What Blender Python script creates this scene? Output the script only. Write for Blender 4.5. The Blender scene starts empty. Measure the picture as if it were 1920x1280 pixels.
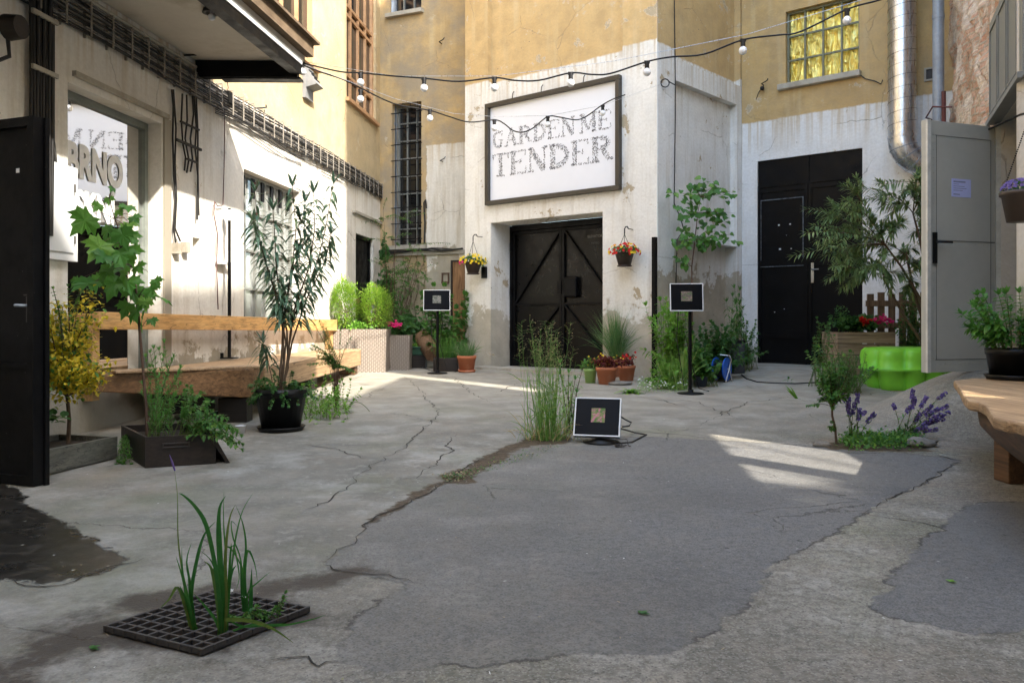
import bpy, math, random
import numpy as np
from mathutils import Vector, Matrix, noise as mnoise
random.seed(7)
S = bpy.context.scene
COL = S.collection
# ------------------------------------------------------------------ camera, sky, sun, exposure
F, CX, HY, CH = 1500.0, 960.0, 600.0, 0.9          # focal (px of a 1920 wide picture), centre, horizon row, eye height
cam_d = bpy.data.cameras.new('camera'); cam = bpy.data.objects.new('camera', cam_d); COL.objects.link(cam)
cam.location = (0, 0, CH); cam.rotation_euler = (math.radians(90), 0, 0)
cam_d.sensor_width = 36; cam_d.lens = F/1920*36; cam_d.shift_y = -40/1920
cam_d.clip_start = 0.05; cam_d.clip_end = 1000
S.camera = cam
SUN = Vector((1.016, -1.10, 1.29)).normalized()
el = math.asin(SUN.z); az = math.atan2(SUN.x, SUN.y)
w = bpy.data.worlds.new('World'); S.world = w; w.use_nodes = True
wn = w.node_tree.nodes; sky = wn.new('ShaderNodeTexSky'); sky.sky_type = 'NISHITA'; sky.sun_disc = False
sky.sun_elevation = el; sky.sun_rotation = az; sky.air_density = 1.0; sky.dust_density = 1.5; sky.ozone_density = 0.8
tint = wn.new('ShaderNodeMix'); tint.data_type = 'RGBA'; tint.blend_type = 'MULTIPLY'; tint.inputs[0].default_value = 1; tint.inputs[7].default_value = (1.0, 1.01, .95, 1)   # colour-corrects the sky light, takes the edge off the blue
w.node_tree.links.new(sky.outputs[0], tint.inputs[6]); w.node_tree.links.new(tint.outputs[2], wn['Background'].inputs[0]); wn['Background'].inputs[1].default_value = 0.15
sd = bpy.data.lights.new('sun', 'SUN'); sd.energy = 1.75; sd.angle = math.radians(0.8); sd.color = (1.0, 0.93, 0.82)
sun = bpy.data.objects.new('sun', sd); COL.objects.link(sun); sun.rotation_euler = (-SUN).to_track_quat('-Z', 'Y').to_euler()
S.view_settings.view_transform = 'Standard'; S.view_settings.look = 'None'; S.view_settings.gamma = 1
S.view_settings.exposure = 2.82
S.render.engine = 'CYCLES'
S.cycles.max_bounces = 6; S.cycles.diffuse_bounces = 4; S.cycles.transparent_max_bounces = 8

# ------------------------------------------------------------------ helpers
def sm(t): t = min(1, max(0, t)); return t*t*(3-2*t)
def zg(x, y):
    z = 0.15*min(1, max(0, (y-4.5)/7.5)) + 0.10*sm((x-2)/2)*sm((y-8)/3)
    dx = (x-4.35)/1.65; dy = (y-6.65)/(1.3 if y < 6.65 else 1.3)
    z += 0.44*sm(1.35*(1-math.sqrt(dx*dx+dy*dy)))
    return z
def at(px, py, Y): return Vector(((px-CX)/F*Y, Y, CH+(HY-py)/F*Y))
def gp(px, py):
    z = 0.0
    for _ in range(30):
        Y = (CH-z)*F/(py-HY); x = (px-CX)/F*Y; z = 0.5*z+0.5*zg(x, Y)
    return Vector((x, Y, zg(x, Y)))
ORG = {}
def tag(o, label=None, cat=None, group=None, kind=None):
    if label: o['label'] = label
    if cat: o['category'] = cat
    if group: o['group'] = group
    if kind: o['kind'] = kind
    return o
def thing(name, label, cat, loc=(0, 0, 0), group=None):
    o = bpy.data.objects.new(name, None); COL.objects.link(o); o.location = loc; o.empty_display_size = 0.1
    ORG[o] = Vector(loc); return tag(o, label, cat, group)
class MB:
    def __init__(s): s.v = []; s.f = []; s.m = []; s.s = []; s.uv = None
    def add(s, vs, fs, mi=0, smooth=False):
        k = len(s.v); s.v += [tuple(v) for v in vs]; s.f += [tuple(i+k for i in f) for f in fs]
        s.m += [mi]*len(fs); s.s += [smooth]*len(fs); return s
    def quad(s, a, b, c, d, mi=0): return s.add([a, b, c, d], [(0, 1, 2, 3)], mi)
    def box(s, c, size, rz=0, mi=0, R=None):
        M = R or Matrix.Rotation(rz, 3, 'Z'); c = Vector(c); h = Vector(size)/2
        vs = [c+M @ Vector((x*h.x, y*h.y, z*h.z)) for x in (-1, 1) for y in (-1, 1) for z in (-1, 1)]
        return s.add(vs, [(0, 1, 3, 2), (4, 6, 7, 5), (0, 4, 5, 1), (2, 3, 7, 6), (0, 2, 6, 4), (1, 5, 7, 3)], mi)
    def beam(s, a, b, w, h, up=(0, 0, 1), mi=0):
        a = Vector(a); b = Vector(b); d = b-a; L = d.length; d.normalize(); u = Vector(up)
        x = d.cross(u)
        if x.length < 1e-4: x = d.cross(Vector((0, 1, 0)))
        x.normalize(); u = x.cross(d)
        return s.box((a+b)/2, (w, L, h), R=Matrix((x, d, u)).transposed(), mi=mi)
    def tube(s, pts, r, n=8, mi=0, cap=True):
        pts = [Vector(p) for p in pts]; N = len(pts); rr = r if isinstance(r, (list, tuple)) else [r]*N
        vs = []; fs = []; ref = None
        for i, p in enumerate(pts):
            d = (pts[min(i+1, N-1)]-pts[max(i-1, 0)]);
            if d.length < 1e-9: d = Vector((0, 0, 1))
            d.normalize()
            if ref is None: ref = d.orthogonal().normalized()
            ref = (ref-d*ref.dot(d))
            if ref.length < 1e-5: ref = d.orthogonal()
            ref.normalize(); b = d.cross(ref)
            for k in range(n):
                a = 2*math.pi*k/n; vs.append(p+(ref*math.cos(a)+b*math.sin(a))*rr[i])
        for i in range(N-1):
            for k in range(n): fs.append((i*n+k, i*n+(k+1) % n, (i+1)*n+(k+1) % n, (i+1)*n+k))
        s.add(vs, fs, mi, True)
        if cap: s.add([vs[k] for k in range(n)], [tuple(range(n))[::-1]], mi); s.add([vs[(N-1)*n+k] for k in range(n)], [tuple(range(n))], mi)
        return s
    def lathe(s, prof, c, n=24, mi=0, smooth=True, fn=None):
        c = Vector(c); vs = []; fs = []
        for (r, z) in prof:
            for k in range(n):
                a = 2*math.pi*k/n; q = fn(a) if fn else 1
                vs.append(c+Vector((r*q*math.cos(a), r*q*math.sin(a), z)))
        for i in range(len(prof)-1):
            for k in range(n): fs.append((i*n+k, i*n+(k+1) % n, (i+1)*n+(k+1) % n, (i+1)*n+k))
        return s.add(vs, fs, mi, smooth)
    def prism(s, poly, z0, z1, mi=0):
        n = len(poly); vs = [(p[0], p[1], z0) for p in poly]+[(p[0], p[1], z1) for p in poly]
        fs = [tuple(range(n))[::-1], tuple(range(n, 2*n))]+[(i, (i+1) % n, n+(i+1) % n, n+i) for i in range(n)]
        return s.add(vs, fs, mi)
    def ball(s, c, r, n=10, m=7, mi=0, sc=(1, 1, 1), jit=0):
        c = Vector(c); vs = []; fs = []
        for i in range(m+1):
            t = math.pi*i/m
            for k in range(n):
                a = 2*math.pi*k/n; d = Vector((math.sin(t)*math.cos(a)*sc[0], math.sin(t)*math.sin(a)*sc[1], math.cos(t)*sc[2]))
                q = 1+(jit*mnoise.noise(d*2.3+c*7) if jit else 0); vs.append(c+d*r*q)
        for i in range(m):
            for k in range(n): fs.append((i*n+k, (i+1)*n+k, (i+1)*n+(k+1) % n, i*n+(k+1) % n))
        return s.add(vs, fs, mi, True)
    def build(s, name, mats, parent=None, bevel=0):
        org = ORG.get(parent, Vector((0, 0, 0))) if parent else Vector((0, 0, 0))
        me = bpy.data.meshes.new(name)
        me.from_pydata([(v[0]-org.x, v[1]-org.y, v[2]-org.z) for v in s.v], [], s.f)
        for m in (mats if isinstance(mats, (list, tuple)) else [mats]): me.materials.append(m)
        me.polygons.foreach_set('material_index', s.m); me.polygons.foreach_set('use_smooth', s.s)
        if s.uv:
            l = me.uv_layers.new(name='UVMap'); 
            for p in me.polygons:
                for li, vi in zip(p.loop_indices, p.vertices): l.data[li].uv = s.uv[vi]
        me.update()
        o = bpy.data.objects.new(name, me); COL.objects.link(o)
        if parent: o.parent = parent; 
        ORG[o] = org
        if bevel:
            b = o.modifiers.new('bevel', 'BEVEL'); b.width = bevel; b.segments = 2; b.limit_method = 'ANGLE'
        return o
def topmesh(mb, name, mats, label, cat, group=None, kind=None, bevel=0):
    """one-mesh thing, origin at the lowest centre of its verts"""
    vs = mb.v; x = sum(v[0] for v in vs)/len(vs); y = sum(v[1] for v in vs)/len(vs); z = min(v[2] for v in vs)
    e = Vector((x, y, z)); mb.v = [(v[0]-x, v[1]-y, v[2]-z) for v in vs]
    o = mb.build(name, mats, None, bevel); o.location = e; ORG[o] = e
    return tag(o, label, cat, group, kind)

# ------------------------------------------------------------------ materials
class NT:
    def __init__(s, name):
        s.mat = bpy.data.materials.new(name); s.mat.use_nodes = True; s.t = s.mat.node_tree; s.n = s.t.nodes
        s.b = s.n['Principled BSDF']; s.out = s.n['Material Output']
    def L(s, a, b): s.t.links.new(a, b)
    def put(s, sock, v):
        if isinstance(v, bpy.types.NodeSocket): s.L(v, sock)
        elif isinstance(v, (tuple, list)) and len(v) == 3 and sock.type == 'RGBA': sock.default_value = (*v, 1)
        else: sock.default_value = v
    def co(s, kind='Object'):
        return s.n.new('ShaderNodeTexCoord').outputs[kind]
    def mapv(s, v, sc=(1, 1, 1), loc=(0, 0, 0)):
        m = s.n.new('ShaderNodeMapping'); s.L(v, m.inputs[0]); m.inputs['Scale'].default_value = sc; m.inputs['Location'].default_value = loc; return m.outputs[0]
    def noise(s, v, scale, detail=4, rough=.55, dist=0, col=False):
        n = s.n.new('ShaderNodeTexNoise'); s.L(v, n.inputs['Vector']); n.inputs['Scale'].default_value = scale
        n.inputs['Detail'].default_value = detail; n.inputs['Roughness'].default_value = rough; n.inputs['Distortion'].default_value = dist
        return n.outputs[1 if col else 0]
    def voro(s, v, scale, feat='F1', out=0):
        n = s.n.new('ShaderNodeTexVoronoi'); n.feature = feat; s.L(v, n.inputs['Vector']); n.inputs['Scale'].default_value = scale; return n.outputs[out]
    def m(s, op, a, b=0, c=None):
        n = s.n.new('ShaderNodeMath'); n.operation = op; s.put(n.inputs[0], a); s.put(n.inputs[1], b)
        if c is not None: s.put(n.inputs[2], c)
        return n.outputs[0]
    def rng(s, v, a, b, c=0, d=1):
        n = s.n.new('ShaderNodeMapRange'); s.put(n.inputs[0], v); n.inputs[1].default_value = a; n.inputs[2].default_value = b
        n.inputs[3].default_value = c; n.inputs[4].default_value = d; return n.outputs[0]
    def mix(s, f, a, b, mode='MIX'):
        n = s.n.new('ShaderNodeMix'); n.data_type = 'RGBA'; n.blend_type = mode; s.put(n.inputs[0], f); s.put(n.inputs[6], a); s.put(n.inputs[7], b); return n.outputs[2]
    def attr(s, name):
        n = s.n.new('ShaderNodeAttribute'); n.attribute_name = name; return n.outputs['Fac']
    def xyz(s, v):
        n = s.n.new('ShaderNodeSeparateXYZ'); s.L(v, n.inputs[0]); return n.outputs
    def bump(s, h, st=.3, d=.01, prev=None):
        n = s.n.new('ShaderNodeBump'); n.inputs['Strength'].default_value = st; n.inputs['Distance'].default_value = d; s.L(h, n.inputs['Height'])
        if prev: s.L(prev, n.inputs['Normal'])
        return n.outputs[0]
    def fin(s, col=None, rough=None, metal=None, nrm=None, spec=None):
        if col is not None: s.put(s.b.inputs['Base Color'], col)
        if rough is not None: s.put(s.b.inputs['Roughness'], rough)
        if metal is not None: s.put(s.b.inputs['Metallic'], metal)
        if nrm is not None: s.L(nrm, s.b.inputs['Normal'])
        if spec is not None: s.b.inputs['Specular IOR Level'].default_value = spec
        return s.mat
def plain(name, col, rough=.6, metal=0, var=.25, scale=8, bump=.15, spec=None, dirt=None):
    t = NT(name); v = t.co(); a = t.noise(v, scale, 5); b = t.noise(v, scale*7, 4)
    f = t.m('ADD', t.m('MULTIPLY', a, .7), t.m('MULTIPLY', b, .3))
    c = t.mix(t.rng(f, .3, .7), tuple(x*(1-var) for x in col), tuple(min(1, x*(1+var)) for x in col))
    if dirt: c = t.mix(t.rng(t.noise(v, scale*.6, 6, .7), .52, .7), c, dirt)
    return t.fin(c, t.rng(f, .3, .7, max(.03, rough-.1), min(1, rough+.1)), metal, t.bump(b, bump, .004), spec)
def leafmat(name, c1, c2, c3=None, trans=.35, rough=.45):
    if not any(q in name for q in ('petal', 'litter', 'dry', 'red_leaf', 'yellow', 'thuja')): c1, c2, c3 = [tuple(x*1.4 for x in c) if c else None for c in (c1, c2, c3)]
    t = NT(name); g = t.n.new('ShaderNodeNewGeometry'); r = g.outputs['Random Per Island']
    c = t.mix(r, c1, c2)
    if c3: c = t.mix(t.rng(t.m('FRACT', t.m('MULTIPLY', r, 7.3)), .8, .95), c, c3)
    c = t.mix(t.rng(t.noise(t.co(), 60, 2), .35, .65, 0, .35), c, tuple(x*.55 for x in c1))
    t.fin(c, rough, 0, None, .35)
    tr = t.n.new('ShaderNodeBsdfTranslucent'); s2 = t.mix(.5, c, tuple(min(1, x*1.5+.01) for x in c2)); t.L(s2, tr.inputs[0])
    mx = t.n.new('ShaderNodeMixShader'); mx.inputs[0].default_value = trans; t.L(t.b.outputs[0], mx.inputs[1]); t.L(tr.outputs[0], mx.inputs[2]); t.L(mx.outputs[0], t.out.inputs[0])
    return t.mat
def woodmat(name, c1, c2, axis=0, scale=1, rough=.55, knots=True, bump=.25):
    t = NT(name); sc = [14*scale]*3; sc[axis] = .9*scale; v = t.mapv(t.co(), tuple(sc))
    a = t.noise(v, 1.3, 6, .6, 1.2); b = t.noise(v, 5, 4)
    f = t.m('ADD', t.m('MULTIPLY', a, .75), t.m('MULTIPLY', b, .25))
    c = t.mix(t.rng(f, .35, .65), c1, c2)
    if knots:
        k = t.voro(t.mapv(t.co(), (2.2, 2.2, 9)), 1.0); c = t.mix(t.rng(k, .05, .11, .8, 0), c, tuple(x*.35 for x in c1))
    sc2 = [60*scale]*3; sc2[axis] = 1.2*scale; g2 = t.noise(t.mapv(t.co(), tuple(sc2)), 1.0, 5, .7); c = t.mix(t.rng(g2, .46, .66, 0, .7), c, tuple(x*.45 for x in c1))
    sc3 = [22*scale]*3; sc3[axis] = .5*scale; g3 = t.noise(t.mapv(t.co(), tuple(sc3), (3, 3, 3)), 1.0, 2, .5); c = t.mix(t.rng(t.m('ABSOLUTE', t.m('SUBTRACT', g3, .5)), .002, .008, .75, 0), c, tuple(x*.2 for x in c1))
    c = t.mix(t.rng(t.noise(t.co(), 3, 5), .5, .75, 0, .45), c, tuple(x*.6 for x in c1))
    return t.fin(c, rough, 0, t.bump(f, bump, .006))
def plaster(name, top=4.7, smin=None, smin_mode='white', damp=1.2, white=(.66, .63, .58), yel=(.56, .37, .13), tan=(.40, .34, .24), peel=.5, grime=.5, split=None, greyel=0):
    """UV in metres: u along the wall, v height"""
    t = NT(name); uv = t.co('UV'); x, z, _ = t.xyz(uv)
    big = t.noise(uv, .8, 5, .6); mid = t.noise(uv, 3.2, 6, .62); fine = t.noise(uv, 28, 5, .6); strk = t.noise(t.mapv(uv, (5, .35, 1)), 1.6, 5, .6)
    y = t.mix(t.rng(mid, .35, .68), tuple(c*.82 for c in yel), tuple(min(1, c*1.12) for c in yel))
    y = t.mix(t.rng(strk, .52, .72, 0, .5), y, (.62, .5, .3)); y = t.mix(t.rng(big, .5, .7, 0, .45), y, (.40, .25, .09))
    y = t.mix(t.rng(t.noise(uv, 2.3, 8, .75), .60, .66, 0, .75), y, (.58, .50, .36))
    if greyel: y = t.mix(t.rng(t.noise(uv, 1.1, 8, .7), .40, .58, 0, greyel), y, (.30, .26, .20))
    w_ = t.mix(t.rng(mid, .3, .7), white, tuple(c*.88 for c in white))
    w_ = t.mix(t.rng(strk, .50, .72, 0, grime), w_, (.50, .43, .32)); w_ = t.mix(t.rng(big, .52, .75, 0, grime*.6), w_, (.52, .48, .42))
    edge = t.m('ADD', z, t.rng(t.noise(uv, 5, 6, .7), .2, .8, -.022, .022))
    isy = t.rng(edge, top-.012, top+.012)
    if smin is not None:
        g = t.rng(t.m('ADD', x, t.rng(t.noise(uv, 3, 6, .7), .2, .8, -.05, .05)), smin-.01, smin+.01)
        if smin_mode == 'white': isy = t.m('MAXIMUM', isy, t.m('SUBTRACT', 1, g))          # white only right of smin
        else: isy = t.m('MULTIPLY', isy, g)                                               # yellow only right of smin
        if smin_mode != 'white': isy = t.m('MAXIMUM', isy, t.rng(z, 3.95, 3.97))
    # run-off stains below the colour edge
    run = t.m('MULTIPLY', t.rng(z, top-.55, top, 0, 1), t.rng(t.noise(t.mapv(uv, (11, .3, 1)), 1.5, 4), .47, .63, 0, .75))
    w_ = t.mix(run, w_, (.50, .37, .20))
    c = t.mix(isy, w_, y)
    dz = t.m('ADD', z, t.rng(t.noise(uv, 1.7, 7, .68), .25, .75, -.55, .55))
    dm = t.rng(dz, damp-.03, damp+.05, 1, 0)
    tn = t.mix(t.rng(mid, .35, .65), tan, tuple(q*.72 for q in tan)); tn = t.mix(t.rng(z, .1, .7, .55, 0), tn, (.19, .18, .15))
    c = t.mix(t.m('MULTIPLY', dm, .85), c, tn)
    pn = t.noise(uv, 1.9, 9, .72, .3); pl = t.rng(pn, .71-peel*.1, .72-peel*.1)
    c = t.mix(pl, c, (.46, .38, .26)); rim = t.m('MULTIPLY', t.rng(pn, .695-peel*.1, .71-peel*.1), t.m('SUBTRACT', 1, pl)); c = t.mix(t.m('MULTIPLY', rim, .55), c, (.75, .70, .62))
    sp = t.m('MULTIPLY', t.rng(t.voro(uv, 9), .06, .03 if False else .10, 1, 0), t.rng(t.noise(uv, 2.5, 3), .56, .62)); c = t.mix(t.m('MULTIPLY', sp, .8), c, (.14, .12, .1))
    cr = t.voro(t.mix(.12, uv, t.noise(uv, 4, 4, .6, 0, True)), 1.1, 'DISTANCE_TO_EDGE'); cr2 = t.m('MULTIPLY', t.rng(cr, .001, .006, 1, 0), t.rng(big, .5, .56)); c = t.mix(t.m('MULTIPLY', cr2, .45), c, (.2, .17, .13))
    c = t.mix(t.rng(fine, .3, .7, 0, .18), c, (.25, .21, .15))
    h = t.m('ADD', t.m('ADD', t.m('MULTIPLY', mid, .7), t.m('MULTIPLY', fine, .25)), t.m('MULTIPLY', t.m('ADD', pl, t.m('MULTIPLY', dm, .4)), -.35))
    h = t.m('SUBTRACT', h, t.m('MULTIPLY', cr2, .4))
    return t.fin(c, .88, 0, t.bump(h, .55, .035), .25)

def blackmetal(name, base, scuff, rough=.42, spec=.16):
    t = NT(name); v = t.co(); a = t.noise(v, 4, 5, .6); s1 = t.noise(t.mapv(v, (9, 9, .7)), 3, 6, .75); s2 = t.noise(v, 26, 4, .7); s3 = t.voro(v, 14)
    c = t.mix(t.rng(a, .35, .65), base, tuple(x*1.9 for x in base)); c = t.mix(t.rng(s1, .58, .72, 0, .55), c, scuff); c = t.mix(t.rng(t.m('MULTIPLY', s2, a), .34, .42, 0, .8), c, tuple(x*1.6 for x in scuff))
    c = t.mix(t.rng(s3, .03, .07, .9, 0), c, tuple(x*6 for x in scuff)); c = t.mix(t.rng(t.m('ADD', t.xyz(v)[2], t.rng(a, .3, .7, -.1, .1)), .0, .45, .35, 0), c, tuple(x*2 for x in scuff))
    return t.fin(c, t.rng(t.noise(v, 7, 6, .7), .35, .65, rough-.12, rough+.15), 0, t.bump(t.m('ADD', t.m('MULTIPLY', a, 1.0), t.m('MULTIPLY', s2, .12)), .25, .012), spec)
M = {}
M['steel_black'] = blackmetal('black_painted_steel', (.0022, .0022, .0026), (.008, .0078, .0075), .45, .14)
M['steel_gate'] = blackmetal('worn_black_gate_paint', (.0032, .0029, .0027), (.014, .009, .006), .36, .20)
M['black'] = plain('black_plastic', (.005, .005, .0055), .42, 0, .25, 8, .15, .3)
M['rubber'] = plain('black_rubber_cable', (.008, .007, .0065), .6)
M['cable_grey'] = plain('weathered_cable', (.022, .019, .016), .7, 0, .5, 20)
M['white_paint'] = plain('white_painted_metal', (.62, .63, .64), .45, 0, .06, 3)
M['alu'] = plain('white_plastic_bezel', (.74, .75, .77), .35, 0, .04)
M['grey_door'] = plain('grey_beige_door_paint', (.45, .435, .375), .42, 0, .08, 2.5, .08)
M['grey_frame'] = plain('grey_frame_paint', (.20, .205, .19), .45, 0, .15, 3, .1)
M['zinc'] = plain('zinc_downpipe', (.27, .31, .36), .45, .15, .2, 5, .1, None, (.18, .20, .23))
M['rust'] = plain('rusty_steel', (.12, .07, .045), .8, 0, .5, 14, .4)
M['redoxide'] = plain('red_oxide_pipe', (.10, .022, .018), .6, 0, .3)
M['pine'] = woodmat('light_pine', (.55, .30, .11), (.74, .47, .21), 1, .8)
M['pine_x'] = woodmat('light_pine_rail', (.58, .31, .10), (.76, .46, .19), 1, .7)
M['oak'] = woodmat('oiled_old_beam', (.065, .032, .014), (.18, .090, .038), 1, .9)
M['oak_top'] = woodmat('live_edge_top', (.34, .205, .105), (.62, .42, .235), 1, 1.0)
M['oak_x'] = woodmat('oiled_end_beam', (.15, .072, .026), (.36, .19, .078), 0, .8)
M['dark_wood'] = woodmat('dark_wooden_crate', (.009, .006, .004), (.028, .017, .011), 0, 1.2)
M['grey_wood'] = woodmat('weathered_grey_wood', (.085, .085, .07), (.16, .155, .125), 1, 1)
M['crate_wood'] = woodmat('rough_crate_board', (.24, .17, .11), (.44, .34, .25), 0, 1)
M['pallet_wood'] = woodmat('pallet_board', (.12, .07, .04), (.26, .17, .10), 2, 1)
M['brown_frame'] = plain('ochre_brown_window_frame', (.50, .29, .15), .6, 0, .25, 8, .2)
M['soil'] = plain('potting_soil', (.030, .022, .015), .95, 0, .6, 30, .8)
M['terracotta'] = plain('terracotta_pot', (.46, .15, .065), .75, 0, .15, 6, .15, None, (.5, .24, .15))
M['green_pot'] = plain('pale_green_ceramic', (.30, .47, .13), .4, 0, .1)
M['blue'] = plain('blue_plastic', (.005, .10, .52), .35, 0, .15)
M['brown_pot'] = plain('brown_plastic_basket', (.055, .038, .03), .5, 0, .15)
M['lime'] = plain('lime_green_plastic', (.22, .66, .045), .42, 0, .10, 3, .05, None, (.17, .55, .04))
M['bulb'] = plain('opal_bulb', (.82, .83, .85), .18, 0, .02)
M['glass_dark'] = plain('dark_window_glass', (.008, .009, .010), .07, 0, .4, 2, .02, .8)
M['paper'] = plain('paper_notice', (.52, .54, .84), .8, 0, .03)
M['ink'] = plain('printed_ink', (.06, .06, .07), .8)
M['ink_soft'] = plain('grey_ink_leaves', (.17, .17, .18), .8, 0, .5)
M['letter'] = plain('white_window_lettering', (.85, .85, .85), .6, 0, .03)
M['poster'] = plain('white_poster', (.74, .76, .81), .45, 0, .03, 1.2, .02)
M['frame_brown'] = plain('sign_frame_bronze', (.045, .038, .028), .5, 0, .3)
M['stone'] = plain('rough_stone', (.22, .20, .17), .9, 0, .35, 9, .9)
M['iron'] = plain('cast_iron', (.055, .049, .045), .6, .25, .3, 14, .4)
M['pit'] = plain('dark_hollow', (.006, .005, .005), .5, 0, .5, 20, .5)  # near-black, stands for unlit depth under the grate and in the vent hole
M['log'] = woodmat('cut_log', (.12, .06, .03), (.26, .15, .08), 2, 2)
M['bark'] = plain('bark', (.10, .065, .04), .9, 0, .4, 30, .6)
M['stem_green'] = plain('green_stem', (.10, .14, .035), .7, 0, .3)
M['stem_red'] = plain('brown_stem', (.10, .055, .035), .8, 0, .3, 25, .4)
M['concrete'] = plain('pale_concrete_trim', (.40, .37, .31), .9, 0, .2, 5, .4, .2, (.28, .24, .18))
M['interior'] = plain('interior_wall', (.66, .68, .64), .9, 0, .05)
M['curtain'] = plain('pale_curtain', (.22, .22, .26), .9, 0, .05)
M['board'] = woodmat('old_orange_board', (.16, .07, .025), (.42, .22, .09), 2, 1.3)
# leaves
LM = {}
LM['maple'] = leafmat('maple_leaf', (.036, .120, .020), (.095, .23, .034), (.14, .26, .04))
LM['oleander'] = leafmat('oleander_leaf', (.048, .10, .060), (.12, .20, .12), (.19, .26, .12), .2, .38)
LM['oleander2'] = leafmat('oleander_leaf_olive', (.065, .12, .045), (.16, .23, .085), (.26, .31, .12), .2, .35)
LM['thuja'] = leafmat('thuja_scale', (.13, .30, .030), (.33, .50, .06), (.42, .52, .10), .3)
LM['thuja_dry'] = leafmat('thuja_dry', (.25, .15, .06), (.36, .26, .10), None, .2)
LM['herb'] = leafmat('herb_leaf', (.050, .15, .028), (.10, .25, .045))
LM['dark'] = leafmat('dark_leaf', (.026, .082, .022), (.06, .15, .036), (.09, .20, .04))
LM['mid'] = leafmat('mid_green_leaf', (.035, .11, .022), (.085, .20, .038), (.14, .25, .04))
LM['lime'] = leafmat('fresh_green_leaf', (.075, .19, .022), (.16, .32, .045), (.24, .36, .06))
LM['yellow'] = leafmat('yellow_leaf', (.68, .48, .03), (.82, .64, .06), (.24, .34, .04), .3)
LM['grass'] = leafmat('grass_blade', (.09, .20, .04), (.19, .34, .08), (.36, .38, .14), .3)
LM['grass_d'] = leafmat('grass_blade_cool', (.045, .12, .035), (.10, .20, .06), (.24, .26, .12), .3)
LM['iris'] = leafmat('iris_blade', (.016, .085, .018), (.045, .17, .030), (.13, .15, .03), .3, .35)
LM['straw'] = leafmat('dry_grass', (.38, .30, .12), (.55, .46, .22), (.20, .26, .07), .25)
LM['redleaf'] = leafmat('purple_red_leaf', (.09, .012, .018), (.22, .045, .04), (.42, .22, .03), .25)
LM['pink'] = leafmat('pink_petal', (.70, .01, .15), (.85, .04, .28), None, .25)
LM['red'] = leafmat('red_petal', (.55, .006, .008), (.78, .02, .015), None, .2)
LM['yellowfl'] = leafmat('yellow_petal', (.85, .58, .01), (.92, .72, .03), None, .2)
LM['purple'] = leafmat('purple_petal', (.10, .065, .26), (.22, .15, .42), None, .2)
LM['whitefl'] = leafmat('white_petal', (.7, .7, .66), (.85, .85, .8), None, .2)
LM['litter'] = leafmat('dry_leaf_litter', (.20, .14, .07), (.45, .36, .22), (.10, .16, .04), .1)

def brickmat():
    t = NT('crumbling_brick'); uv = t.co('UV'); warp = t.mix(.035, uv, t.noise(uv, 5, 4, .6, 0, True))
    b = t.n.new('ShaderNodeTexBrick'); t.L(warp, b.inputs['Vector']); b.inputs['Scale'].default_value = 1
    for k, v in (('Color1', (.60, .33, .21, 1)), ('Color2', (.74, .48, .34, 1)), ('Mortar', (.58, .48, .36, 1))): b.inputs[k].default_value = v
    b.inputs['Mortar Size'].default_value = .013; b.inputs['Brick Width'].default_value = .29; b.inputs['Row Height'].default_value = .077; b.inputs['Mortar Smooth'].default_value = .3
    n1 = t.noise(uv, 1.7, 8, .7); n2 = t.noise(uv, 9, 6, .65); n3 = t.noise(uv, 40, 4)
    c = t.mix(t.rng(n2, .42, .7, 0, .6), b.outputs[0], (.66, .50, .36))
    c = t.mix(t.rng(n1, .485, .53, 0, .9), c, t.mix(t.rng(n2, .4, .6), (.72, .57, .42), (.88, .77, .62)))
    c = t.mix(t.rng(t.noise(uv, 3.3, 8, .75), .58, .66, 0, .8), c, (.20, .12, .07)); c = t.mix(t.rng(n3, .45, .7, 0, .3), c, (.12, .07, .05))
    h = t.m('ADD', t.m('MULTIPLY', n2, .8), t.m('ADD', t.m('MULTIPLY', b.outputs[1], -.6), t.m('ADD', n1, t.m('MULTIPLY', n3, .25))))
    return t.fin(c, .95, 0, t.bump(h, 1.0, .07), .15)
M['brick'] = brickmat()
def foilmat():
    t = NT('gold_foil'); v = t.co(); vv = t.mapv(v, (3.2, 3.2, .55)); a = t.noise(vv, 5, 5, .6, 1.2); b = t.voro(t.mapv(v, (7, 7, 3)), 2.2, 'F1')
    h = t.m('ADD', a, t.m('MULTIPLY', b, .45)); c = t.mix(t.rng(a, .35, .65), (.95, .72, .14), (1.0, .88, .34))
    return t.fin(c, .30, .85, t.bump(h, .9, .06))
M['foil'] = foilmat()
def ductmat():
    t = NT('galvanised_duct'); v = t.co(); a = t.noise(v, 5, 5); b = t.noise(t.mapv(v, (20, 20, 2)), 3, 3)
    return t.fin(t.mix(t.rng(a, .3, .7), (.48, .49, .51), (.66, .67, .69)), t.rng(b, .3, .7, .22, .40), .95, t.bump(b, .15, .003))
M['duct'] = ductmat()
def wickermat():
    t = NT('woven_wicker'); uv = t.co('UV')
    ww = t.n.new('ShaderNodeTexWave'); ww.wave_type = 'BANDS'; ww.bands_direction = 'Y'; ww.inputs['Scale'].default_value = 16
    x, z, _ = t.xyz(uv); ph = t.m('MULTIPLY', t.m('GREATER_THAN', t.m('FRACT', t.m('MULTIPLY', x, 16)), .5), .0098)
    cb = t.n.new('ShaderNodeCombineXYZ'); t.L(x, cb.inputs[0]); t.L(t.m('ADD', z, ph), cb.inputs[1]); t.L(cb.outputs[0], ww.inputs['Vector'])
    wx = t.m('ABSOLUTE', t.m('SUBTRACT', t.m('FRACT', t.m('MULTIPLY', x, 32)), .5)); h = t.m('ADD', ww.outputs[1], t.m('MULTIPLY', wx, -.9))
    c = t.mix(t.rng(h, -.1, .6), (.10, .075, .055), (.47, .40, .33))
    return t.fin(c, .55, 0, t.bump(h, .8, .01))
M['wicker'] = wickermat()

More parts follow.
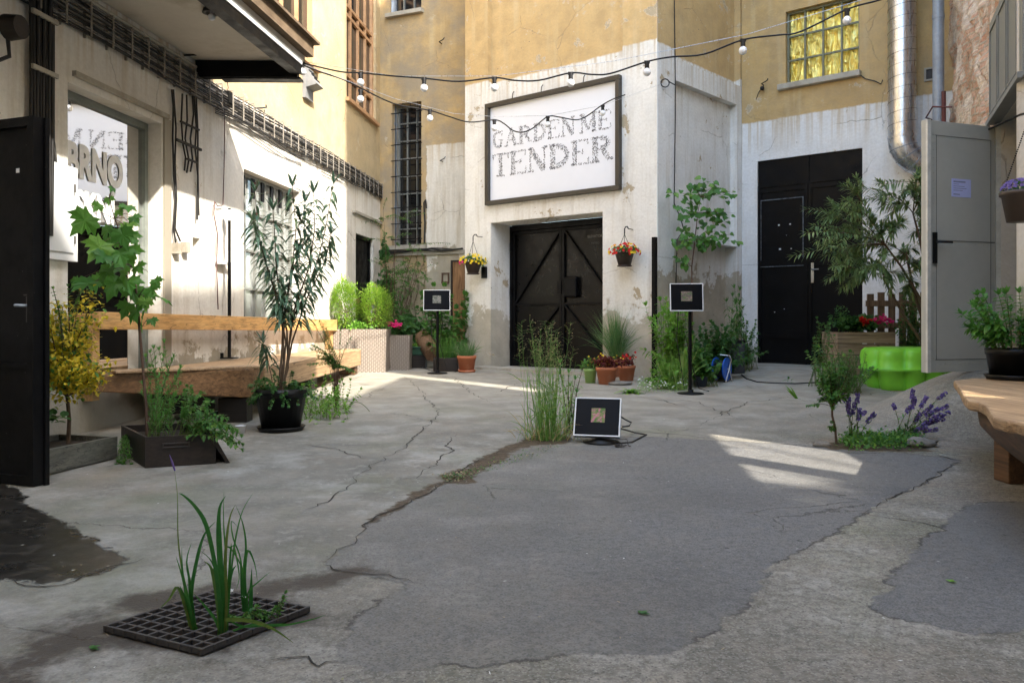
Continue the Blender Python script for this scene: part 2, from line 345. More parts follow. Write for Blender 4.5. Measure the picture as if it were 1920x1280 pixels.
# ------------------------------------------------------------------ ground
asph = [(988,831),(930,850),(877,872),(823,913),(750,949),(696,981),(664,1013),(603,1058),(687,1078),(777,1094),(725,1120),(673,1146),(653,1176),(628,1235),(660,1250),(696,1257),(755,1255),(814,1246),(886,1255),(922,1253),(945,1241),(1013,1235),(1058,1228),(1149,1230),(1207,1230),(1248,1225),(1298,1207),(1339,1185),(1352,1160),(1393,1146),(1416,1117),(1438,1067),(1493,1037),(1529,1013),(1570,999),(1615,967),(1660,936),(1728,908),(1765,886),(1803,863),(1774,858),(1742,854),(1640,846),(1560,838),(1400,828),(1250,820),(1160,818),(1090,836)]
asph2 = [(2100,945),(1920,942),(1860,940),(1814,947),(1787,967),(1769,990),(1728,1008),(1710,1040),(1690,1062),(1660,1085),(1668,1100),(1633,1130),(1669,1158),(1724,1167),(1769,1178),(1837,1188),(1880,1185),(1920,1180),(2100,1150)]
wet = [(-200,905),(0,905),(40,918),(55,948),(95,966),(139,988),(171,1010),(200,1031),(237,1050),(204,1068),(146,1086),(73,1095),(0,1086),(-200,1090)]
damp1 = [(262,1120),(300,1108),(400,1100),(430,1112),(540,1115),(620,1090),(700,1075),(640,1058),(560,1100),(480,1108),(590,1150),(560,1160),(378,1240),(200,1192),(150,1225),(60,1262),(0,1290),(-40,1250),(60,1200),(150,1160),(240,1155)]
dirt = [(1078,822),(1060,832),(1000,834),(960,848),(935,868),(905,880),(893,893),(885,905),(830,908),(822,896),(845,884),(880,876),(900,858),(945,838),(975,828),(1000,815),(1050,815)]
dirt2 = [(1528,830),(1560,842),(1650,846),(1740,846),(1748,832),(1700,822),(1600,826)]
dirt3 = [(830,900),(800,925),(750,950),(700,980),(690,978),(745,945),(800,912)]
cracks = [[(760,705),(790,735),(812,760),(822,778),(800,800),(750,845),(700,872),(682,884),(674,893),(690,895),(760,897),(823,895)],
 [(682,884),(650,915),(600,950),(560,960)],[(1312,799),(1362,772),(1400,754),(1475,746),(1544,746)],[(1165,806),(1180,808),(1230,812),(1290,817),(1360,826)],
 [(690,860),(640,845),(565,832)],[(603,1058),(640,1062),(700,1078),(777,1094)],[(988,831),(930,850),(877,872),(823,913),(750,949),(696,981),(664,1013),(603,1058)],
 [(500,1250),(560,1240),(600,1253),(640,1240)],[(1810,866),(1774,858),(1742,854)],[(1803,863),(1765,886),(1728,908),(1660,936),(1615,967)],
 [(0,1085),(80,1098),(160,1080),(270,1047)],[(1640,968),(1700,974),(1770,992)],[(1200,742),(1260,748),(1300,752),(1400,790)],[(900,740),(940,733),(975,716)],
 [(780,900),(840,845),(850,812)],[(1640,742),(1700,728),(1560,752)],[(850,706),(880,735),(930,760)],[(1160,740),(1230,748),(1310,770)]]
xs = np.concatenate([[-200, -80, -30, -14, -9], np.arange(-6.4, 8.0, .04), [9, 12, 20, 60, 200]])
ys = np.concatenate([[-200, -60, -20, -8, -4], np.arange(-1.6, 15.4, .04), [16, 18, 24, 60, 200]])
GX, GY = np.meshgrid(xs, ys)
def segd(poly, closed=True):
    P = np.array([(gp(a, b).x, gp(a, b).y) for a, b in poly]); n = len(P); D = np.full(GX.shape, 1e9); ins = np.zeros(GX.shape, bool)
    for i in range(n if closed else n-1):
        a = P[i]; b = P[(i+1) % n]; ab = b-a; t = np.clip(((GX-a[0])*ab[0]+(GY-a[1])*ab[1])/(ab@ab+1e-12), 0, 1)
        D = np.minimum(D, np.hypot(GX-a[0]-t*ab[0], GY-a[1]-t*ab[1]))
        if closed:
            c = ((a[1] > GY) != (b[1] > GY)); ins ^= c & (GX < (b[0]-a[0])*(GY-a[1])/(b[1]-a[1]+1e-12)+a[0])
    return np.where(ins, -D, D) if closed else D
dA = np.minimum(segd(asph), segd(asph2)); dW = segd(wet); dD1 = segd(damp1); dDt = np.minimum(np.minimum(segd(dirt), segd(dirt2)), segd(dirt3)); dC = np.full(GX.shape, 1e9)
for c in cracks: dC = np.minimum(dC, segd(c, False))
zv = np.vectorize(zg)(GX, GY)
ny, nx = GX.shape
me = bpy.data.meshes.new('ground'); vv = np.stack([GX, GY, zv], -1).reshape(-1, 3)
idx = np.arange(nx*ny).reshape(ny, nx); fs = np.stack([idx[:-1, :-1], idx[:-1, 1:], idx[1:, 1:], idx[1:, :-1]], -1).reshape(-1, 4)
me.vertices.add(len(vv)); me.vertices.foreach_set('co', vv.ravel()); me.loops.add(fs.size); me.loops.foreach_set('vertex_index', fs.ravel())
me.polygons.add(len(fs)); me.polygons.foreach_set('loop_start', np.arange(0, fs.size, 4)); me.polygons.foreach_set('use_smooth', np.ones(len(fs), bool)); me.update(calc_edges=True)
dF = segd([(1000, 836), (877, 872), (750, 949), (603, 1058), (660, 1200)], False)
for nm, D in (('dFade', dF), ('dA', dA), ('dW', dW), ('dD', dD1), ('dDirt', dDt), ('dC', dC)):
    a = me.attributes.new(nm, 'FLOAT', 'POINT'); a.data.foreach_set('value', D.ravel().astype(np.float32))
gr = bpy.data.objects.new('ground', me); COL.objects.link(gr); tag(gr, kind='structure')
def groundmat():
    t = NT('patched_concrete_and_asphalt'); v = t.co(); n1 = t.noise(v, .7, 6, .6); n2 = t.noise(v, 4, 7, .68); n3 = t.noise(v, 30, 6, .7); n4 = t.noise(v, 170, 3, .6)
    ed = t.rng(t.noise(v, 9, 7, .7), .25, .75, -.045, .045)
    conc = t.mix(t.rng(n1, .38, .62), (.222, .204, .166), (.355, .322, .262)); conc = t.mix(t.rng(n2, .38, .62, 0, .85), conc, (.165, .158, .130))
    conc = t.mix(t.rng(t.noise(v, 1.3, 7, .72), .50, .62, 0, .7), conc, (.44, .42, .37)); conc = t.mix(t.rng(t.noise(v, 8, 6, .75), .52, .66, 0, .55), conc, (.46, .43, .37))
    conc = t.mix(t.rng(t.noise(v, .9, 5, .65), .50, .66, 0, .5), conc, (.165, .180, .095))     # mossy
    conc = t.mix(t.rng(t.noise(v, .55, 5, .65), .54, .66, 0, .4), conc, (.30, .20, .125))      # rusty tint
    vx, vy, _ = t.xyz(v); co_ = t.rng(t.m('ADD', t.m('MULTIPLY', vx, .8), t.m('MULTIPLY', vy, -.5)), -2.3, -1.2, .25, 1)
    conc = t.mix(t.m('MULTIPLY', co_, t.rng(n3, .42, .60, 0, .55)), conc, (.085, .080, .066)); conc = t.mix(t.m('MULTIPLY', co_, t.rng(t.voro(v, 60), .12, .26, .75, 0)), conc, (.055, .05, .045)); conc = t.mix(t.m('MULTIPLY', co_, t.rng(t.voro(t.mapv(v, loc=(5, 2, 0)), 85), .10, .2, .6, 0)), conc, (.52, .50, .45))
    conc = t.mix(t.rng(t.xyz(v)[1], 5.6, 8.5, 0, .6), conc, t.mix(t.rng(n2, .35, .65), (.50, .465, .385), (.34, .305, .25)))   # paler concrete toward the back, reflected sunlight also put into its colour
    asp = t.mix(t.rng(n2, .36, .64), (.108, .108, .106), (.170, .168, .163)); asp = t.mix(t.rng(n4, .38, .60, 0, .85), asp, (.25, .247, .24)); asp = t.mix(t.rng(n3, .42, .62, 0, .5), asp, (.075, .074, .073))
    asp = t.mix(t.rng(n1, .45, .65, 0, .5), asp, (.20, .19, .165)); asp = t.mix(t.rng(t.voro(t.mix(.05, v, t.noise(v, 30, 2, .5, 0, True)), 7), .045, .08, .85, 0), asp, (.022, .022, .022)); asp = t.mix(t.rng(t.voro(t.mapv(v, loc=(3, 7, 0)), 11), .04, .07, .8, 0), asp, (.46, .45, .42)); asp = t.mix(t.rng(t.voro(v, 34), .08, .2, .6, 0), asp, (.05, .05, .05))
    asp = t.mix(t.rng(t.noise(t.mapv(v, (1, 2.2, 1)), 1.6, 7, .75), .56, .66, 0, .4), asp, (.27, .25, .21)); asp = t.mix(t.rng(t.noise(t.mapv(v, loc=(4, 4, 4)), .8, 6, .7), .50, .64, 0, .45), asp, (.085, .083, .080))
    asp = t.mix(t.rng(t.m('ADD', t.attr('dFade'), t.rng(n2, .3, .7, -.4, .4)), .2, 1.5, .8, 0), asp, t.mix(.35, conc, (.20, .19, .175)))
    gv = t.n.new('ShaderNodeTexVoronoi'); t.L(v, gv.inputs['Vector']); gv.inputs['Scale'].default_value = 165; gr_ = t.xyz(gv.outputs['Color'])
    asp = t.mix(t.rng(gr_[0], .72, .80, 0, .28), asp, (.27, .265, .25)); asp = t.mix(t.rng(gr_[1], .72, .80, 0, .35), asp, (.055, .055, .055)); conc = t.mix(t.m('MULTIPLY', co_, t.rng(gr_[0], .70, .80, 0, .26)), conc, (.12, .11, .095)); conc = t.mix(t.m('MULTIPLY', co_, t.rng(gr_[2], .74, .82, 0, .28)), conc, (.48, .45, .39))
    A = t.m('ADD', t.attr('dA'), ed); ia = t.rng(A, -.006, .006, 1, 0); c = t.mix(ia, t.mix(.10, conc, (.05, .05, .045)), t.mix(.14, asp, (.050, .044, .034)))
    lip = t.m('MULTIPLY', t.rng(t.m('ABSOLUTE', A), .002, .012, 1, 0), t.rng(t.noise(v, 2.2, 3), .46, .54)); c = t.mix(t.m('MULTIPLY', lip, .75), c, (.030, .026, .022))
    cw = t.m('ADD', 9.0, t.rng(t.noise(v, 11, 6, .65), .25, .75, -.026, .026)); ick = t.m('MULTIPLY', t.rng(t.m('ABSOLUTE', cw), .001, .010, 1, 0), t.rng(t.noise(v, 5, 3), .22, .42)); c = t.mix(t.m('MULTIPLY', ick, .72), c, (.028, .024, .018))
    wv = t.mix(.2, v, t.noise(v, 2.5, 6, .65, 0, True)); hair = t.m('MULTIPLY', t.rng(t.voro(wv, .85, 'DISTANCE_TO_EDGE'), .0005, .0035, 1, 0), t.rng(t.noise(v, .9, 2), .50, .56)); c = t.mix(t.m('MULTIPLY', hair, .6), c, (.035, .03, .025))
    dd = t.rng(t.m('ADD', t.attr('dDirt'), t.rng(t.noise(v, 7, 7, .7), .25, .75, -.07, .07)), -.012, .02, 1, 0); c = t.mix(dd, c, t.mix(t.rng(n3, .35, .65), (.050, .036, .022), (.12, .085, .05)))
    bd = t.rng(t.m('ADD', t.attr('dD'), t.rng(t.noise(v, 3, 7, .7), .25, .75, -.16, .16)), -.03, .06, .9, 0); c = t.mix(bd, c, (.050, .038, .027))
    wt = t.rng(t.m('ADD', t.attr('dW'), t.rng(t.noise(v, 8, 6, .7), .25, .75, -.05, .05)), -.008, .008, 1, 0); wc = t.mix(t.rng(t.noise(v, 14, 6, .7), .50, .60, 0, .5), (.018, .016, .013), (.075, .066, .054)); c = t.mix(wt, c, wc)
    flk = t.m('MULTIPLY', wt, t.rng(t.voro(v, 10), .045, .08, 1, 0)); c = t.mix(flk, c, (.35, .33, .27))
    h = t.m('ADD', t.m('ADD', t.m('MULTIPLY', n2, .5), t.m('MULTIPLY', n3, .35)), t.m('ADD', t.m('MULTIPLY', ia, .10), t.m('MULTIPLY', t.m('ADD', ick, hair), -.6)))
    h = t.m('ADD', h, t.m('MULTIPLY', n4, .18))
    h = t.m('MULTIPLY', h, t.rng(wt, 0, 1, 1, .15))
    rough = t.m('SUBTRACT', t.rng(n2, .3, .7, .72, .9), t.m('ADD', t.m('MULTIPLY', wt, .50), t.m('MULTIPLY', bd, .15)))
    return t.fin(c, rough, 0, t.bump(h, .6, .022), .35)
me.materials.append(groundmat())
random.seed(31)
class _R: pass
cb = []; cf = []
for c in cracks:
    P = [gp(x, y) for x, y in c]; Q = []
    for p, q in zip(P, P[1:]):
        L_ = (q-p).length; n = max(2, int(L_/.045)); s_ = Vector((-(q-p).y, (q-p).x, 0)).normalized()
        for i in range(n): u = p.lerp(q, i/n); Q.append(u+s_*(mnoise.noise(u*6)*.05+mnoise.noise(u*19)*.025))
    Q.append(P[-1]); N = len(Q); k0 = len(cb)
    for i, u in enumerate(Q):
        d = (Q[min(i+1, N-1)]-Q[max(i-1, 0)]); s_ = Vector((-d.y, d.x, 0)).normalized(); e = min(1, 4*min(i, N-1-i)/N+.1); w_ = (.0030+.0055*max(0, .35+mnoise.noise(u*4)))*e*(1 if u.y > 3.2 else .8)
        for sgn in (-1, 1): r_ = u+s_*(w_*sgn*(.7+.5*mnoise.noise(u*31+Vector((sgn, 0, 0))))); cb.append((r_.x, r_.y, zg(r_.x, r_.y)+.0035))
    cf += [(k0+2*i, k0+2*i+1, k0+2*i+3, k0+2*i+2) for i in range(N-1)]
cm = bpy.data.meshes.new('ground_cracks'); cm.from_pydata(cb, [], cf); cm.materials.append(plain('crack_dirt', (.030, .026, .020), .95, 0, .5, 30)); co2 = bpy.data.objects.new('ground_cracks', cm); COL.objects.link(co2); tag(co2, kind='structure')

# ------------------------------------------------------------------ walls
class Wall:
    def __init__(s, O, u, flip=False):
        s.O = Vector((*O, 0)); s.u = Vector((*u, 0)).normalized(); s.n = Vector((s.u.y, -s.u.x, 0)) * (-1 if flip else 1)
    def P(s, a, z, off=0): p = s.O+s.u*a+s.n*off; return Vector((p.x, p.y, z))
    def sp(s, px, off=0):
        k = (px-CX)/F; O = s.O+s.n*off; return (k*O.y-O.x)/(s.u.x-k*s.u.y)
    def wp(s, px, py, off=0):
        a = s.sp(px, off); Y = s.P(a, 0, off).y; return a, CH+(HY-py)/F*Y
    def at(s, px, py, off=0): a, z = s.wp(px, py, off); return s.P(a, z, off)
    def wall(s, name, s0, s1, z0, z1, holes, mat, parent, thick=.4, back=3.0, fills=()):
        """holes: (s0,s1,z0,z1,depth,fill)"""
        mb = MB(); mb.uv = []
        def q(a, b, c, d):
            for (p, o) in (a, b, c, d): pass
        def quad(pts):
            mb.quad(*[s.P(a, z, o) for a, z, o in pts]); mb.uv += [(a-o*.9, z-o*.3) for a, z, o in pts]
        A = sorted({s0, s1, *[h[0] for h in holes], *[h[1] for h in holes]}); Z = sorted({z0, z1, *[h[2] for h in holes], *[h[3] for h in holes]})
        for a0, a1 in zip(A, A[1:]):
            for b0, b1 in zip(Z, Z[1:]):
                ca, cb = (a0+a1)/2, (b0+b1)/2
                if any(h[0] < ca < h[1] and h[2] < cb < h[3] for h in holes): continue
                quad([(a0, b0, 0), (a1, b0, 0), (a1, b1, 0), (a0, b1, 0)])
        for h in holes:
            a0, a1, b0, b1, d = h[:5]; d = -d
            quad([(a0, b0, 0), (a0, b0, d), (a0, b1, d), (a0, b1, 0)]); quad([(a1, b0, d), (a1, b0, 0), (a1, b1, 0), (a1, b1, d)])
            quad([(a0, b1, 0), (a0, b1, d), (a1, b1, d), (a1, b1, 0)]); quad([(a0, b0, d), (a0, b0, 0), (a1, b0, 0), (a1, b0, d)])
            if h[5]: quad([(a0, b0, d), (a1, b0, d), (a1, b1, d), (a0, b1, d)])
        if back:
            B = -back
            quad([(s0, z0, B), (s1, z0, B), (s1, z1, B), (s0, z1, B)]); quad([(s0, z0, 0), (s0, z0, B), (s0, z1, B), (s0, z1, 0)])
            quad([(s1, z0, B), (s1, z0, 0), (s1, z1, 0), (s1, z1, B)]); quad([(s0, z1, 0), (s1, z1, 0), (s1, z1, B), (s0, z1, B)])
        return mb.build(name, mat, parent)
    def box(s, mb, a0, a1, z0, z1, o0, o1, mi=0):
        vs = [s.P(a, z, o) for a in (a0, a1) for o in (o0, o1) for z in (z0, z1)]
        return mb.add(vs, [(0, 1, 3, 2), (4, 6, 7, 5), (0, 4, 5, 1), (2, 3, 7, 6), (0, 2, 6, 4), (1, 5, 7, 3)], mi)
LWu = Vector((.113, 1.0)).normalized()
LW = Wall((-4.0, 0), LWu)                       # left building, runs away from the camera
RW = Wall((-2.37, 14.4), (.918, -.397))         # recessed wall behind the shrubs
FB = Wall((-.755, 12.87), (.777, -.629))        # block front with the sign and the gate
SW = Wall((1.94, 10.69), (.692, .722))          # its right side
DW = Wall((3.55, 12.36), (.777, -.629))         # rear right wall with the tall black door
BW = Wall((4.10, 6.73), (.40, .917), flip=True) # brick building on the right
def win(W, parent, a0, a1, z0, z1, off, nv, nh, fm, gm, fw=.05, bw=.025, bd=.03, name='window', fr=None):
    g = MB(); W.box(g, a0, a1, z0, z1, off-.02, off); o = g.build(name, gm, parent)
    f = MB(); d = off+bd
    W.box(f, a0, a0+fw, z0, z1, off+.001, d+.012); W.box(f, a1-fw, a1, z0, z1, off+.001, d+.012); W.box(f, a0+fw, a1-fw, z0, z0+fw, off+.001, d+.010); W.box(f, a0+fw, a1-fw, z1-fw, z1, off+.001, d+.010)
    for i in range(1, nv): a = a0+(a1-a0)*i/nv; W.box(f, a-bw/2, a+bw/2, z0+fw, z1-fw, off+.001, d)
    hs = fr if fr else [i/nh for i in range(1, nh)]
    for q in hs: z = z0+(z1-z0)*q; W.box(f, a0+fw, a1-fw, z-bw/2, z+bw/2, off+.0015, d+.003)
    f.build('frame', fm, o); return o

# ---- left building
lb = thing('plastered_building', 'long left building with ochre upper wall, whitewashed ground floor and steel canopy', 'building', LW.P(9, 0))
s = LW.sp
cs = s(370)
mLW = plaster('left_wall_plaster', top=3.34, smin=cs, smin_mode='yel', damp=.55, white=(.79, .76, .70), yel=(.54, .43, .26), grime=.6, peel=.5)
sw = (s(127), s(303), .33, 2.68); stw = (s(457), s(562), .82, 2.59); bd = (s(667), s(700), .1, 2.31)
uw1 = (s(650), s(705), 4.38, 8.2); uw2 = (9.7, s(592), 4.41, 8.2); uw0 = (6.0, 7.6, 4.41, 8.2); nic = (s(361), s(375), LW.wp(368, 490)[1], LW.wp(368, 446)[1])
LW.wall('wall', -6, s(722), -.1, 9.0, [(*sw, .17, 0), (*stw, .14, 0), (*bd, .12, 0), (*uw1, .10, 0), (*uw2, .10, 0), (*nic, .08, 1)], mLW, lb, back=4)
# shop window with a shallow room behind
glass = NT('shop_glass'); glass.fin((.8, .85, .85), .02, 0); glass.b.inputs['Transmission Weight'].default_value = .0
tb = glass.n.new('ShaderNodeBsdfTransparent'); tb.inputs[0].default_value = (.80, .85, .84, 1); gb = glass.n.new('ShaderNodeBsdfGlossy'); gb.inputs['Roughness'].default_value = .02
frn = glass.n.new('ShaderNodeFresnel'); frn.inputs[0].default_value = 1.33; mx = glass.n.new('ShaderNodeMixShader'); glass.L(frn.outputs[0], mx.inputs[0]); glass.L(tb.outputs[0], mx.inputs[1]); glass.L(gb.outputs[0], mx.inputs[2]); glass.L(mx.outputs[0], glass.out.inputs[0])
a0, a1, z0, z1 = sw
g = MB(); LW.box(g, a0, a1, z0, z1, -.17, -.162); pane = g.build('window', glass.mat, lb)
f = MB(); fr = plain('grey_green_window_frame', (.18, .20, .18), .5)
LW.box(f, a0, a0+.05, z0, z1, -.169, -.13); LW.box(f, a1-.05, a1, z0, z1, -.169, -.13); LW.box(f, a0+.05, a1-.05, z1-.06, z1, -.169, -.132); LW.box(f, a0+.05, a1-.05, z0, z0+.05, -.169, -.132); f.build('frame', fr, pane)
rm = MB(); LW.box(rm, a0-.6, a1+.8, z0-.2, z0-.02, -2.4, -.2, 0); LW.box(rm, a0-.6, a1+.8, z0, 2.9, -2.45, -2.4); LW.box(rm, a0-.65, a0-.6, z0, 2.9, -2.4, -.2); LW.box(rm, a1+.8, a1+.85, z0, 2.9, -2.4, -.2); LW.box(rm, a0-.65, a1+.85, 2.9, 2.95, -2.4, -.2)
LW.box(rm, a0+.05, a1-.1, z0, .74, -1.1, -.55, 0); rm.build('interior', M['interior'], lb)
cu = MB(); N = 26
for i in range(N):
    q0 = a0+.06+(a1-a0-.35)*i/N; q1 = a0+.06+(a1-a0-.35)*(i+1)/N; o0 = -.33+.018*math.sin(i*1.7); o1 = -.33+.018*math.sin((i+1)*1.7)
    cu.quad(LW.P(q0, 1.45, o0), LW.P(q1, 1.45, o1), LW.P(q1, 2.50, o1), LW.P(q0, 2.50, o0))
cu.build('curtain', M['curtain'], lb)
def text_mesh(body, h, W, a, z, off, name, mat, parent, sx=1.0, extr=.002, bold=.0):
    c = bpy.data.curves.new('t', 'FONT'); c.body = body; c.size = h; c.extrude = extr; c.offset = bold; c.resolution_u = 3
    o = bpy.data.objects.new('t', c); COL.objects.link(o); bpy.context.view_layer.update()
    m_ = bpy.data.meshes.new_from_object(o.evaluated_get(bpy.context.evaluated_depsgraph_get())); bpy.data.objects.remove(o)
    mb = MB(); mb.add([W.P(a+v.co.x*sx, z+v.co.y, off+v.co.z) for v in m_.vertices], [tuple(p.vertices) for p in m_.polygons])
    return mb.build(name, mat, parent)
t_ = text_mesh('BRNO', .36, LW, a0+.20, 2.04, -.155, 'lettering', M['letter'], pane, .74, .0015, .016)
t_ = text_mesh('TISKNÍ', .30, LW, a0+.10, 1.72, -.155, 'lettering', M['letter'], pane, .80, .0015, .014)
# steel window
gl2 = plain('pale_reflecting_glass', (.30, .32, .31), .10, 0, .15, 1.2, .03, .9)
win(LW, lb, *stw, -.14, 6, 4, M['grey_frame'], gl2, .04, .028)
for i in range(6): ch = MB(); a = stw[0]+.05+(stw[1]-stw[0])*(i+.5)/6.3; LW.box(ch, a-.035, a+.035, 2.32, 2.55, -.105, -.085); ch.build('dark_strip', M['steel_black'], lb)
# upper windows
for u_, nv in ((uw1, 4), (uw2, 3)):
    o = win(LW, lb, *u_, -.10, nv, 6, M['brown_frame'], M['glass_dark'], .07, .05, .04, fr=[.11, .36, .40, .66])
    sl = MB(); LW.box(sl, u_[0]-.05, u_[1]+.05, u_[2]-.06, u_[2]-.001, -.098, .06); sl.build('sill', M['brown_frame'], o)
# black door at the far end
d = MB(); LW.box(d, *bd, -.12, -.08); dr = d.build('door', M['steel_black'], lb)
d = MB(); LW.box(d, bd[0], bd[0]+.06, bd[2], bd[3], -.079, -.05); LW.box(d, bd[1]-.06, bd[1], bd[2], bd[3], -.079, -.05); LW.box(d, bd[0]+.06, bd[1]-.06, bd[3]-.06, bd[3], -.079, -.05); d.build('frame', M['steel_black'], dr)
d = MB(); d.tube([LW.P(bd[1]-.14, 1.25, -.05), LW.P(bd[1]-.14, 1.25, 0)], .012); d.ball(LW.P(bd[1]-.14, 1.25, .01), .03); d.build('handle', M['white_paint'], dr)
# lintel mouldings over openings
mo = MB(); LW.box(mo, s(135), s(312), 2.74, 2.78, .001, .035); mo.build('moulding', M['concrete'], lb)
mo = MB(); LW.box(mo, s(660), s(712), 2.62, 2.66, .001, .05); mo.build('moulding', M['concrete'], lb)
pil = MB(); LW.box(pil, s(303)+.02, s(318), .5, 2.739, .001, .02); pil.build('pilaster', mLW, lb)
# canopy
cz = 3.44; mC = plain('canopy_underside', (.52, .49, .43), .9, 0, .1, 3, .2, .2, (.40, .36, .29))
p_out = Vector((-2.10, 7.92)); p_in = LW.P(cs, 0); 
def canP(a, o, z): # a along the wall from the end backwards
    return Vector((p_in.x-LWu.x*a + (p_out.x-p_in.x)*o, p_in.y-LWu.y*a+(p_out.y-p_in.y)*o, z))
c = MB()
vs = [canP(a, o, z) for a in (0, 5.6) for o in (.01, 1.05) for z in (cz, cz+.10)]
c.add(vs, [(0, 1, 3, 2), (4, 6, 7, 5), (0, 4, 5, 1), (2, 3, 7, 6), (0, 2, 6, 4), (1, 5, 7, 3)]); can = c.build('canopy_slab', mC, lb)
c = MB(); c.beam(canP(.045, .02, cz-.085), canP(.045, 1.0, cz-.085), .09, .16); c.beam(canP(0.0, .25, cz-.165), canP(0, 1.02, cz-.165), .13, .02); c.beam(canP(.09, 1.0, cz-.07), canP(5.6, 1.0, cz-.07), .10, .135); c.build('canopy_beam', M['steel_black'], lb)
c = MB()
c.beam(canP(-.02, 1.09, cz+.13), canP(5.6, 1.09, cz+.13), .08, .13); c.beam(canP(-.07, 1.10, cz+.21), canP(5.6, 1.10, cz+.21), .16, .025)
c.beam(canP(-.03, -.0, cz+.16), canP(-.03, 1.08, cz+.16), .05, .12); c.build('canopy_fascia', plain('stained_fascia', (.16, .115, .075), .85, 0, .35, 6, .4, .2, (.12, .08, .05)), lb)
c = MB(); c.beam(canP(.1, 1.055, cz-.02), canP(5.6, 1.055, cz-.02), .012, .05); c.build('canopy_trim', M['white_paint'], lb)
# ---- recessed wall
rb = thing('corner_building', 'stained ochre wall in the far left corner with tall barred window', 'building', RW.P(.9, 0))
R = RW.wp
rw1 = (RW.sp(735), RW.sp(790), 2.22, 4.75); rw2 = (RW.sp(731), RW.sp(790), 6.36, 8.4)
mRW = plaster('corner_wall_plaster', top=3.95, smin=RW.sp(800), damp=1.9, white=(.78, .74, .66), yel=(.54, .38, .18), tan=(.40, .35, .25), grime=.7, peel=.5, greyel=.75)
RW.wall('wall', -.6, 1.95, -.1, 9.2, [(*rw1, .22, 0), (*rw2, .15, 0)], mRW, rb, back=3)
win(RW, rb, *rw1, -.22, 3, 8, M['grey_frame'], M['glass_dark'], .04, .02)
g = MB()
for i in range(9): z = rw1[2]+(rw1[3]-rw1[2])*(i+.4)/9; RW.box(g, rw1[0]-.02, rw1[1]+.02, z-.007, z+.007, -.01, .01)
for i in range(4): a = rw1[0]+(rw1[1]-rw1[0])*(i+.5)/4; g.tube([RW.P(a, rw1[2], 0), RW.P(a, rw1[3], 0)], .006, 6)
g.build('window_grille', M['steel_black'], rb)
sl = MB(); RW.box(sl, rw1[0]-.05, rw1[1]+.12, rw1[2]-.07, rw1[2]-.001, -.2, .09); sl.build('sill', M['concrete'], rb); sl = MB(); RW.box(sl, rw2[0]-.05, rw2[1]+.05, rw2[2]-.07, rw2[2]-.001, -.12, .09); sl.build('sill', M['concrete'], rb)
win(RW, rb, *rw2, -.15, 3, 3, M['grey_frame'], M['glass_dark'], .04, .025)
# ---- block with sign and gate
eb = thing('elevator_block', 'tall ochre block with whitewashed base, recessed steel gate and big sign', 'building', FB.P(1.7, 0))
mFB = plaster('block_plaster', top=4.66, damp=1.0, white=(.84, .82, .77), yel=(.60, .42, .20), tan=(.52, .46, .35), grime=.45, peel=1.1)
ga = (.5416, 2.609, .08, 2.42); L = (Vector((1.94, 10.69, 0))-FB.O).length
FB.wall('wall', 0, L, -.1, 9.2, [(*ga, .50, 0), (.487, 2.93, 4.52, 9.0, .09, 1)], mFB, eb, back=0)
mSW = plaster('block_side_plaster', top=4.62, damp=1.55, white=(.84, .83, .80), yel=(.58, .41, .20), tan=(.46, .39, .28), grime=.5, peel=1.0)
SW.wall('side_wall', 0, 2.6, -.1, 9.2, [(.43, 2.18, -.05, 2.02, .20, 1), (.43, 2.18, 2.03, 4.2, .11, 1), (.43, 2.28, 4.5, 9.0, .10, 1)], mSW, eb, back=0)
RET = Wall((-.755, 12.87), (.62, .785), flip=True); RET.wall('return_wall', 0, 1.6, -.1, 9.2, [], mFB, eb, back=0)
b_ = MB(); b_.prism([FB.P(.01, 0, -.02)[:2], FB.P(L-.01, 0, -.02)[:2], SW.P(2.5, 0, -.25)[:2], FB.P(.1, 0, -2.4)[:2]], 9.1, 9.3); b_.build('roof', M['concrete'], eb)
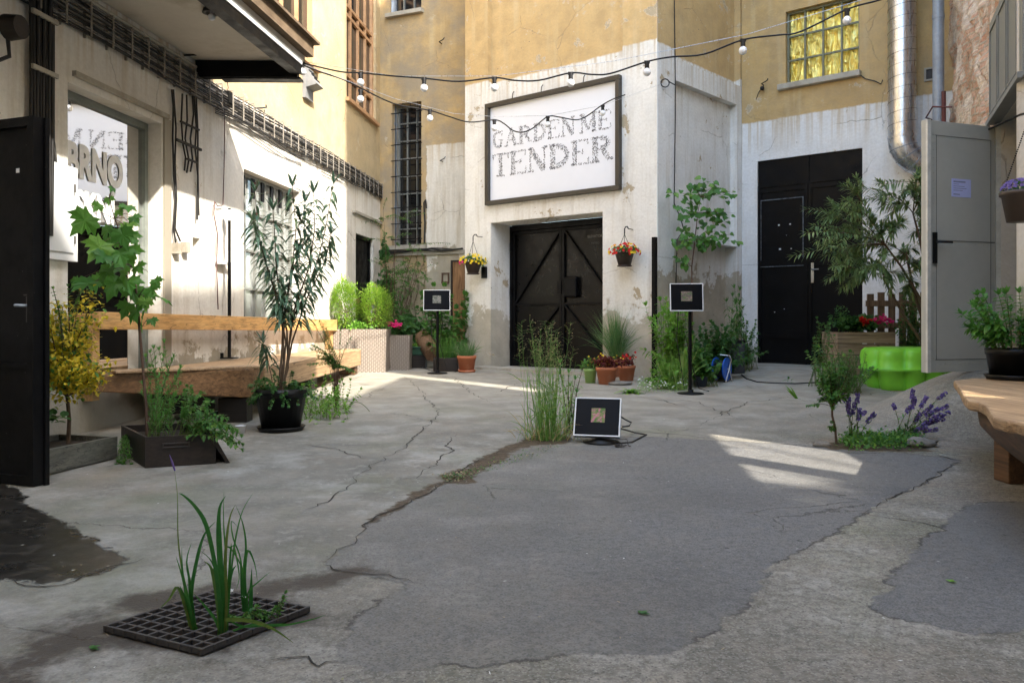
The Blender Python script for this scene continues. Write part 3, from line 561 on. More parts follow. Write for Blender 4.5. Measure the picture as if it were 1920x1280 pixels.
# gate leaves
go = -.50; mid = (ga[0]+ga[1])/2
bk = MB(); FB.box(bk, ga[0], ga[1], ga[2], ga[3], go-.05, go-.03); bk.build('gate_backing', M['steel_black'], eb)
fr_ = MB(); FB.box(fr_, ga[0]+.02, ga[0]+.07, .1, ga[3]-.02, go, go+.05); FB.box(fr_, ga[1]-.06, ga[1], .1, ga[3]-.02, go, go+.05); FB.box(fr_, ga[0]+.07, ga[1]-.06, ga[3]-.10, ga[3]-.01, go, go+.06); fr_.build('gate_frame', M['steel_black'], eb)
for k, (a, b) in enumerate(((ga[0]+.075, mid-.003), (mid+.003, ga[1]-.065))):
    l = MB(); zb, zt = .17, ga[3]-.11; zm = 1.15
    FB.box(l, a, b, zb, zt, go-.028, go); lf = l.build('gate_leaf', M['steel_gate'], eb)
    r = MB(); t4 = .045
    FB.box(r, a, a+t4, zb, zt, go+.001, go+.04); FB.box(r, b-t4, b, zb, zt, go+.001, go+.04)
    for z in (zb, zt-t4): FB.box(r, a+t4, b-t4, z, z+t4, go+.001, go+.038)
    FB.box(r, a+t4, b-t4, zm-.015, zm+.015, go+.001, go+.036)
    o_in, o_out = (b-t4, a+t4) if k == 0 else (a+t4, b-t4)
    r.beam(FB.P(o_in, zt-t4, go+.02), FB.P(o_out, zm+.02, go+.02), .03, .045, FB.n); r.beam(FB.P(o_in, zm-.02, go+.02), FB.P(o_out, zb+t4, go+.02), .03, .045, FB.n)
    r.build('brace', M['steel_black'], lf)
    if k == 1:
        h = MB(); FB.box(h, a+.05, a+.30, 1.24, 1.56, go+.002, go+.09); h.build('lock_box', M['steel_black'], lf, .03)
        text_mesh('ELEVATOR', .055, FB, b-.52, 2.13, go+.003, 'stencil', plain('faded_stencil', (.20, .20, .19), .8), lf, 1.0, .001)
        text_mesh('1. PATRO', .045, FB, b-.50, 2.03, go+.003, 'stencil', plain('faded_stencil_small', (.09, .09, .085), .8), lf, 1.0, .001)
    else:
        h = MB(); FB.box(h, b-.045-.03, b+.0, 1.30, 1.50, go+.041, go+.055); h.build('latch_plate', M['steel_black'], lf)
for z in (.45, 1.3, 2.0): hg = MB(); hg.tube([FB.P(ga[0]+.05, z, go+.06), FB.P(ga[0]+.05, z+.13, go+.06)], .02, 10); hg.build('hinge', M['steel_black'], eb)
th = MB(); a = FB.sp(895); th.prism([FB.P(.42, 0, .02)[:2], FB.P(.42, 0, .34)[:2], FB.P(2.85, 0, .34)[:2], FB.P(2.85, 0, .02)[:2]], .0, .185); th.prism([FB.P(ga[0], 0, go)[:2], FB.P(ga[0], 0, .019)[:2], FB.P(ga[1], 0, .019)[:2], FB.P(ga[1], 0, go)[:2]], 0, .165)
th.build('threshold', M['concrete'], eb)
# ---- rear right wall
db = thing('rear_building', 'rear ochre and white building with tall black door and gold-foiled window', 'building', DW.P(1.4, 0))
mDW = plaster('rear_wall_plaster', top=3.92, damp=.35, white=(.84, .84, .83), yel=(.56, .385, .165), grime=.35, peel=.9, greyel=.25)
dd = (DW.sp(1420), DW.sp(1617), .2, 3.32); dw = (DW.sp(1473), DW.sp(1611), 4.41, 5.49)
DW.wall('wall', 0, 2.95, -.1, 9.2, [(*dd, .06, 0), (*dw, .12, 0)], mDW, db, back=3)
foil = MB(); foil.uv = None; NX, NZ = 60, 40
fv = []; 
for j in range(NZ+1):
    for i in range(NX+1):
        a = dw[0]+(dw[1]-dw[0])*i/NX; z = dw[2]+(dw[3]-dw[2])*j/NZ
        h_ = .055*mnoise.noise(Vector((a*13, z*2.2, 0)))+.014*mnoise.noise(Vector((a*26, z*11, 3)))+.012*abs(mnoise.noise(Vector((a*9, z*14, 8))))
        fv.append(DW.P(a, z, -.145+h_))
foil.add(fv, [(j*(NX+1)+i, j*(NX+1)+i+1, (j+1)*(NX+1)+i+1, (j+1)*(NX+1)+i) for j in range(NZ) for i in range(NX)], 0, False)
wo = foil.build('window', M['foil'], db)
f = MB(); mfr = plain('green_grey_window_bars', (.16, .17, .12), .6)
A0, A1, Z0, Z1 = dw
DW.box(f, A0, A0+.03, Z0, Z1, -.11, -.07); DW.box(f, A1-.03, A1, Z0, Z1, -.11, -.07); DW.box(f, A0, A1, Z0, Z0+.03, -.109, -.071); DW.box(f, A0, A1, Z1-.03, Z1, -.109, -.071)
for i in (1, 2, 3): a = A0+(A1-A0)*i/4; DW.box(f, a-.012, a+.012, Z0, Z1, -.108, -.072)
for i in (1, 2): z = Z0+(Z1-Z0)*i/3; DW.box(f, A0, A1, z-.012, z+.012, -.107, -.073)
f.build('frame', mfr, wo)
sl = MB(); DW.box(sl, A0-.10, A1+.03, Z0-.085, Z0-.001, -.1, .09); sl.build('sill', M['concrete'], wo, .01)
# tall door
dm = (dd[0]+dd[1])/2
mdoor = blackmetal('black_door_paint', (.0022, .0022, .0026), (.007, .0068, .0068), .48, .14)
zt = 2.93
tr = MB(); DW.box(tr, dd[0], dm-.01, zt+.01, dd[3], -.06, -.035); DW.box(tr, dm+.01, dd[1], zt+.01, dd[3], -.06, -.035); DW.box(tr, dm-.01, dm+.01, zt, dd[3], -.06, -.02); DW.box(tr, dd[0], dd[1], zt-.02, zt+.01, -.06, -.018); tr.build('transom_panel', mdoor, db)
for k, (a, b) in enumerate(((dd[0]+.004, dm-.004), (dm+.004, dd[1]-.004))):
    l = MB(); DW.box(l, a, b, .22, zt-.022, -.06, -.03); lf = l.build('door', mdoor, db)
    r = MB()
    for q in (a, b-.05): DW.box(r, q, q+.05, .22, zt-.022, -.029, -.012)
    for z in (.22, .62, 1.70, zt-.10): DW.box(r, a+.05, b-.05, z, z+.05, -.029, -.014)
    r.build('door_frame', mdoor, lf)
    if k == 0:
        e = MB(); lx0, lx1, lz0, lz1 = a+.045, b-.06, 1.70, 2.72
        for q0, q1, y0, y1 in ((lx0, lx1, lz1-.014, lz1), (lx1-.014, lx1, lz0+.12, lz1-.014), (lx0, lx0+.008, lz0+.1, lz1-.014), (lx0, lx1, lz0, lz0+.012)): DW.box(e, q0, q1, y0, y1, -.0139, -.008)
        e.build('worn_edge', plain('worn_pale_edge', (.12, .13, .14), .7, 0, .8, 22, .3, .2, (.02, .02, .02)), lf)
        for (px, py, w_) in ((1460, 422, .035), (1481, 420, .03), (1474, 441, .012), (1462, 467, .04), (1483, 466, .025), (1452, 585, .02), (1470, 579, .015)):
            q, z = DW.wp(px, py); w_ *= .75; e = MB(); DW.box(e, q-w_/2, q+w_/2, z-w_*.4, z+w_*.4, -.0119, -.009); e.build('tape_scrap', M['white_paint'], lf)
    else:
        h = MB(); q, z = DW.wp(1523, 508); DW.box(h, q-.02, q+.02, z-.17, z+.12, -.012, -.004); h.tube([DW.P(q, z+.02, -.01), DW.P(q, z+.02, .05), DW.P(q+.11, z+.02, .055)], .010, 8); h.build('handle', M['duct'], lf)
# ---- brick building
bb = thing('brick_building', 'right building of crumbling bare brick beside the grey door', 'building', BW.P(2, 0))
bm = MB(); bm.uv = []; NX, NZ = 110, 150; s0, s1, z0, z1 = 0.02, 4.3, 0, 6.0; vs = []
for j in range(NZ+1):
    for i in range(NX+1):
        a = s0+(s1-s0)*i/NX; z = z0+(z1-z0)*j/NZ; p = Vector((a, z, 0))
        o = .055*mnoise.fractal(p*1.3, .9, 2, 4)+.045*mnoise.noise(p*5)+.020*mnoise.noise(p*13)
        gq = abs((z-3.35)-(a-1.2)*.95)                      # the diagonal groove of a lost stair
        o += -.075*math.exp(-(gq/.10)**2)+.05*math.exp(-((gq-.22)/.10)**2)
        if i in (0,) or j in (NZ,): o = 0
        vs.append(BW.P(a, z, o-.03)); bm.uv.append((a, z))
bm.add(vs, [(j*(NX+1)+i, j*(NX+1)+i+1, (j+1)*(NX+1)+i+1, (j+1)*(NX+1)+i) for j in range(NZ) for i in range(NX)], 0, True)
bm.build('brick_face', M['brick'], bb)
ss = BW.sp(1920)
mbr = plaster('brick_building_render', top=20, damp=.9, white=(.45, .41, .35), grime=.6)
BW.wall('wall', -1.12, 4.4, -.1, 15, [(-1.12, -.09, .40, 2.54, .25, 0), (.02, 4.3, 0, 6.0, .25, 1)], mbr, bb, back=6)
BW.wall('lower_wall', -1.55, -1.12, -.1, 4.2, [], mbr, bb, back=6)
# grey steel portal
po = MB(); BW.box(po, -.085, .015, .40, 2.54, -.06, .035); BW.box(po, -1.3, -1.2, .40, 2.54, -.06, .035); po.build('portal_frame', plain('portal_column_paint', (.36, .355, .31), .45), bb)
po = MB(); BW.box(po, -1.5, .02, 2.545, 3.40, .0, .07); pt = po.build('portal_panel', M['grey_frame'], bb)
po = MB()
for a, b in ((-.42, -.03), (-.86, -.48), (-1.3, -.92)): 
    for q in ((a, b, 2.62, 2.635), (a, b, 3.31, 3.325), (a, a+.012, 2.635, 3.31), (b-.012, b, 2.635, 3.31)): BW.box(po, *q, .071, .080)
BW.box(po, -1.5, .03, 2.535, 2.575, .0705, .10); po.build('panel_rib', M['grey_frame'], pt)
po = MB(); BW.box(po, -.22, -.09, .40, 2.50, -.20, -.17); po.build('inner_door', plain('pale_blue_inner_door', (.34, .41, .52), .5, 0, .06), bb)
po = MB(); BW.box(po, -1.2, -.22, .40, 2.53, -.24, -.20); di = po.build('inner_door', M['grey_frame'], bb); di['label'] = 'dark grey inner door leaf'
# open grey door
dO = Vector((4.10, 6.73, 0)); dF = Vector((3.345, 6.47, 0)); GD = Wall((dF.x, dF.y), (dO.x-dF.x, dO.y-dF.y)); dL = (dO-dF).length
gd = thing('open_door', 'grey beige steel door standing open with a paper notice taped on it', 'door', GD.P(dL, .47))
zb = .475; zt = 2.52
d = MB(); GD.box(d, 0, dL, zb, zt, -.045, 0); lf = d.build('door_leaf', M['grey_door'], gd, .003)
d = MB()
for q in ((.10, dL-.03, 1.545, 1.552), (.10, dL-.03, zb+.10, zb+.105), (.11, .114, zb+.1, zt-.12), (.10, dL-.10, zt-.12, zt-.116), (dL-.10, dL-.096, zb+.1, zt-.12)): GD.box(d, *q, .0005, .0025)
d.build('seam', plain('dark_door_seam', (.13, .125, .11), .8), gd)  # seams drawn as thin dark strips
d = MB(); random.seed(5)
for z in [zb+.12+i*.0625 for i in range(30)]:
    for a in (.08, dL-.05): d.ball(GD.P(a, z, .001), .0045, 6, 4)
for i in range(13): d.ball(GD.P(.1+i*.052, 1.52, .001), .0045, 6, 4); d.ball(GD.P(.1+i*.052, zb+.07, .001), .0045, 6, 4)
d.build('rivet', M['grey_door'], gd)
d = MB(); GD.box(d, 0.0, .035, zb, zt, .0005, .02); d.build('edge_strip', plain('pale_edge_strip', (.62, .60, .54), .45), gd)
d = MB(); q, z = GD.wp(1752, 466); GD.box(d, q-.022, q+.012, z-.12, z+.13, .001, .02); d.tube([GD.P(q, z+.05, .01), GD.P(q, z+.05, .05), GD.P(q+.13, z+.05, .055)], .009, 8); d.build('handle', M['black'], gd)
q, z = GD.wp(1802, 353); d = MB(); GD.box(d, q-.105, q+.105, z-.075, z+.075, .001, .0025)
nt = topmesh(d, 'paper_notice', M['paper'], 'pale lilac paper notice with a few printed lines taped to open grey door', 'notice')
d = MB()
for i, (l_, h_) in enumerate(((.13, .012), (.06, .005), (.12, .005), (.14, .005), (.10, .005), (.0, 0), (.07, .008))):
    if l_: GD.box(d, q-.085, q-.085+l_, z+.045-i*.017, z+.045-i*.017+h_, .0027, .0031)
d.build('print', plain('grey_violet_print', (.24, .25, .40), .8), nt)

# ---- unseen blocks added behind and beside the camera to shade the yard
def block(name, label, poly, h, mat):
    b = MB(); b.prism(poly, -.1, h); b.uv = [(v[0]+v[1], v[2]) for v in b.v]; o = b.build(name, mat); return tag(o, label, 'building')
mOff = plaster('blocker_plaster', top=4, damp=.8)
block('gate_blocker', 'unseen low gate building behind the camera, sized to shade the foreground', [(-5, -1.2), (2.2, -1.2), (2.2, -6), (-5, -6)], 5.6, mOff)
block('tower_blocker', 'unseen tall block behind the camera on the right, added to cast shade', [(2.2, -1.2), (4.6, -1.2), (4.6, -6), (2.2, -6)], 9.8, mOff)
YW = Wall((3.0, -1.15), (.30, 4.1)); YW.n = V_ if False else (YW.n if YW.n.x < 0 else -YW.n)
yw = thing('slotted_blocker', 'unseen high wall right of the camera, added for shade, slotted for sun flecks', 'wall', YW.P(2, 0))  # unseen wall added to block the sun, its slot shaped for flecks
YW.wall('wall', 0, 4.1, -.1, 9.2, [(2.9, 4.1, 1.5, 2.75, .3, 0)], mOff, yw, back=0)
YW.wall('wall', 4.1, 6.7, -.1, 6.45, [(4.1, 5.25, 1.5, 2.75, .3, 0)], mOff, yw, back=0)
# ================================================================== plant helpers
rnd = random.random
def ru(a, b): return a+(b-a)*random.random()
def g_(s=1): return random.gauss(0, s)
def rdir(zmin=-1):
    while 1:
        v = Vector((g_(), g_(), g_()))
        if v.length > .1:
            v.normalize()
            if v.z >= zmin: return v
TPL = {
 'lance': ([(0,0,0),(-.42,.22,.08),(-.5,.5,.1),(-.28,.8,.06),(0,1,0),(.28,.8,.06),(.5,.5,.1),(.42,.22,.08),(0,.22,0),(0,.5,0),(0,.8,0)], [(0,8,1),(1,8,9,2),(2,9,10,3),(3,10,4),(0,7,8),(7,6,9,8),(6,5,10,9),(5,4,10)]),
 'small': ([(0,0,0),(-.5,.45,.14),(0,1,0),(.5,.45,.14),(0,.45,0)], [(0,4,1),(1,4,2),(0,3,4),(3,2,4)]),
 'ovate': ([(0,0,0),(-.42,.2,.1),(-.5,.45,.12),(-.3,.75,.05),(0,1,-.05),(.3,.75,.05),(.5,.45,.12),(.42,.2,.1),(0,.35,0),(0,.75,0)], [(0,8,1),(1,8,2),(2,8,9,3),(3,9,4),(0,7,8),(7,6,8),(6,5,9,8),(5,4,9)]),
 'heart': ([(0,0,0),(-.3,-.12,.05),(-.52,.15,.1),(-.42,.55,.08),(0,1,-.05),(.42,.55,.08),(.52,.15,.1),(.3,-.12,.05),(0,.45,0)], [(0,8,1),(1,8,2),(2,8,3),(3,8,4),(0,7,8),(7,6,8),(6,5,8),(5,4,8)]),
}
_mp = [(0,0),(-.10,.02),(-.34,-.10),(-.30,.06),(-.52,.12),(-.46,.26),(-.62,.50),(-.42,.46),(-.40,.60),(-.22,.50),(-.24,.72),(-.14,.74),(0,1.02)]
_mpv = [(x, y, .30*abs(x)-.35*x*x*(1 if y < .4 else 2.2)-.18*max(0, y-.6)+.04*((i*37) % 5-2)*.3) for i, (x, y) in enumerate(_mp)]; _r = [(-x, y, z) for x, y, z in _mpv[1:-1]][::-1]
_all = _mpv+_r+[(0, .32, 0)]
TPL['maple'] = (_all, [(i, i+1, len(_all)-1) for i in range(len(_all)-2)]+[(len(_all)-2, 0, len(_all)-1)])
Zv = Vector((0, 0, 1))
def leaf(mb, kind, base, d, L, W, curl=.2, up=None, mi=0, roll=0):
    d = Vector(d).normalized(); up = up or Zv; r = d.cross(up)
    if r.length < .05: r = d.cross(Vector((g_(), g_(), .1)))
    r.normalize(); n = r.cross(d)
    if roll: q = Matrix.Rotation(roll, 3, d); r = q @ r; n = q @ n
    V, Fc = TPL[kind]
    mb.add([base+r*(x*W)+d*(y*L)+n*(z*W)-Zv*(curl*L*y*y) for x, y, z in V], Fc, mi)
def blade(mb, base, d, L, W, droop, seg=6, mi=0, side=None):
    p = Vector(base); d = Vector(d).normalized(); s_ = side or d.cross(Vector((g_(), g_(), .3))).normalized(); vs = []
    for i in range(seg+1):
        t = i/seg; w_ = W*(1-.15*t if t < .6 else max(.04, (1-t)/.4*.91))*.5
        vs += [p-s_*w_, p+s_*w_]; p = p+d*(L/seg); d = (d-Zv*droop/seg*(.4+1.6*t)).normalized(); 
    mb.add(vs, [(2*i, 2*i+1, 2*i+3, 2*i+2) for i in range(seg)], mi, True); return p
def grass(mb, c, n, h, r, W, lean=.35, droop=.8, seg=6):
    for _ in range(n):
        a = ru(0, 6.283); q = math.sqrt(rnd())*r; b = Vector(c)+Vector((q*math.cos(a), q*math.sin(a), 0)); l = abs(g_(lean))
        a2 = a+g_(.6); blade(mb, b, (l*math.cos(a2), l*math.sin(a2), 1), h*ru(.55, 1.08), W*ru(.6, 1.2), droop*ru(.3, 1.5), seg)
def bush(mb, c, R, n, kind, L, W, clumps=14, cs=.34, droop=.25, upb=.3, mi=0):
    c = Vector(c); R = Vector(R); C_ = []
    for _ in range(clumps):
        v = rdir(); q = rnd()**.45; C_.append(Vector((v.x*R.x, v.y*R.y, v.z*R.z))*q*.82)
    for _ in range(n):
        k = random.choice(C_); p = k+Vector((g_()*R.x, g_()*R.y, g_()*R.z))*cs*.5
        e = math.sqrt((p.x/R.x)**2+(p.y/R.y)**2+(p.z/R.z)**2)
        if e > 1.15: continue
        d = (p.normalized()*.7+rdir()*.8+Vector((0, 0, upb))); leaf(mb, kind, c+p, d, L*ru(.6, 1.15), W*ru(.7, 1.15), droop*ru(0, 2), mi=mi, roll=g_(.6))
def bez(p0, p1, bend, n=8):
    p0 = Vector(p0); p1 = Vector(p1); b = (p0+p1)/2+Vector(bend)
    return [p0*(1-t)**2+b*2*t*(1-t)+p1*t*t for t in [i/n for i in range(n+1)]]
def along(pts, t):
    k = t*(len(pts)-1); i = min(int(k), len(pts)-2); return pts[i].lerp(pts[i+1], k-i), (pts[i+1]-pts[i]).normalized()
def twig(ms, ml, pts, r0, r1, kind, n, L, W, start=.15, whorl=2, out=.9, fwd=.5, droop=.3, tip=True, mi=0, nside=6):
    ms.tube(pts, [r0+(r1-r0)*i/(len(pts)-1) for i in range(len(pts))], nside)
    for i in range(n):
        t = start+(1-start)*(i+rnd()*.5)/n; p, d = along(pts, min(.999, t)); a0 = ru(0, 6.28); o = d.orthogonal().normalized(); b = d.cross(o)
        for k in range(whorl):
            a = a0+6.283*k/whorl+g_(.2); v = (o*math.cos(a)+b*math.sin(a))*out+d*fwd
            leaf(ml, kind, p, v, L*ru(.65, 1.1)*(1-.25*t), W*ru(.8, 1.1), droop*ru(.4, 1.6), mi=mi)
    if tip:
        for k in range(5): a = 6.28*k/5; d = (pts[-1]-pts[-2]).normalized(); o = d.orthogonal().normalized(); b = d.cross(o); leaf(ml, kind, pts[-1], d+(o*math.cos(a)+b*math.sin(a))*.5, L*.7, W*.8, .1, mi=mi)
def flower(mb, c, r, n=5, mi=0, d=None):
    d = d or (rdir()*.6+Vector((0, -.6, .7))).normalized(); o = d.orthogonal().normalized(); b = d.cross(o)
    for k in range(n): a = 6.283*k/n; leaf(mb, 'small', c, (o*math.cos(a)+b*math.sin(a))+d*.35, r, r*.9, 0, up=d, mi=mi)
def pot(parent, c, r_top, r_bot, h, mat, name='pot', lip=.02, saucer=False, soil=True):
    m_ = MB(); t = .008
    m_.lathe([(0, .001), (r_bot, .001), (r_bot+(r_top-r_bot)*.8, h*.80), (r_top, h*.80+.001), (r_top+lip*.3, h), (r_top-t, h), (r_top-t*1.5, h*.86), (0, h*.86)] if lip else [(0, .001), (r_bot, .001), (r_top, h), (r_top-t, h), (r_top-t*1.5, h*.88), (0, h*.88)], c)
    o = m_.build(name, mat, parent)
    if saucer: m_ = MB(); m_.lathe([(0, .0), (r_bot*1.15, .0), (r_bot*1.3, .035), (r_bot*1.24, .035), (r_bot*1.1, .008)], c); m_.build('saucer', mat, parent)
    if soil: m_ = MB(); m_.lathe([(0, h*.90), (r_top-.014, h*.875)], c, 18); m_.build('soil', M['soil'], parent)
    return o
V3 = Vector
# ================================================================== things on the left
# tall black gate leaf
P0 = V3((-2.565, 4.33, 0)); dr_ = V3((-.935, .354, 0)).normalized(); GL = Wall((P0.x, P0.y), (dr_.x, dr_.y)); GL.n = -GL.n if GL.n.y > 0 else GL.n
gl = thing('gate_leaf', 'black steel gate leaf standing open at the left edge with lever handle', 'gate', GL.P(.95, .01))
m_ = MB(); GL.box(m_, 0.03, .98, .02, 1.995, -.02, 0); m_.build('panel', M['steel_black'], gl)
m_ = MB()
GL.box(m_, 0, .045, .005, 2.0, -.05, .03); GL.box(m_, .045, .98, 1.95, 2.0, -.05, .028); GL.box(m_, .045, .98, .005, .055, -.05, .028); GL.box(m_, .045, .98, .64, .665, .0005, .018); GL.box(m_, -.018, 0.0, .0, 2.0, -.055, -.03)
m_.build('frame', M['steel_black'], gl)
m_ = MB(); q, z = GL.wp(55, 573); GL.box(m_, q-.018, q+.018, z-.09, z+.05, .0005, .006); GL.box(m_, q-.03, q+.035, z+.055, z+.062, .0005, .008); h_ = m_.build('handle_plate', M['iron'], gl)
m_ = MB(); m_.tube([GL.P(q, z+.0, .0), GL.P(q, z, .045), GL.P(q+.045, z+.002, .05)], .008, 8); m_.build('handle', M['zinc'], h_)
m_ = MB(); q, z = GL.wp(34, 320); GL.box(m_, q-.012, q+.012, z-.012, z+.012, .0005, .003); m_.build('sticker', M['white_paint'], gl)
# electrical cabinet
q0, z0 = LW.wp(88, 490); q1, z1 = LW.wp(141, 306)
cbn = thing('electrical_cabinet', 'white sheet metal electrical cabinet on the wall beside the shop window', 'cabinet', LW.P(q1, 1.3))
q1 -= .04
za = LW.wp(141, 492)[1]; zb_ = LW.wp(141, 318)[1]
m_ = MB(); LW.box(m_, q1-.85, q1, za, zb_, .001, .05); m_.build('case', M['white_paint'], cbn, .004)
m_ = MB(); LW.box(m_, q1-.80, q1-.06, za+.06, zb_-.05, .0505, .062); d_ = m_.build('door', M['white_paint'], cbn, .003)
for z in (za+.16, zb_-.16): m_ = MB(); m_.tube([LW.P(q1-.055, z-.03, .064), LW.P(q1-.055, z+.03, .064)], .008, 8); m_.build('hinge', M['iron'], d_)
# cable tray with its bundle
ct = thing('cable_tray', 'long bundle of weathered cables in clips running along the left wall', 'cable tray', LW.P(4, 3.1))
random.seed(11)
NC = 12; M['cablel'] = plain('pale_weathered_cable', (.15, .14, .125), .7, 0, .6, 20); M['clipw'] = plain('dirty_clip', (.26, .23, .19), .8, 0, .5, 30)
for i in range(NC):
    z = 3.09+.021*i; pts = []; a = 2.0
    while a < s(718): pts.append(LW.P(a, z+.006*math.sin(a*2.3+i*1.7)+(.02*sm((7-a)/3)*(i-5)*.35)-.012*math.sin(a*.9), .045+.01*math.sin(a*3+i))); a += .33
    m_ = MB(); m_.tube(pts, .0075+.003*(i % 3 == 0), 5); m_.build('cable', (M['rubber'], M['cable_grey'], M['cablel'])[i % 3], ct)
a = 2.2; k = 0
while a < s(714):
    m_ = MB(); LW.box(m_, a-.006, a+.006, 3.07, 3.35, .003, .022); LW.box(m_, a-.008, a+.008, 3.08, 3.335, .066, .074); LW.box(m_, a-.006, a+.006, 3.335, 3.345, .0225, .074); m_.build('clip', M['clipw'], ct); a += .265+.02*math.sin(k); k += 1
m_ = MB(); m_.tube([LW.P(a_, 3.37, .03) for a_ in (2, 4, 6, 7.9)], .016, 8); m_.build('conduit', M['concrete'], ct)
sc = MB()
for i in range(5):
    pts = [LW.P(s(600)+j*.25, 3.07-.03*i*abs(math.sin(j*.7+i)), .05+.012*i) for j in range(8)] if i < 2 else [LW.P(8.2+j*.35, 3.06-.035*math.sin(j*.9+i)-.01*i, .06) for j in range(8)]
    sc.tube(pts, .006, 5)
sc.build('loose_cable', M['cable_grey'], ct)
# vertical trunk of black cables, top left
vb = thing('cable_riser', 'thick vertical bundle of black cables in the top left corner', 'cables', LW.P(5.3, 1.8))
q0 = s(45); q1 = s(82)
for i in range(11):
    a_ = q0+(q1-q0)*i/10; m_ = MB(); m_.tube([LW.P(a_+.008*math.sin(z*3+i*2), z, .05+.012*(i % 3)) for z in [1.5, 1.8, 2.1, 2.5, 2.9, 3.3, 3.7, 4.2]], .013, 6); m_.build('cable', M['rubber'], vb)
for px, py in ((60, 132), (60, 30)):
    z = LW.wp(px, py)[1]; m_ = MB(); LW.box(m_, q0-.03, q1+.03, z-.02, z+.012, .075, .095); m_.build('clip', M['concrete'], vb)
m_ = MB(); 
for o_ in (0, .03): m_.tube([LW.P(s(88)+o_, z+.0, .03) for z in (3.1, 2.8, 2.5, 2.2)]+[LW.P(s(96)+o_, 1.95, .03), LW.P(s(90), 1.8, .05)], .009, 6)
m_.build('loose_cable', M['rubber'], vb)
# flood light by it
fp = LW.at(14, 52, .12); fl = thing('wall_lamp', 'round rusty brown wall lamp at the top left corner with drooping cable', 'lamp', fp)
m_ = MB(); m_.tube([fp, fp+LW.n*.10], [.085, .075], 16); m_.build('lamp_body', M['dark_wood'], fl)
m_ = MB(); m_.tube([fp-LW.n*.11, fp], .02, 8); m_.tube([fp+V3((0, 0, -.05)), fp+V3((.0, .02, -.18)), LW.P(5.0, 2.42, .03), LW.P(5.15, 2.25, .03), LW.P(5.18, 1.7, .03)], .014, 6); m_.build('bracket', M['rubber'], fl)
# cable clusters hanging below the tray
hc = thing('hanging_cables', 'group of dark cables dropping down the white wall in clips', 'cables', LW.at(355, 330))
def wl(pts, off=.03): return [LW.at(x, y, off) for x, y in pts]
for pts in ([(322,168),(325,200),(324,260),(326,330),(330,375),(326,430),(330,462)], [(325,168),(330,240),(328,310),(331,372),(328,428),(338,452)], [(342,176),(340,225),(343,270),(348,295),(346,320)], [(350,178),(351,225),(347,260),(354,300),(350,324)], [(361,180),(363,215),(357,260),(361,300),(357,322)], [(364,180),(368,235),(366,280),(371,330),(370,412)], [(368,182),(371,250),(371,320),(372,380),(373,404)]):
    m_ = MB(); m_.tube(wl(pts), .009, 6); m_.build('cable', M['rubber'], hc)
for (x0, x1, y, ln) in ((330, 365, 228, .008), (322, 369, 262, .012), (342, 361, 298, .008)):
    m_ = MB(); a0_, z_ = LW.wp(x0, y); LW.box(m_, a0_, s(x1), z_-ln, z_+ln, .035, .055); m_.build('clip', M['cable_grey'], hc)
for x, y in ((326, 466), (342, 464)):
    a_, z_ = LW.wp(x, y); m_ = MB(); LW.box(m_, a_-.04, a_+.04, z_-.05, z_+.05, .002, .06); tag(m_.build('socket_box', M['concrete']), 'small plastic junction box, %s of the pair below the hanging cables' % ('left' if x < 330 else 'right'), 'junction box', 'junction boxes on the white wall')
# cable by the pole
a_, z_ = LW.wp(421, 190); pc = thing('junction_cable', 'thin red brown cable with small dark junction box below the canopy beam', 'cable', LW.P(a_, z_))
m_ = MB(); m_.tube(wl([(415,112),(424,140),(428,165),(424,176)]), .005, 5); m_.tube(wl([(421,186),(421,260),(420,320),(418,385),(408,386),(402,378),(401,402),(408,440),(406,500),(409,580)]), .006, 6); m_.build('cable', plain('red_brown_cable', (.09, .035, .03), .6), pc)
m_ = MB(); LW.box(m_, a_-.04, a_+.04, z_-.02, z_+.10, .002, .07); m_.build('box', M['steel_black'], pc)
# steel post against the wall
a_ = s(413); pl_ = thing('steel_post', 'slim black steel post bolted against the white wall behind the bench', 'post', LW.P(a_, .50, .12))
m_ = MB(); m_.tube([LW.P(a_, .5, .1), LW.P(a_, LW.wp(413, 492)[1], .1)], .018, 10); m_.tube([LW.P(a_, LW.wp(413, 492)[1], .1), LW.P(a_, LW.wp(416, 392)[1], .1)], .015, 10); m_.build('pole', M['steel_black'], pl_)
m_ = MB(); LW.box(m_, a_-.07, a_+.07, .5, .512, .03, .17); LW.box(m_, a_-.06, a_-.045, .5, .56, .03, .06); m_.build('base_plate', M['steel_black'], pl_)
m_ = MB(); z = LW.wp(413, 494)[1]; LW.box(m_, a_-.12, a_+.10, z-.012, z+.012, .005, .08); m_.build('wall_bracket', M['white_paint'], pl_)
m_ = MB(); z = LW.wp(418, 410)[1]; m_.tube([LW.P(a_, z-.03, .1), LW.P(a_, z+.08, .1)], .032, 10); m_.build('clamp', M['white_paint'], pl_)
# vent box on the yellow wall
a_, z_ = LW.wp(574, 160); vb2 = thing('vent_box', 'pale grey louvred box fixed to the sunlit ochre wall', 'vent', LW.P(a_, z_))
m_ = MB(); LW.box(m_, a_-.14, a_+.14, z_-.20, z_+.22, .002, .05)
m_.add([LW.P(a_+x_, z, o_) for x_ in (-.13, .13) for z, o_ in ((z_+.20, .051), (z_-.02, .20), (z_-.06, .051))], [(0, 1, 2), (5, 4, 3), (0, 3, 4, 1), (1, 4, 5, 2)]); m_.build('housing', plain('grey_plastic_vent', (.20, .20, .20), .6), vb2)
m_ = MB()
for r_ in range(3):
    for c_ in range(3):
        t0 = .18+.25*r_; z = z_+.20-.22*t0; o_ = .051+.149*t0; LW.box(m_, a_-.10+c_*.07, a_-.05+c_*.07, z-.018, z+.018, o_-.01, o_+.006)
m_.build('louvre', M['black'], vb2)
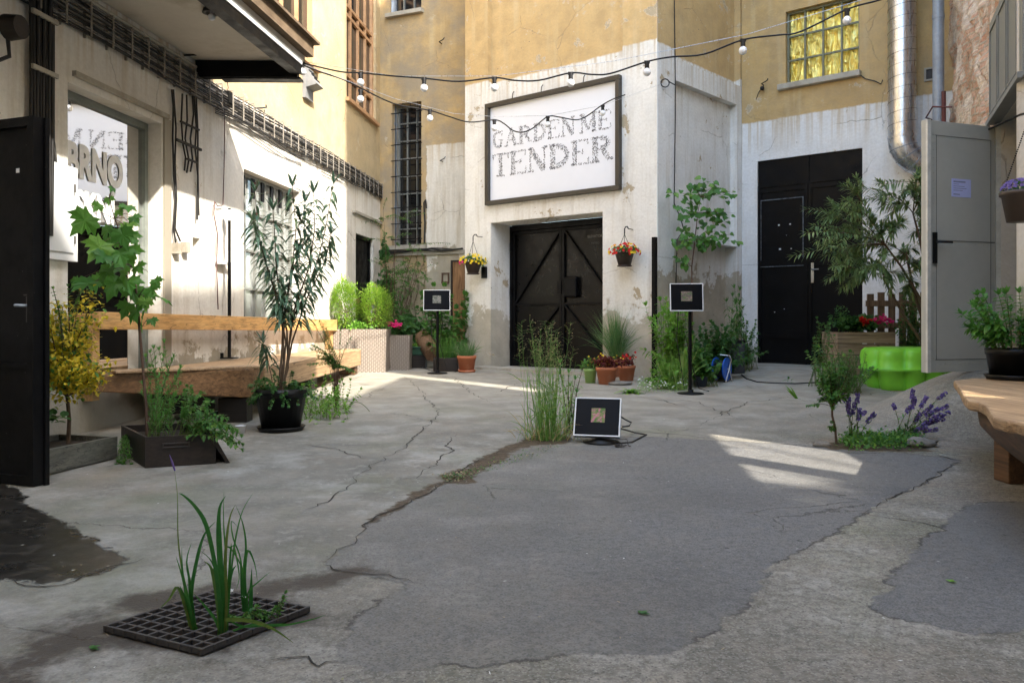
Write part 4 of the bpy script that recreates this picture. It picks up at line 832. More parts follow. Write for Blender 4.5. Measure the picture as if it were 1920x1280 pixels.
# canopy lamp and little black fitting
c_ = canP(1.38, .80, cz-.002); cl = thing('canopy_lamp', 'round black bulkhead lamp with bare bulb under the canopy', 'lamp', c_)
m_ = MB(); m_.lathe([(0, 0), (.068, 0), (.075, -.03), (.05, -.032), (.045, -.015), (0, -.012)], c_); m_.build('lamp_holder', M['black'], cl)
m_ = MB(); m_.ball(c_+V3((0, 0, -.062)), .030, 12, 8); m_.tube([c_+V3((0, 0, -.014)), c_+V3((0, 0, -.045))], .014, 10); m_.build('bulb', M['bulb'], cl)
# hooks
for (W_, px, py, nm) in ((LW, 345, 104, 'long bent iron hook on the wall under the canopy'), (LW, 478, 203, 'small iron hook above the cable tray on ochre wall'), (RW, 828, 82, 'rusty iron staple high on the corner wall'), (RW, 830, 303, 'rusty iron peg in the pale patch of the corner wall'), (DW, 1432, 160, 'old black bracket lamp left of the gold window')):
    m_ = MB(); p = W_.at(px, py, 0); m_.tube([p, p+W_.n*.09, p+W_.n*.10+V3((0, 0, .03))+W_.u*.09, p+W_.n*.09+V3((0, 0, .06))+W_.u*.10], .009, 6)
    if 'lamp' in nm: m_.ball(p+W_.n*.06+V3((.0, 0, -.06)), .035, 8, 6); m_.tube([p, p+V3((-.02, 0, -.1))-W_.u*.06, p+V3((0, 0, -.2))-W_.u*.12], .006, 5)
    topmesh(m_, 'wall_hook', M['rubber'], nm, 'hook')
# ---- bench
bn = thing('timber_bench', 'long bench of massive beams with pine backrest along the left wall', 'bench', V3((-2.6, 9, 0)))
def wx(Y): return -4.0+.113*Y
NE = V3((-2.17, 6.72, 0)); 
m_ = MB(); m_.v = []; 
wl_ = V3((wx(6.1)+.12, 6.02, 0))
top = [(wl_.x, wl_.y), (NE.x, NE.y), (NE.x-.005, NE.y+.30), (wl_.x+.02, wl_.y+.48)]
m_.prism(top, .245, .495)
for i in (0, 3): 
    vx = m_.v[i]; m_.v[i] = (vx[0], vx[1], .36)
m_.build('end_beam', M['oak_x'], bn, .012)
m_ = MB(); m_.prism([(wx(6.9)+.25, 6.75), (-2.6, 7.0), (-2.7, 11.1), (wx(11.1)+.1, 11.1)], .10, .415); m_.build('under_seat_shade', M['dark_wood'], bn, .01)  # dark block added to stand for the shade under the seat
m_ = MB(); m_.prism([(NE.x-.30, NE.y+.305), (NE.x-.002, NE.y+.305), (-2.15, 11.4), (-2.42, 11.4)], .26, .49); m_.build('front_beam', M['oak_top'], bn, .015)
m_ = MB(); m_.prism([(wx(6.9)+.03, 6.55), (NE.x-.31, NE.y+.31), (-2.43, 11.35), (wx(11.35)+.03, 11.35)], .42, .483); m_.build('seat', M['oak_top'], bn, .008)
m_ = MB(); m_.beam((wl_.x+.1, wl_.y+.15, .503), (NE.x-.05, NE.y+.15, .503), .26, .02); m_.build('seat_board', M['oak_top'], bn, .006)
m_ = MB(); m_.box((NE.x-.17, NE.y+.05, .1225), (.24, .16, .245)); m_.build('leg', M['dark_wood'], bn, .006)
m_ = MB(); m_.box((-2.30, 11.25, .2), (.22, .2, .12)); m_.build('leg', M['oak'], bn, .006)
m_ = MB(); m_.box((-2.36, 9.2, .16), (.16, .3, .2)); m_.build('leg', M['dark_wood'], bn, .006)
q0 = s(150); q1 = s(613)
m_ = MB(); vs = [LW.P(a, z, o) for a, zz in ((q0, (.83, .965)), (q1, (.745, .905))) for o in (.10, .155) for z in zz]
m_.add(vs, [(0, 1, 3, 2), (4, 6, 7, 5), (0, 4, 5, 1), (2, 3, 7, 6), (0, 2, 6, 4), (1, 5, 7, 3)]); m_.build('backrest', M['pine_x'], bn, .005)
for a in (q0+.05, q1-.06): m_ = MB(); LW.box(m_, a-.045, a+.045, .28 if a < 7 else .484, .86, .01, .0985); m_.build('backrest_post', M['pine'], bn, .004)
# ---- planter with the yellow shrub
A = V3((-2.53, 5.13, 0)); B = V3((-2.72, 4.42, 0)); dn = (B-A).normalized(); PW = Wall((A.x, A.y), (dn.x, dn.y)); PW.n = PW.n if PW.n.x > 0 else -PW.n; Lp = .62
yb = thing('planted_trough', 'yellow leaved shrub in a weathered grey trough beside black gate leaf', 'planter', A)
m_ = MB(); PW.box(m_, 0, Lp, .02, .155, -.025, 0); PW.box(m_, 0, Lp, .02, .155, -.46, -.435); PW.box(m_, 0, .025, .02, .155, -.435, -.025); PW.box(m_, Lp-.025, Lp, .02, .155, -.435, -.025); PW.box(m_, .02, Lp-.02, .0, .02, -.44, -.02); m_.build('trough', M['grey_wood'], yb)
m_ = MB(); PW.box(m_, .02, Lp-.02, .02, .12, -.44, -.02); m_.build('soil', M['soil'], yb)
random.seed(21)
ms = MB(); ml = MB(); b0 = at(128, 818, 5.05); b0.z = .12; t1 = at(126, 742, 5.05); ms.tube([b0, b0.lerp(t1, .5)+V3((.01, 0, 0)), t1], [.014, .012, .011], 8)
for k in range(16):
    e = at(ru(75, 190), ru(545, 710), 5.05+ru(-.25, .22)); pts = bez(t1, e, (g_(.03), g_(.03), ru(-.06, .06))); ms.tube(pts, [.008-.006*i/8 for i in range(9)], 5)
    for j in range(270):
        p, d_ = along(pts, ru(.35, 1)); p = p+V3((g_(.045), g_(.045), g_(.04))); leaf(ml, 'ovate', p, rdir(), ru(.022, .040), ru(.016, .028), .1, mi=0 if rnd() < .8 else 1)
for k in range(5):
    e = at(ru(90, 150), ru(500, 620), 5.05+ru(-.2, .2)); pts = bez(t1, e, (g_(.02), 0, .05)); twig(ms, ml, pts, .005, .002, 'ovate', 14, .035, .02, .4, 2, mi=1)
ms.build('trunk', M['bark'], yb); ml.build('foliage', [LM['yellow'], LM['mid']], yb)
m_ = MB()
for _ in range(14): leaf(m_, 'heart', at(ru(92, 122), ru(775, 795), 4.9+g_(.05)), rdir(-.2), .05, .05, .2)
m_.build('seedling', LM['dark'], yb)
# ---- dark crate with maple sapling and herbs
A = V3((-2.21, 4.82, 0)); cr = thing('planted_crate', 'dark wooden crate holding a maple sapling and trailing green herbs', 'planter', A)
ux = V3((.245, .31, 0)).normalized()*.0+V3((.62, .25, 0)).normalized(); vy = V3((-.5, .66, 0)).normalized(); CW = Wall((A.x, A.y), (ux.x, ux.y)); CW.n = vy
Lc, Dc, Hc = .40, .66, .195
m_ = MB()
CW.box(m_, 0, Lc, .01, Hc, 0, .018); CW.box(m_, 0, .018, .01, Hc, .018, Dc); CW.box(m_, 0, Lc, .01, Hc, Dc, Dc+.018); CW.box(m_, .018, Lc, .01, .03, .018, Dc)
cbx = m_.build('crate', M['dark_wood'], cr)
m_ = MB(); m_.beam(CW.P(Lc+.07, .01, .0), CW.P(Lc-.035, .21, .0), .02, .02); vs = [CW.P(Lc+.06, .01, -.01), CW.P(Lc+.08, .01, -.01), CW.P(Lc-.05, .22, -.01), CW.P(Lc-.07, .22, -.01)]; vs += [v+vy*.62 for v in vs]; m_.add(vs, [(0, 1, 2, 3), (7, 6, 5, 4), (0, 4, 5, 1), (1, 5, 6, 2), (2, 6, 7, 3), (3, 7, 4, 0)]); m_.build('side_board', M['dark_wood'], cr)
m_ = MB()
for z in (.125, .148): CW.box(m_, .10, .24, z, z+.006, -.010, -.0005)
CW.box(m_, .094, .1, .125, .154, -.010, -.0005); CW.box(m_, .24, .246, .125, .154, -.010, -.0005); m_.build('handle', M['iron'], cr)
m_ = MB(); CW.box(m_, .019, Lc-.005, .03, .15, .019, Dc-.001); m_.build('soil', M['soil'], cr)
random.seed(4)
ms = MB(); ml = MB(); Yt = 5.12
trk = [at(276, 815, Yt), at(274, 760, Yt), at(268, 690, Yt), at(262, 620, Yt), at(257, 560, Yt), at(250, 500, Yt), at(232, 450, Yt), at(215, 410, Yt), at(205, 372, Yt)]; trk[0].z = .13
ms.tube(trk, [.011, .010, .009, .009, .008, .007, .006, .004, .002], 8)
LP = [(172,405,.15,-1),(205,372,.06,0),(222,395,.07,.5),(238,388,.08,1),(205,425,.10,-.5),(225,430,.12,.3),(242,420,.09,1),(248,408,.07,1),(196,455,.14,-.6),(222,470,.15,.2),(245,468,.12,.8),(208,500,.12,-.8),(232,505,.14,.6),(222,520,.15,-.2),(256,500,.08,1),(178,530,.15,-.9),(158,545,.13,-1),(150,525,.07,-1),(190,520,.11,-.7),(248,540,.11,.7),(280,540,.09,1),(290,525,.07,1),(300,560,.10,.9),(272,560,.08,.5),(255,580,.12,.2),(243,570,.10,-.5),(268,600,.11,.4),(283,600,.06,.8),(230,485,.13,0),(214,450,.1,-.2),(240,440,.1,.6),(188,385,.06,-.6),(212,355,.04,0),(265,545,.09,.2),(200,480,.1,-.4),(238,525,.13,.3)]
for i, (px, py, L_, sx_) in enumerate(LP):
    Y = Yt+ru(-.18, .18); p = at(px, py, Y); k = min(range(len(trk)), key=lambda j: (trk[j]-p-V3((0, 0, .03))).length); a0_ = trk[max(2, k)]
    ms.tube([a0_, a0_.lerp(p, .6)+V3((0, 0, .03)), p+V3((0, 0, .01))], [.0028, .002, .0015], 5)
    leaf(ml, 'maple', p+V3((0, 0, .01)), V3((sx_*.7+g_(.15), -.55+g_(.3), -.75+g_(.25))), L_*1.15, L_*1.2, .12, up=V3((g_(.3), -.9, .7)), roll=g_(.35))
ms.build('trunk', M['stem_red'], cr); ml.build('maple_leaves', LM['maple'], cr)
ms = MB(); ml = MB()
for _ in range(26):
    b = at(ru(268, 330), 800, 5.0+ru(-.1, .35)); b.z = .15; e = at(ru(262, 345), ru(640, 760), b.y+g_(.05)); twig(ms, ml, bez(b, e, (g_(.02), g_(.02), .02)), .003, .0015, 'lance', 13, .060, .011, .15, 2, .75, .75, .25)
ms.build('stem', M['stem_green'], cr); ml.build('herb_leaves', LM['herb'], cr)
ms = MB(); ml = MB()
for _ in range(34):
    b = at(ru(320, 365), ru(770, 800), 4.95+ru(-.05, .3)); b.z = .16; x_ = ru(340, 455); e = at(x_, 745+max(0, (x_-370))*1.0+ru(-20, 25), b.y+ru(-.15, .1)); twig(ms, ml, bez(b, e, (0, g_(.04), .12)), .003, .0012, 'ovate', 12, .042, .022, .2, 2, .8, .3, .3)
for _ in range(10):
    e = at(ru(218, 250), ru(850, 880), 4.95); twig(ms, ml, bez(at(235, 815, 5.3), e, (0, 0, .06)), .002, .001, 'ovate', 8, .03, .018, .2, 2)
ms.build('stem', M['stem_green'], cr); ml.build('trailing_leaves', LM['mid'], cr)
# cup
p = gp(451, 812); m_ = MB(); m_.lathe([(0, 0), (.028, 0), (.040, .058), (.043, .060), (.038, .060), (.026, .006), (0, .006)], p); topmesh(m_, 'cup', M['white_paint'], 'small white cup on the ground under the bench corner', 'cup')
# ---- oleander in black tub
p = gp(527, 806); ol = thing('potted_oleander', 'tall oleander with bluish leaves in a black tub at bench corner', 'potted plant', p)
pot(ol, p, .205, .145, .33, M['black'], 'tub', .01, True)
random.seed(33); ms = MB(); ml = MB(); Y0 = p.y
def px3(l, Y, dy=0): return [at(a, b, Y+dy*i/len(l)) for i, (a, b) in enumerate(l)]
trunks = [[(527,745),(538,690),(545,620),(552,590),(575,545),(598,480),(612,420),(625,345)], [(520,745),(532,680),(530,600),(525,560),(518,500),(515,440),(512,395)], [(524,745),(540,690),(538,620),(528,570),(505,520),(485,440),(478,360)], [(520,745),(530,650),(534,580),(548,500),(555,430),(548,350)], [(530,745),(542,650),(552,580),(580,500),(590,430),(588,362)], [(515,745),(508,700),(498,660),(492,640)], [(527,745),(536,640),(520,560),(492,470),(475,415)], [(527,745),(548,640),(575,560),(610,490),(620,440)], [(524,745),(531,610),(545,520),(570,450),(572,380)]]
for i, tk in enumerate(trunks):
    pts = px3(tk, Y0+g_(.04), ru(-.35, .35)); n_ = len(pts)
    fine = []; 
    for j in range(n_-1): fine += [pts[j].lerp(pts[j+1], q/3) for q in range(3)]
    fine.append(pts[-1]); pts = fine
    short = (i == 5)
    twig(ms, ml, pts, .010 if not short else .004, .0025, 'lance', 32 if not short else 12, .18, .027, .36 if not short else .4, 3, .9, .25, .75, nside=6)
    for q in range(3): fl_ = pts[-1]+V3((g_(.02), g_(.02), ru(.02, .07))); ms.tube([pts[-1], fl_], .0015, 4); [leaf(ml, 'small', fl_, rdir(0), .02, .008, 0, mi=1) for _ in range(4)]
ms.build('branches', M['bark'], ol); ml.build('foliage', [LM['oleander'], LM['redleaf']], ol)
ml = MB(); ms = MB()
for _ in range(60):
    a = ru(0, 6.28); b = p+V3((.12*math.cos(a), .12*math.sin(a), .29)); e = b+V3((math.cos(a)*ru(.0, .17), math.sin(a)*ru(0, .17), ru(-.08, .15))); twig(ms, ml, bez(b, e, (0, 0, .05)), .002, .001, 'ovate', 9, .034, .022, .2, 2, mi=0)
ms.build('stem', M['stem_green'], ol); ml.build('underplanting', LM['dark'], ol)
# ---- weeds between tub and court
random.seed(8); p = gp(600, 775); m_ = MB(); ms = MB()
wd = thing('weed_clump', 'clump of broad leaved weeds growing behind the black tub', 'weeds', p)
for _ in range(42):
    b = gp(ru(560, 655), ru(755, 788)); twig(ms, m_, bez(b, b+V3((g_(.08), g_(.08), ru(.08, .30))), (g_(.02), 0, .02)), .002, .001, 'ovate', 8, .055, .024, .1, 2)
for _ in range(60): b = gp(ru(545, 650), ru(760, 795)); leaf(m_, 'ovate', b, V3((g_(), g_(), .5)), .07, .03, .3)
grass(m_, gp(580, 785), 24, .22, .15, .004)
ms.build('stem', M['stem_green'], wd); m_.build('leaves', LM['lime'], wd)
p = gp(630, 768); wp_ = thing('wispy_shrub', 'tall thin wispy green shrub growing in front of the bench end', 'shrub', p); ms = MB(); ml = MB()
for _ in range(22):
    e = at(ru(575, 665), ru(600, 700), p.y+g_(.12)); mdl = at(632+g_(5), 690, p.y+g_(.03)); pts = [p, p.lerp(mdl, .5), mdl]+bez(mdl, e, (0, 0, .06))[1:]; twig(ms, ml, pts, .003, .001, 'small', 34, .034, .015, .2, 2)
ms.build('stem', M['stem_red'], wp_); ml.build('foliage', LM['mid'], wp_)
p = gp(655, 758); m_ = MB(); m_.tube(bez(p, gp(693, 771), (.0, 0, .10)), .003, 5); topmesh(m_, 'dry_stalk', M['stem_green'], 'single thin stalk arching over concrete beside the weeds', 'stalk')
# ---- thujas in wicker planter
def wick(mb, x0, x1, y0, y1, z0, z1, taper=0, cx=None, rz=0, c=None):
    pts = [(x0, y0), (x1, y0), (x1, y1), (x0, y1)]; xc, yc = (x0+x1)/2, (y0+y1)/2
    lo = [(xc+(x-xc)*(1-taper), yc+(y-yc)*(1-taper)) for x, y in pts]; R_ = Matrix.Rotation(rz, 2)
    def tr(q, z): v = R_ @ Vector((q[0]-xc, q[1]-yc)); return (xc+v.x, yc+v.y, z)
    for i in range(4):
        j = (i+1) % 4; w_ = math.dist(pts[i], pts[j])
        mb.quad(tr(lo[i], z0), tr(lo[j], z0), tr(pts[j], z1), tr(pts[i], z1)); mb.uv += [(0, z0), (w_, z0), (w_, z1), (0, z1)]
    ins = [(xc+(x-xc)*.93, yc+(y-yc)*.93) for x, y in pts]
    for i in range(4):
        j = (i+1) % 4; mb.quad(tr(pts[i], z1), tr(pts[j], z1), tr(ins[j], z1), tr(ins[i], z1)); mb.uv += [(0, z1), (.5, z1), (.5, z1+.02), (0, z1+.02)]
    mb.quad(*[tr(q, z1-.03) for q in ins]); mb.uv += [(0, 0)]*4
    return [tr(q, z1-.028) for q in ins]
Yw = 11.6; xw0 = (624-CX)/F*Yw; xw1 = (724-CX)/F*Yw; zt_ = CH+(HY-617)/F*Yw; gz = zg(-2.3, Yw)
wp1 = thing('wicker_planter', 'long woven grey wicker planter under the two thujas', 'planter', V3((-2.2, Yw, gz)))
m_ = MB(); m_.uv = []; q_ = wick(m_, xw0, xw1, Yw, Yw+.5, gz, zt_, .04); m_.build('basket', M['wicker'], wp1)
m_ = MB(); m_.quad(*q_); m_.build('soil', M['soil'], wp1)
def thuja(px, py, rx, rz_, lab, sd_):
    random.seed(sd_); c = at(px, py, Yw+.25); c0 = V3((c.x, c.y, zt_-.03)); o = thing('thuja', lab, 'shrub', c0, 'thujas in the wicker planter'); mb = MB(); N = 4200
    ms = MB(); ms.tube([c0, c], [.02, .008], 6)
    for k in range(14): ms.tube([c0.lerp(c, ru(0, .8)), c+V3((rdir().x*rx*.7, rdir().y*rx*.7, ru(-.5, .6)*rz_))], .004, 4)
    ms.build('trunk', M['bark'], o)
    for _ in range(N):
        v = rdir(); nn = mnoise.noise(v*2.6+V3((sd_, 0, 0)))*.30+mnoise.noise(v*7)*.20; q = (1+nn)*ru(.72, 1.05)*(1+max(0, mnoise.noise(v*14))*.25)
        p = c+V3((v.x*rx, v.y*rx, v.z*rz_))*q; d_ = v*.8+rdir()*.45+V3((0, 0, .45)); dry = mnoise.noise(p*5+V3((9, 0, sd_))) > .33 and v.z < .25
        leaf(mb, 'small', p, d_, ru(.030, .066), ru(.010, .017), .1, mi=1 if dry else 0)
    mb.build('foliage', [LM['thuja'], LM['thuja_dry']], o)
thuja(647, 572, .195, .335, 'left thuja of the pair, taller and pointed, by the white wall', 3)
thuja(705, 577, .215, .30, 'right thuja of the pair, rounder, by the black door', 6)
m_ = MB(); bush(m_, at(672, 612, Yw+.12), (.22, .12, .07), 260, 'ovate', .05, .03); topmesh(m_, 'ground_plant', LM['lime'], 'low leafy plant between the two thujas', 'plant')
# small planter with pink geranium
Y2 = 12.0; x0 = (729-CX)/F*Y2; x1 = (769-CX)/F*Y2; z1_ = CH+(HY-628)/F*Y2; g2 = zg(-1.7, Y2)
w2 = thing('geranium_planter', 'small tapered wicker planter with pink geranium right of the thujas', 'potted plant', V3(((x0+x1)/2, Y2, g2)))
m_ = MB(); m_.uv = []; q_ = wick(m_, x0, x1, Y2, Y2+.33, g2, z1_, .13); m_.build('basket', M['wicker'], w2)
random.seed(9); m_ = MB(); bush(m_, V3(((x0+x1)/2, Y2+.16, z1_+.09)), (.20, .16, .13), 380, 'heart', .06, .06); m_.build('foliage', LM['dark'], w2)
for px in (732, 745): m_ = MB(); c = at(px, 609, Y2-.02); [flower(m_, c+V3((g_(.035), g_(.03), g_(.02))), .022) for _ in range(34)]; m_.build('flower_head', LM['pink'], w2)
# hibiscus-like stem behind
random.seed(14); p = at(752, 620, 12.7); sh = thing('slender_plant', 'slender plant with round leaves rising behind the pink geranium', 'plant', V3((p.x, p.y, .2))); ms = MB(); ml = MB()
for _ in range(5): twig(ms, ml, bez(V3((p.x, p.y, .2)), at(750+g_(14), 580+g_(14), 12.7), (g_(.05), 0, 0)), .006, .002, 'heart', 9, .09, .08, .5, 2)
ms.build('stem', M['stem_red'], sh); ml.build('leaves', LM['dark'], sh)
# trough, log, blue tub
p = V3((-1.52, 12.5, zg(-1.5, 12.5))); gt = thing('green_trough', 'dark green plastic trough with seedlings on a brown box', 'planter', p)
m_ = MB(); m_.box(p+V3((0, .1, .10)), (.34, .25, .20)); m_.build('box', M['dark_wood'], gt)
m_ = MB(); m_.box(p+V3((.02, .1, .265)), (.42, .26, .12)); m_.box(p+V3((.02, .1, .325)), (.46, .30, .02)); m_.build('tray', plain('dark_green_plastic', (.012, .055, .03), .4), gt, .006)
m_ = MB(); bush(m_, p+V3((0, .1, .36)), (.2, .1, .06), 160, 'ovate', .05, .03); m_.build('seedlings', LM['lime'], gt)
m_ = MB(); a_ = at(792, 632, 12.75); b_ = at(812, 664, 12.35); m_.tube([a_, a_.lerp(b_, .5), b_], [.13, .14, .13], 9); topmesh(m_, 'log', M['log'], 'short cut log leaning behind the green trough', 'log')
p = at(815, 650, 13.0); m_ = MB(); m_.lathe([(0, 0), (.12, 0), (.15, .26), (.16, .26), (.14, .25), (.11, .02), (0, .02)], V3((p.x, p.y, .28))); topmesh(m_, 'blue_bucket', M['blue'], 'bright blue bucket half hidden behind the first screen stand', 'bucket')
p = V3((-1.25, 12.55, .17)); m_ = MB(); m_.tube(bez(gp(770, 686), gp(806, 694), (.05, 0, .02))+[gp(815, 697)], .008, 6); topmesh(m_, 'power_cord', M['rubber'], 'black power cord on the ground left of the first screen stand', 'cord')
# ---- corner vegetation
random.seed(17)
cv = thing('climbing_shrub', 'loose shrub climbing up the corner wall round the downpipe', 'shrub', V3((-2.2, 13.7, .17))); ms = MB(); ml = MB()
for _ in range(13):
    Y = 13.7+g_(.15); x_ = ru(715, 800); pts = bez(V3((ru(-2.2, -1.9), Y, .17)), at(x_, ru(385, 520), Y), (g_(.15), 0, .2), 10); ms.tube(pts, [.008-.006*i/10 for i in range(11)], 5)
    for k in range(9):
        p, d_ = along(pts, ru(.35, 1)); e = p+V3((g_(.24), g_(.1), g_(.12))); twig(ms, ml, bez(p, e, (0, 0, .05)), .003, .001, 'small', 15, .05, .018, .1, 2)
ms.build('stem', M['stem_red'], cv); ml.build('foliage', LM['mid'], cv)
sb = thing('corner_ivy', 'dark ivy growing low in the left corner behind the planters', 'shrub', V3((-2.0, 13.6, .17))); ml = MB()
bush(ml, at(720, 560, 13.7), (.16, .16, .55), 700, 'heart', .08, .07, 16); bush(ml, at(765, 618, 13.4), (.45, .25, .25), 900, 'heart', .08, .07, 18); bush(ml, at(720, 470, 13.9), (.08, .1, .35), 120, 'heart', .06, .05, 10)
ml.build('foliage', LM['dark'], sb)
vn = thing('vine', 'thin vine trailing over the bare plaster of the corner wall', 'vine', RW.P(.9, .3)); ms = MB(); ml = MB()
for px in (755, 768, 780, 796): pts = [RW.at(px+g_(3), y, .03) for y in range(640, 470, -14)]; twig(ms, ml, pts, .005, .002, 'small', 24, .05, .03, .05, 2)
ms.build('stem', M['stem_red'], vn); ml.build('leaves', LM['dark'], vn)
random.seed(18); ls = thing('leafy_shrub', 'large dark leaved shrub behind the first screen stand', 'shrub', V3((-1.05, 12.9, .17))); ms = MB(); ml = MB()
for _ in range(46):
    b = V3((-1.05+g_(.12), 12.65+g_(.1), .17)); e = at(ru(785, 885), ru(535, 650), 12.65+g_(.15)); twig(ms, ml, bez(b, e, (g_(.08), 0, .1)), .006, .002, 'heart', 11, .13, .10, .3, 1, .9, .2, .5)
ms.build('stem', M['stem_green'], ls); ml.build('foliage', LM['mid'], ls)
# ledge with cables, old board, niche
m_ = MB(); RW.box(m_, -.3, 1.85, 2.04, 2.10, .001, .05); tag(m_.build('wall_ledge', M['concrete']), 'narrow concrete ledge crossing the corner wall below the barred window', 'ledge')
m_ = MB()
for i in range(3): m_.tube([RW.P(-.1+k*.2, 2.13-.012*i+.02*math.sin(k*1.3+i), .07+.01*i) for k in range(10)], .012, 6)
m_.tube([RW.P(.93, 2.12, .05), RW.P(.94, 2.6, .04), RW.P(.92, 2.95, .04), RW.P(.95, 3.0, .04), RW.P(.97, 2.85, .04)], .015, 6); topmesh(m_, 'wall_cables', M['rubber'], 'thick black cables drooping along the ledge of the corner wall', 'cables')
a0_ = RW.sp(848); a1_ = RW.sp(873); zb0 = RW.wp(860, 640)[1]; zb1 = RW.wp(860, 488)[1]
bo = thing('wooden_board', 'old orange brown board in a dark frame beside the yellow flower basket', 'board', RW.P(a0_, zb0)); m_ = MB(); RW.box(m_, a0_+.03, a1_, zb0, zb1-.03, .01, .04); m_.build('panel', M['board'], bo); m_ = MB(); RW.box(m_, a0_, a0_+.03, zb0, zb1, .005, .06); RW.box(m_, a0_+.03, a1_, zb1-.03, zb1, .005, .06); m_.build('frame', M['dark_wood'], bo)
a_, z_ = RW.wp(836, 521); m_ = MB(); RW.box(m_, a_-.07, a_+.07, z_-.10, z_-.06, .001, .04); RW.box(m_, a_-.07, a_-.05, z_-.06, z_+.09, .001, .03); RW.box(m_, a_+.05, a_+.07, z_-.06, z_+.09, .001, .03); RW.box(m_, a_-.05, a_+.05, z_+.07, z_+.09, .001, .03); topmesh(m_, 'wall_niche', M['rust'], 'small rusty frame of a meter niche on the corner wall', 'niche frame')
# downpipes
m_ = MB(); p = LW.P(s(722)-.25, 0, .20); dp = thing('downpipe', 'grey zinc downpipe in the far left corner', 'downpipe', V3((p.x, p.y, .17)))
m_.tube([V3((p.x, p.y, z)) for z in (.17, 3, 6, 9)], .088, 18); m_.build('pipe', M['zinc'], dp)
for z in (.9, 2.9, 4.4, 6.3): m_ = MB(); m_.tube([V3((p.x, p.y, z)), V3((p.x, p.y, z+.05))], .096, 18); m_.build('collar', M['zinc'], dp)
# ================================================================== the sign
sg = thing('sign', 'big framed white sign reading GARDEN ME TENDER over the gate', 'sign', FB.P(1.7, 2.7))
q0, q1, z0, z1 = .487, 2.925, 2.69, 4.27; fw = .065
for (a, b, c, d_) in ((q0, q1, z0, z0+fw), (q0, q1, z1-fw, z1), (q0, q0+fw, z0+fw, z1-fw), (q1-fw, q1, z0+fw, z1-fw)):
    m_ = MB(); FB.box(m_, a, b, c, d_, .002, .085); m_.build('frame_bar', M['frame_brown'], sg, .006)
m_ = MB(); FB.box(m_, q0+fw, q1-fw, z0+fw, z1-fw, .004, .018); ps = m_.build('poster', M['poster'], sg)
V, T = .23, .085
def arc(cx_, cy_, rx, ry, a0, a1, n=10): return [(cx_+rx*math.cos(math.radians(a0+(a1-a0)*i/n)), cy_+ry*math.sin(math.radians(a0+(a1-a0)*i/n))) for i in range(n+1)]
SER = lambda x, y, w=.34: ([(x-w/2, y), (x+w/2, y)], T)
GLY = {
 'T': [([(.5, 0), (.5, 1)], V), ([(0, .96), (1, .96)], T), ([(.03, .96), (.03, .74)], T), ([(.97, .96), (.97, .74)], T), SER(.5, .03, .5)],
 'E': [([(.2, 0), (.2, 1)], V), ([(0, .97), (.95, .97)], T), ([(0, .03), (.97, .03)], T), ([(.2, .52), (.65, .52)], T), ([(.93, .97), (.93, .76)], T), ([(.95, .03), (.95, .28)], T), ([(.65, .40), (.65, .64)], T)],
 'N': [([(.14, 0), (.14, 1)], T), ([(.86, 0), (.86, 1)], T), ([(.16, .98), (.82, .03)], V), SER(.14, .03), SER(.86, .97), SER(.12, .97, .2)],
 'D': [([(.2, 0), (.2, 1)], V), (arc(.38, .5, .50, .40, 90, -90, 14), V*.85), ([(0, .97), (.45, .97)], T), ([(0, .03), (.45, .03)], T)],
 'R': [([(.2, 0), (.2, 1)], V), ([(0, .97), (.5, .97)], T), (arc(.45, .74, .33, .2, 90, -90, 10), V*.75), ([(.2, .5), (.5, .5)], T), ([(.5, .5), (.82, .08)], V*.85), ([(.82, .06), (1.02, .1)], T), SER(.2, .03, .42)],
 'G': [(arc(.5, .5, .38, .45, 50, 310, 16), V*.85), ([(.80, .05), (.80, .42)], V*.8), ([(.58, .43), (1.0, .43)], T), ([(.88, .95), (.88, .68)], T)],
 'A': [([(.5, 1), (.14, .03)], T), ([(.48, 1), (.84, .03)], V), ([(.25, .33), (.68, .33)], T), SER(.12, .03), SER(.86, .03, .36)],
 'M': [([(.13, 0), (.13, 1)], T), ([(.15, .98), (.5, .15)], V*.8), ([(.52, .12), (.82, .98)], T), ([(.86, 0), (.86, 1)], V*.9), SER(.13, .03, .28), SER(.86, .03, .34), SER(.1, .97, .22), SER(.9, .97, .24)],
}
random.seed(2)
def word(txt, a, zb, zt, widths, gap, slope=0):
    x = a
    for ch_, w_ in zip(txt, widths):
        if ch_ == ' ': x += w_; continue
        mb = MB(); H = zt-zb; dens = 5.2
        for pts, th_ in GLY[ch_]:
            for (xa, ya), (xb, yb_) in zip(pts, pts[1:]):
                A_ = Vector((xa*w_, ya*H)); B_ = Vector((xb*w_, yb_*H)); l_ = (B_-A_).length; tw = th_*w_*1.05
                if l_ < 1e-5: continue
                d_ = (B_-A_)/l_; n_ = Vector((-d_.y, d_.x)); cnt = max(2, int(l_*tw/(.016*.016)*1.7))
                for _ in range(cnt):
                    q = A_+d_*(l_*rnd())+n_*(tw*(rnd()-.5)); a_ = ru(0, 3.14); e1 = Vector((math.cos(a_), math.sin(a_))); e2 = Vector((-e1.y, e1.x)); r1 = ru(.005, .011); r2 = r1*ru(.35, .8)
                    mb.add([FB.P(x+v.x, zb+v.y, .0195) for v in (q+e1*r1, q+e2*r2, q-e1*r1, q-e2*r2)], [(0, 1, 2, 3)], 0 if rnd() < .75 else 1)
        mb.build('letter', [M['ink'], M['ink_soft']], ps); x += w_+gap
W_ = (q1-q0-2*fw); aL = q0+fw
word('GARDEN', .60, 3.565, 3.835, [.215, .25, .25, .24, .22, .25], .026)
word('ME', 2.235, 3.565, 3.835, [.28, .23], .02)
word('TENDER', .60, 3.12, 3.475, [.32, .32, .36, .38, .31, .38], .026)
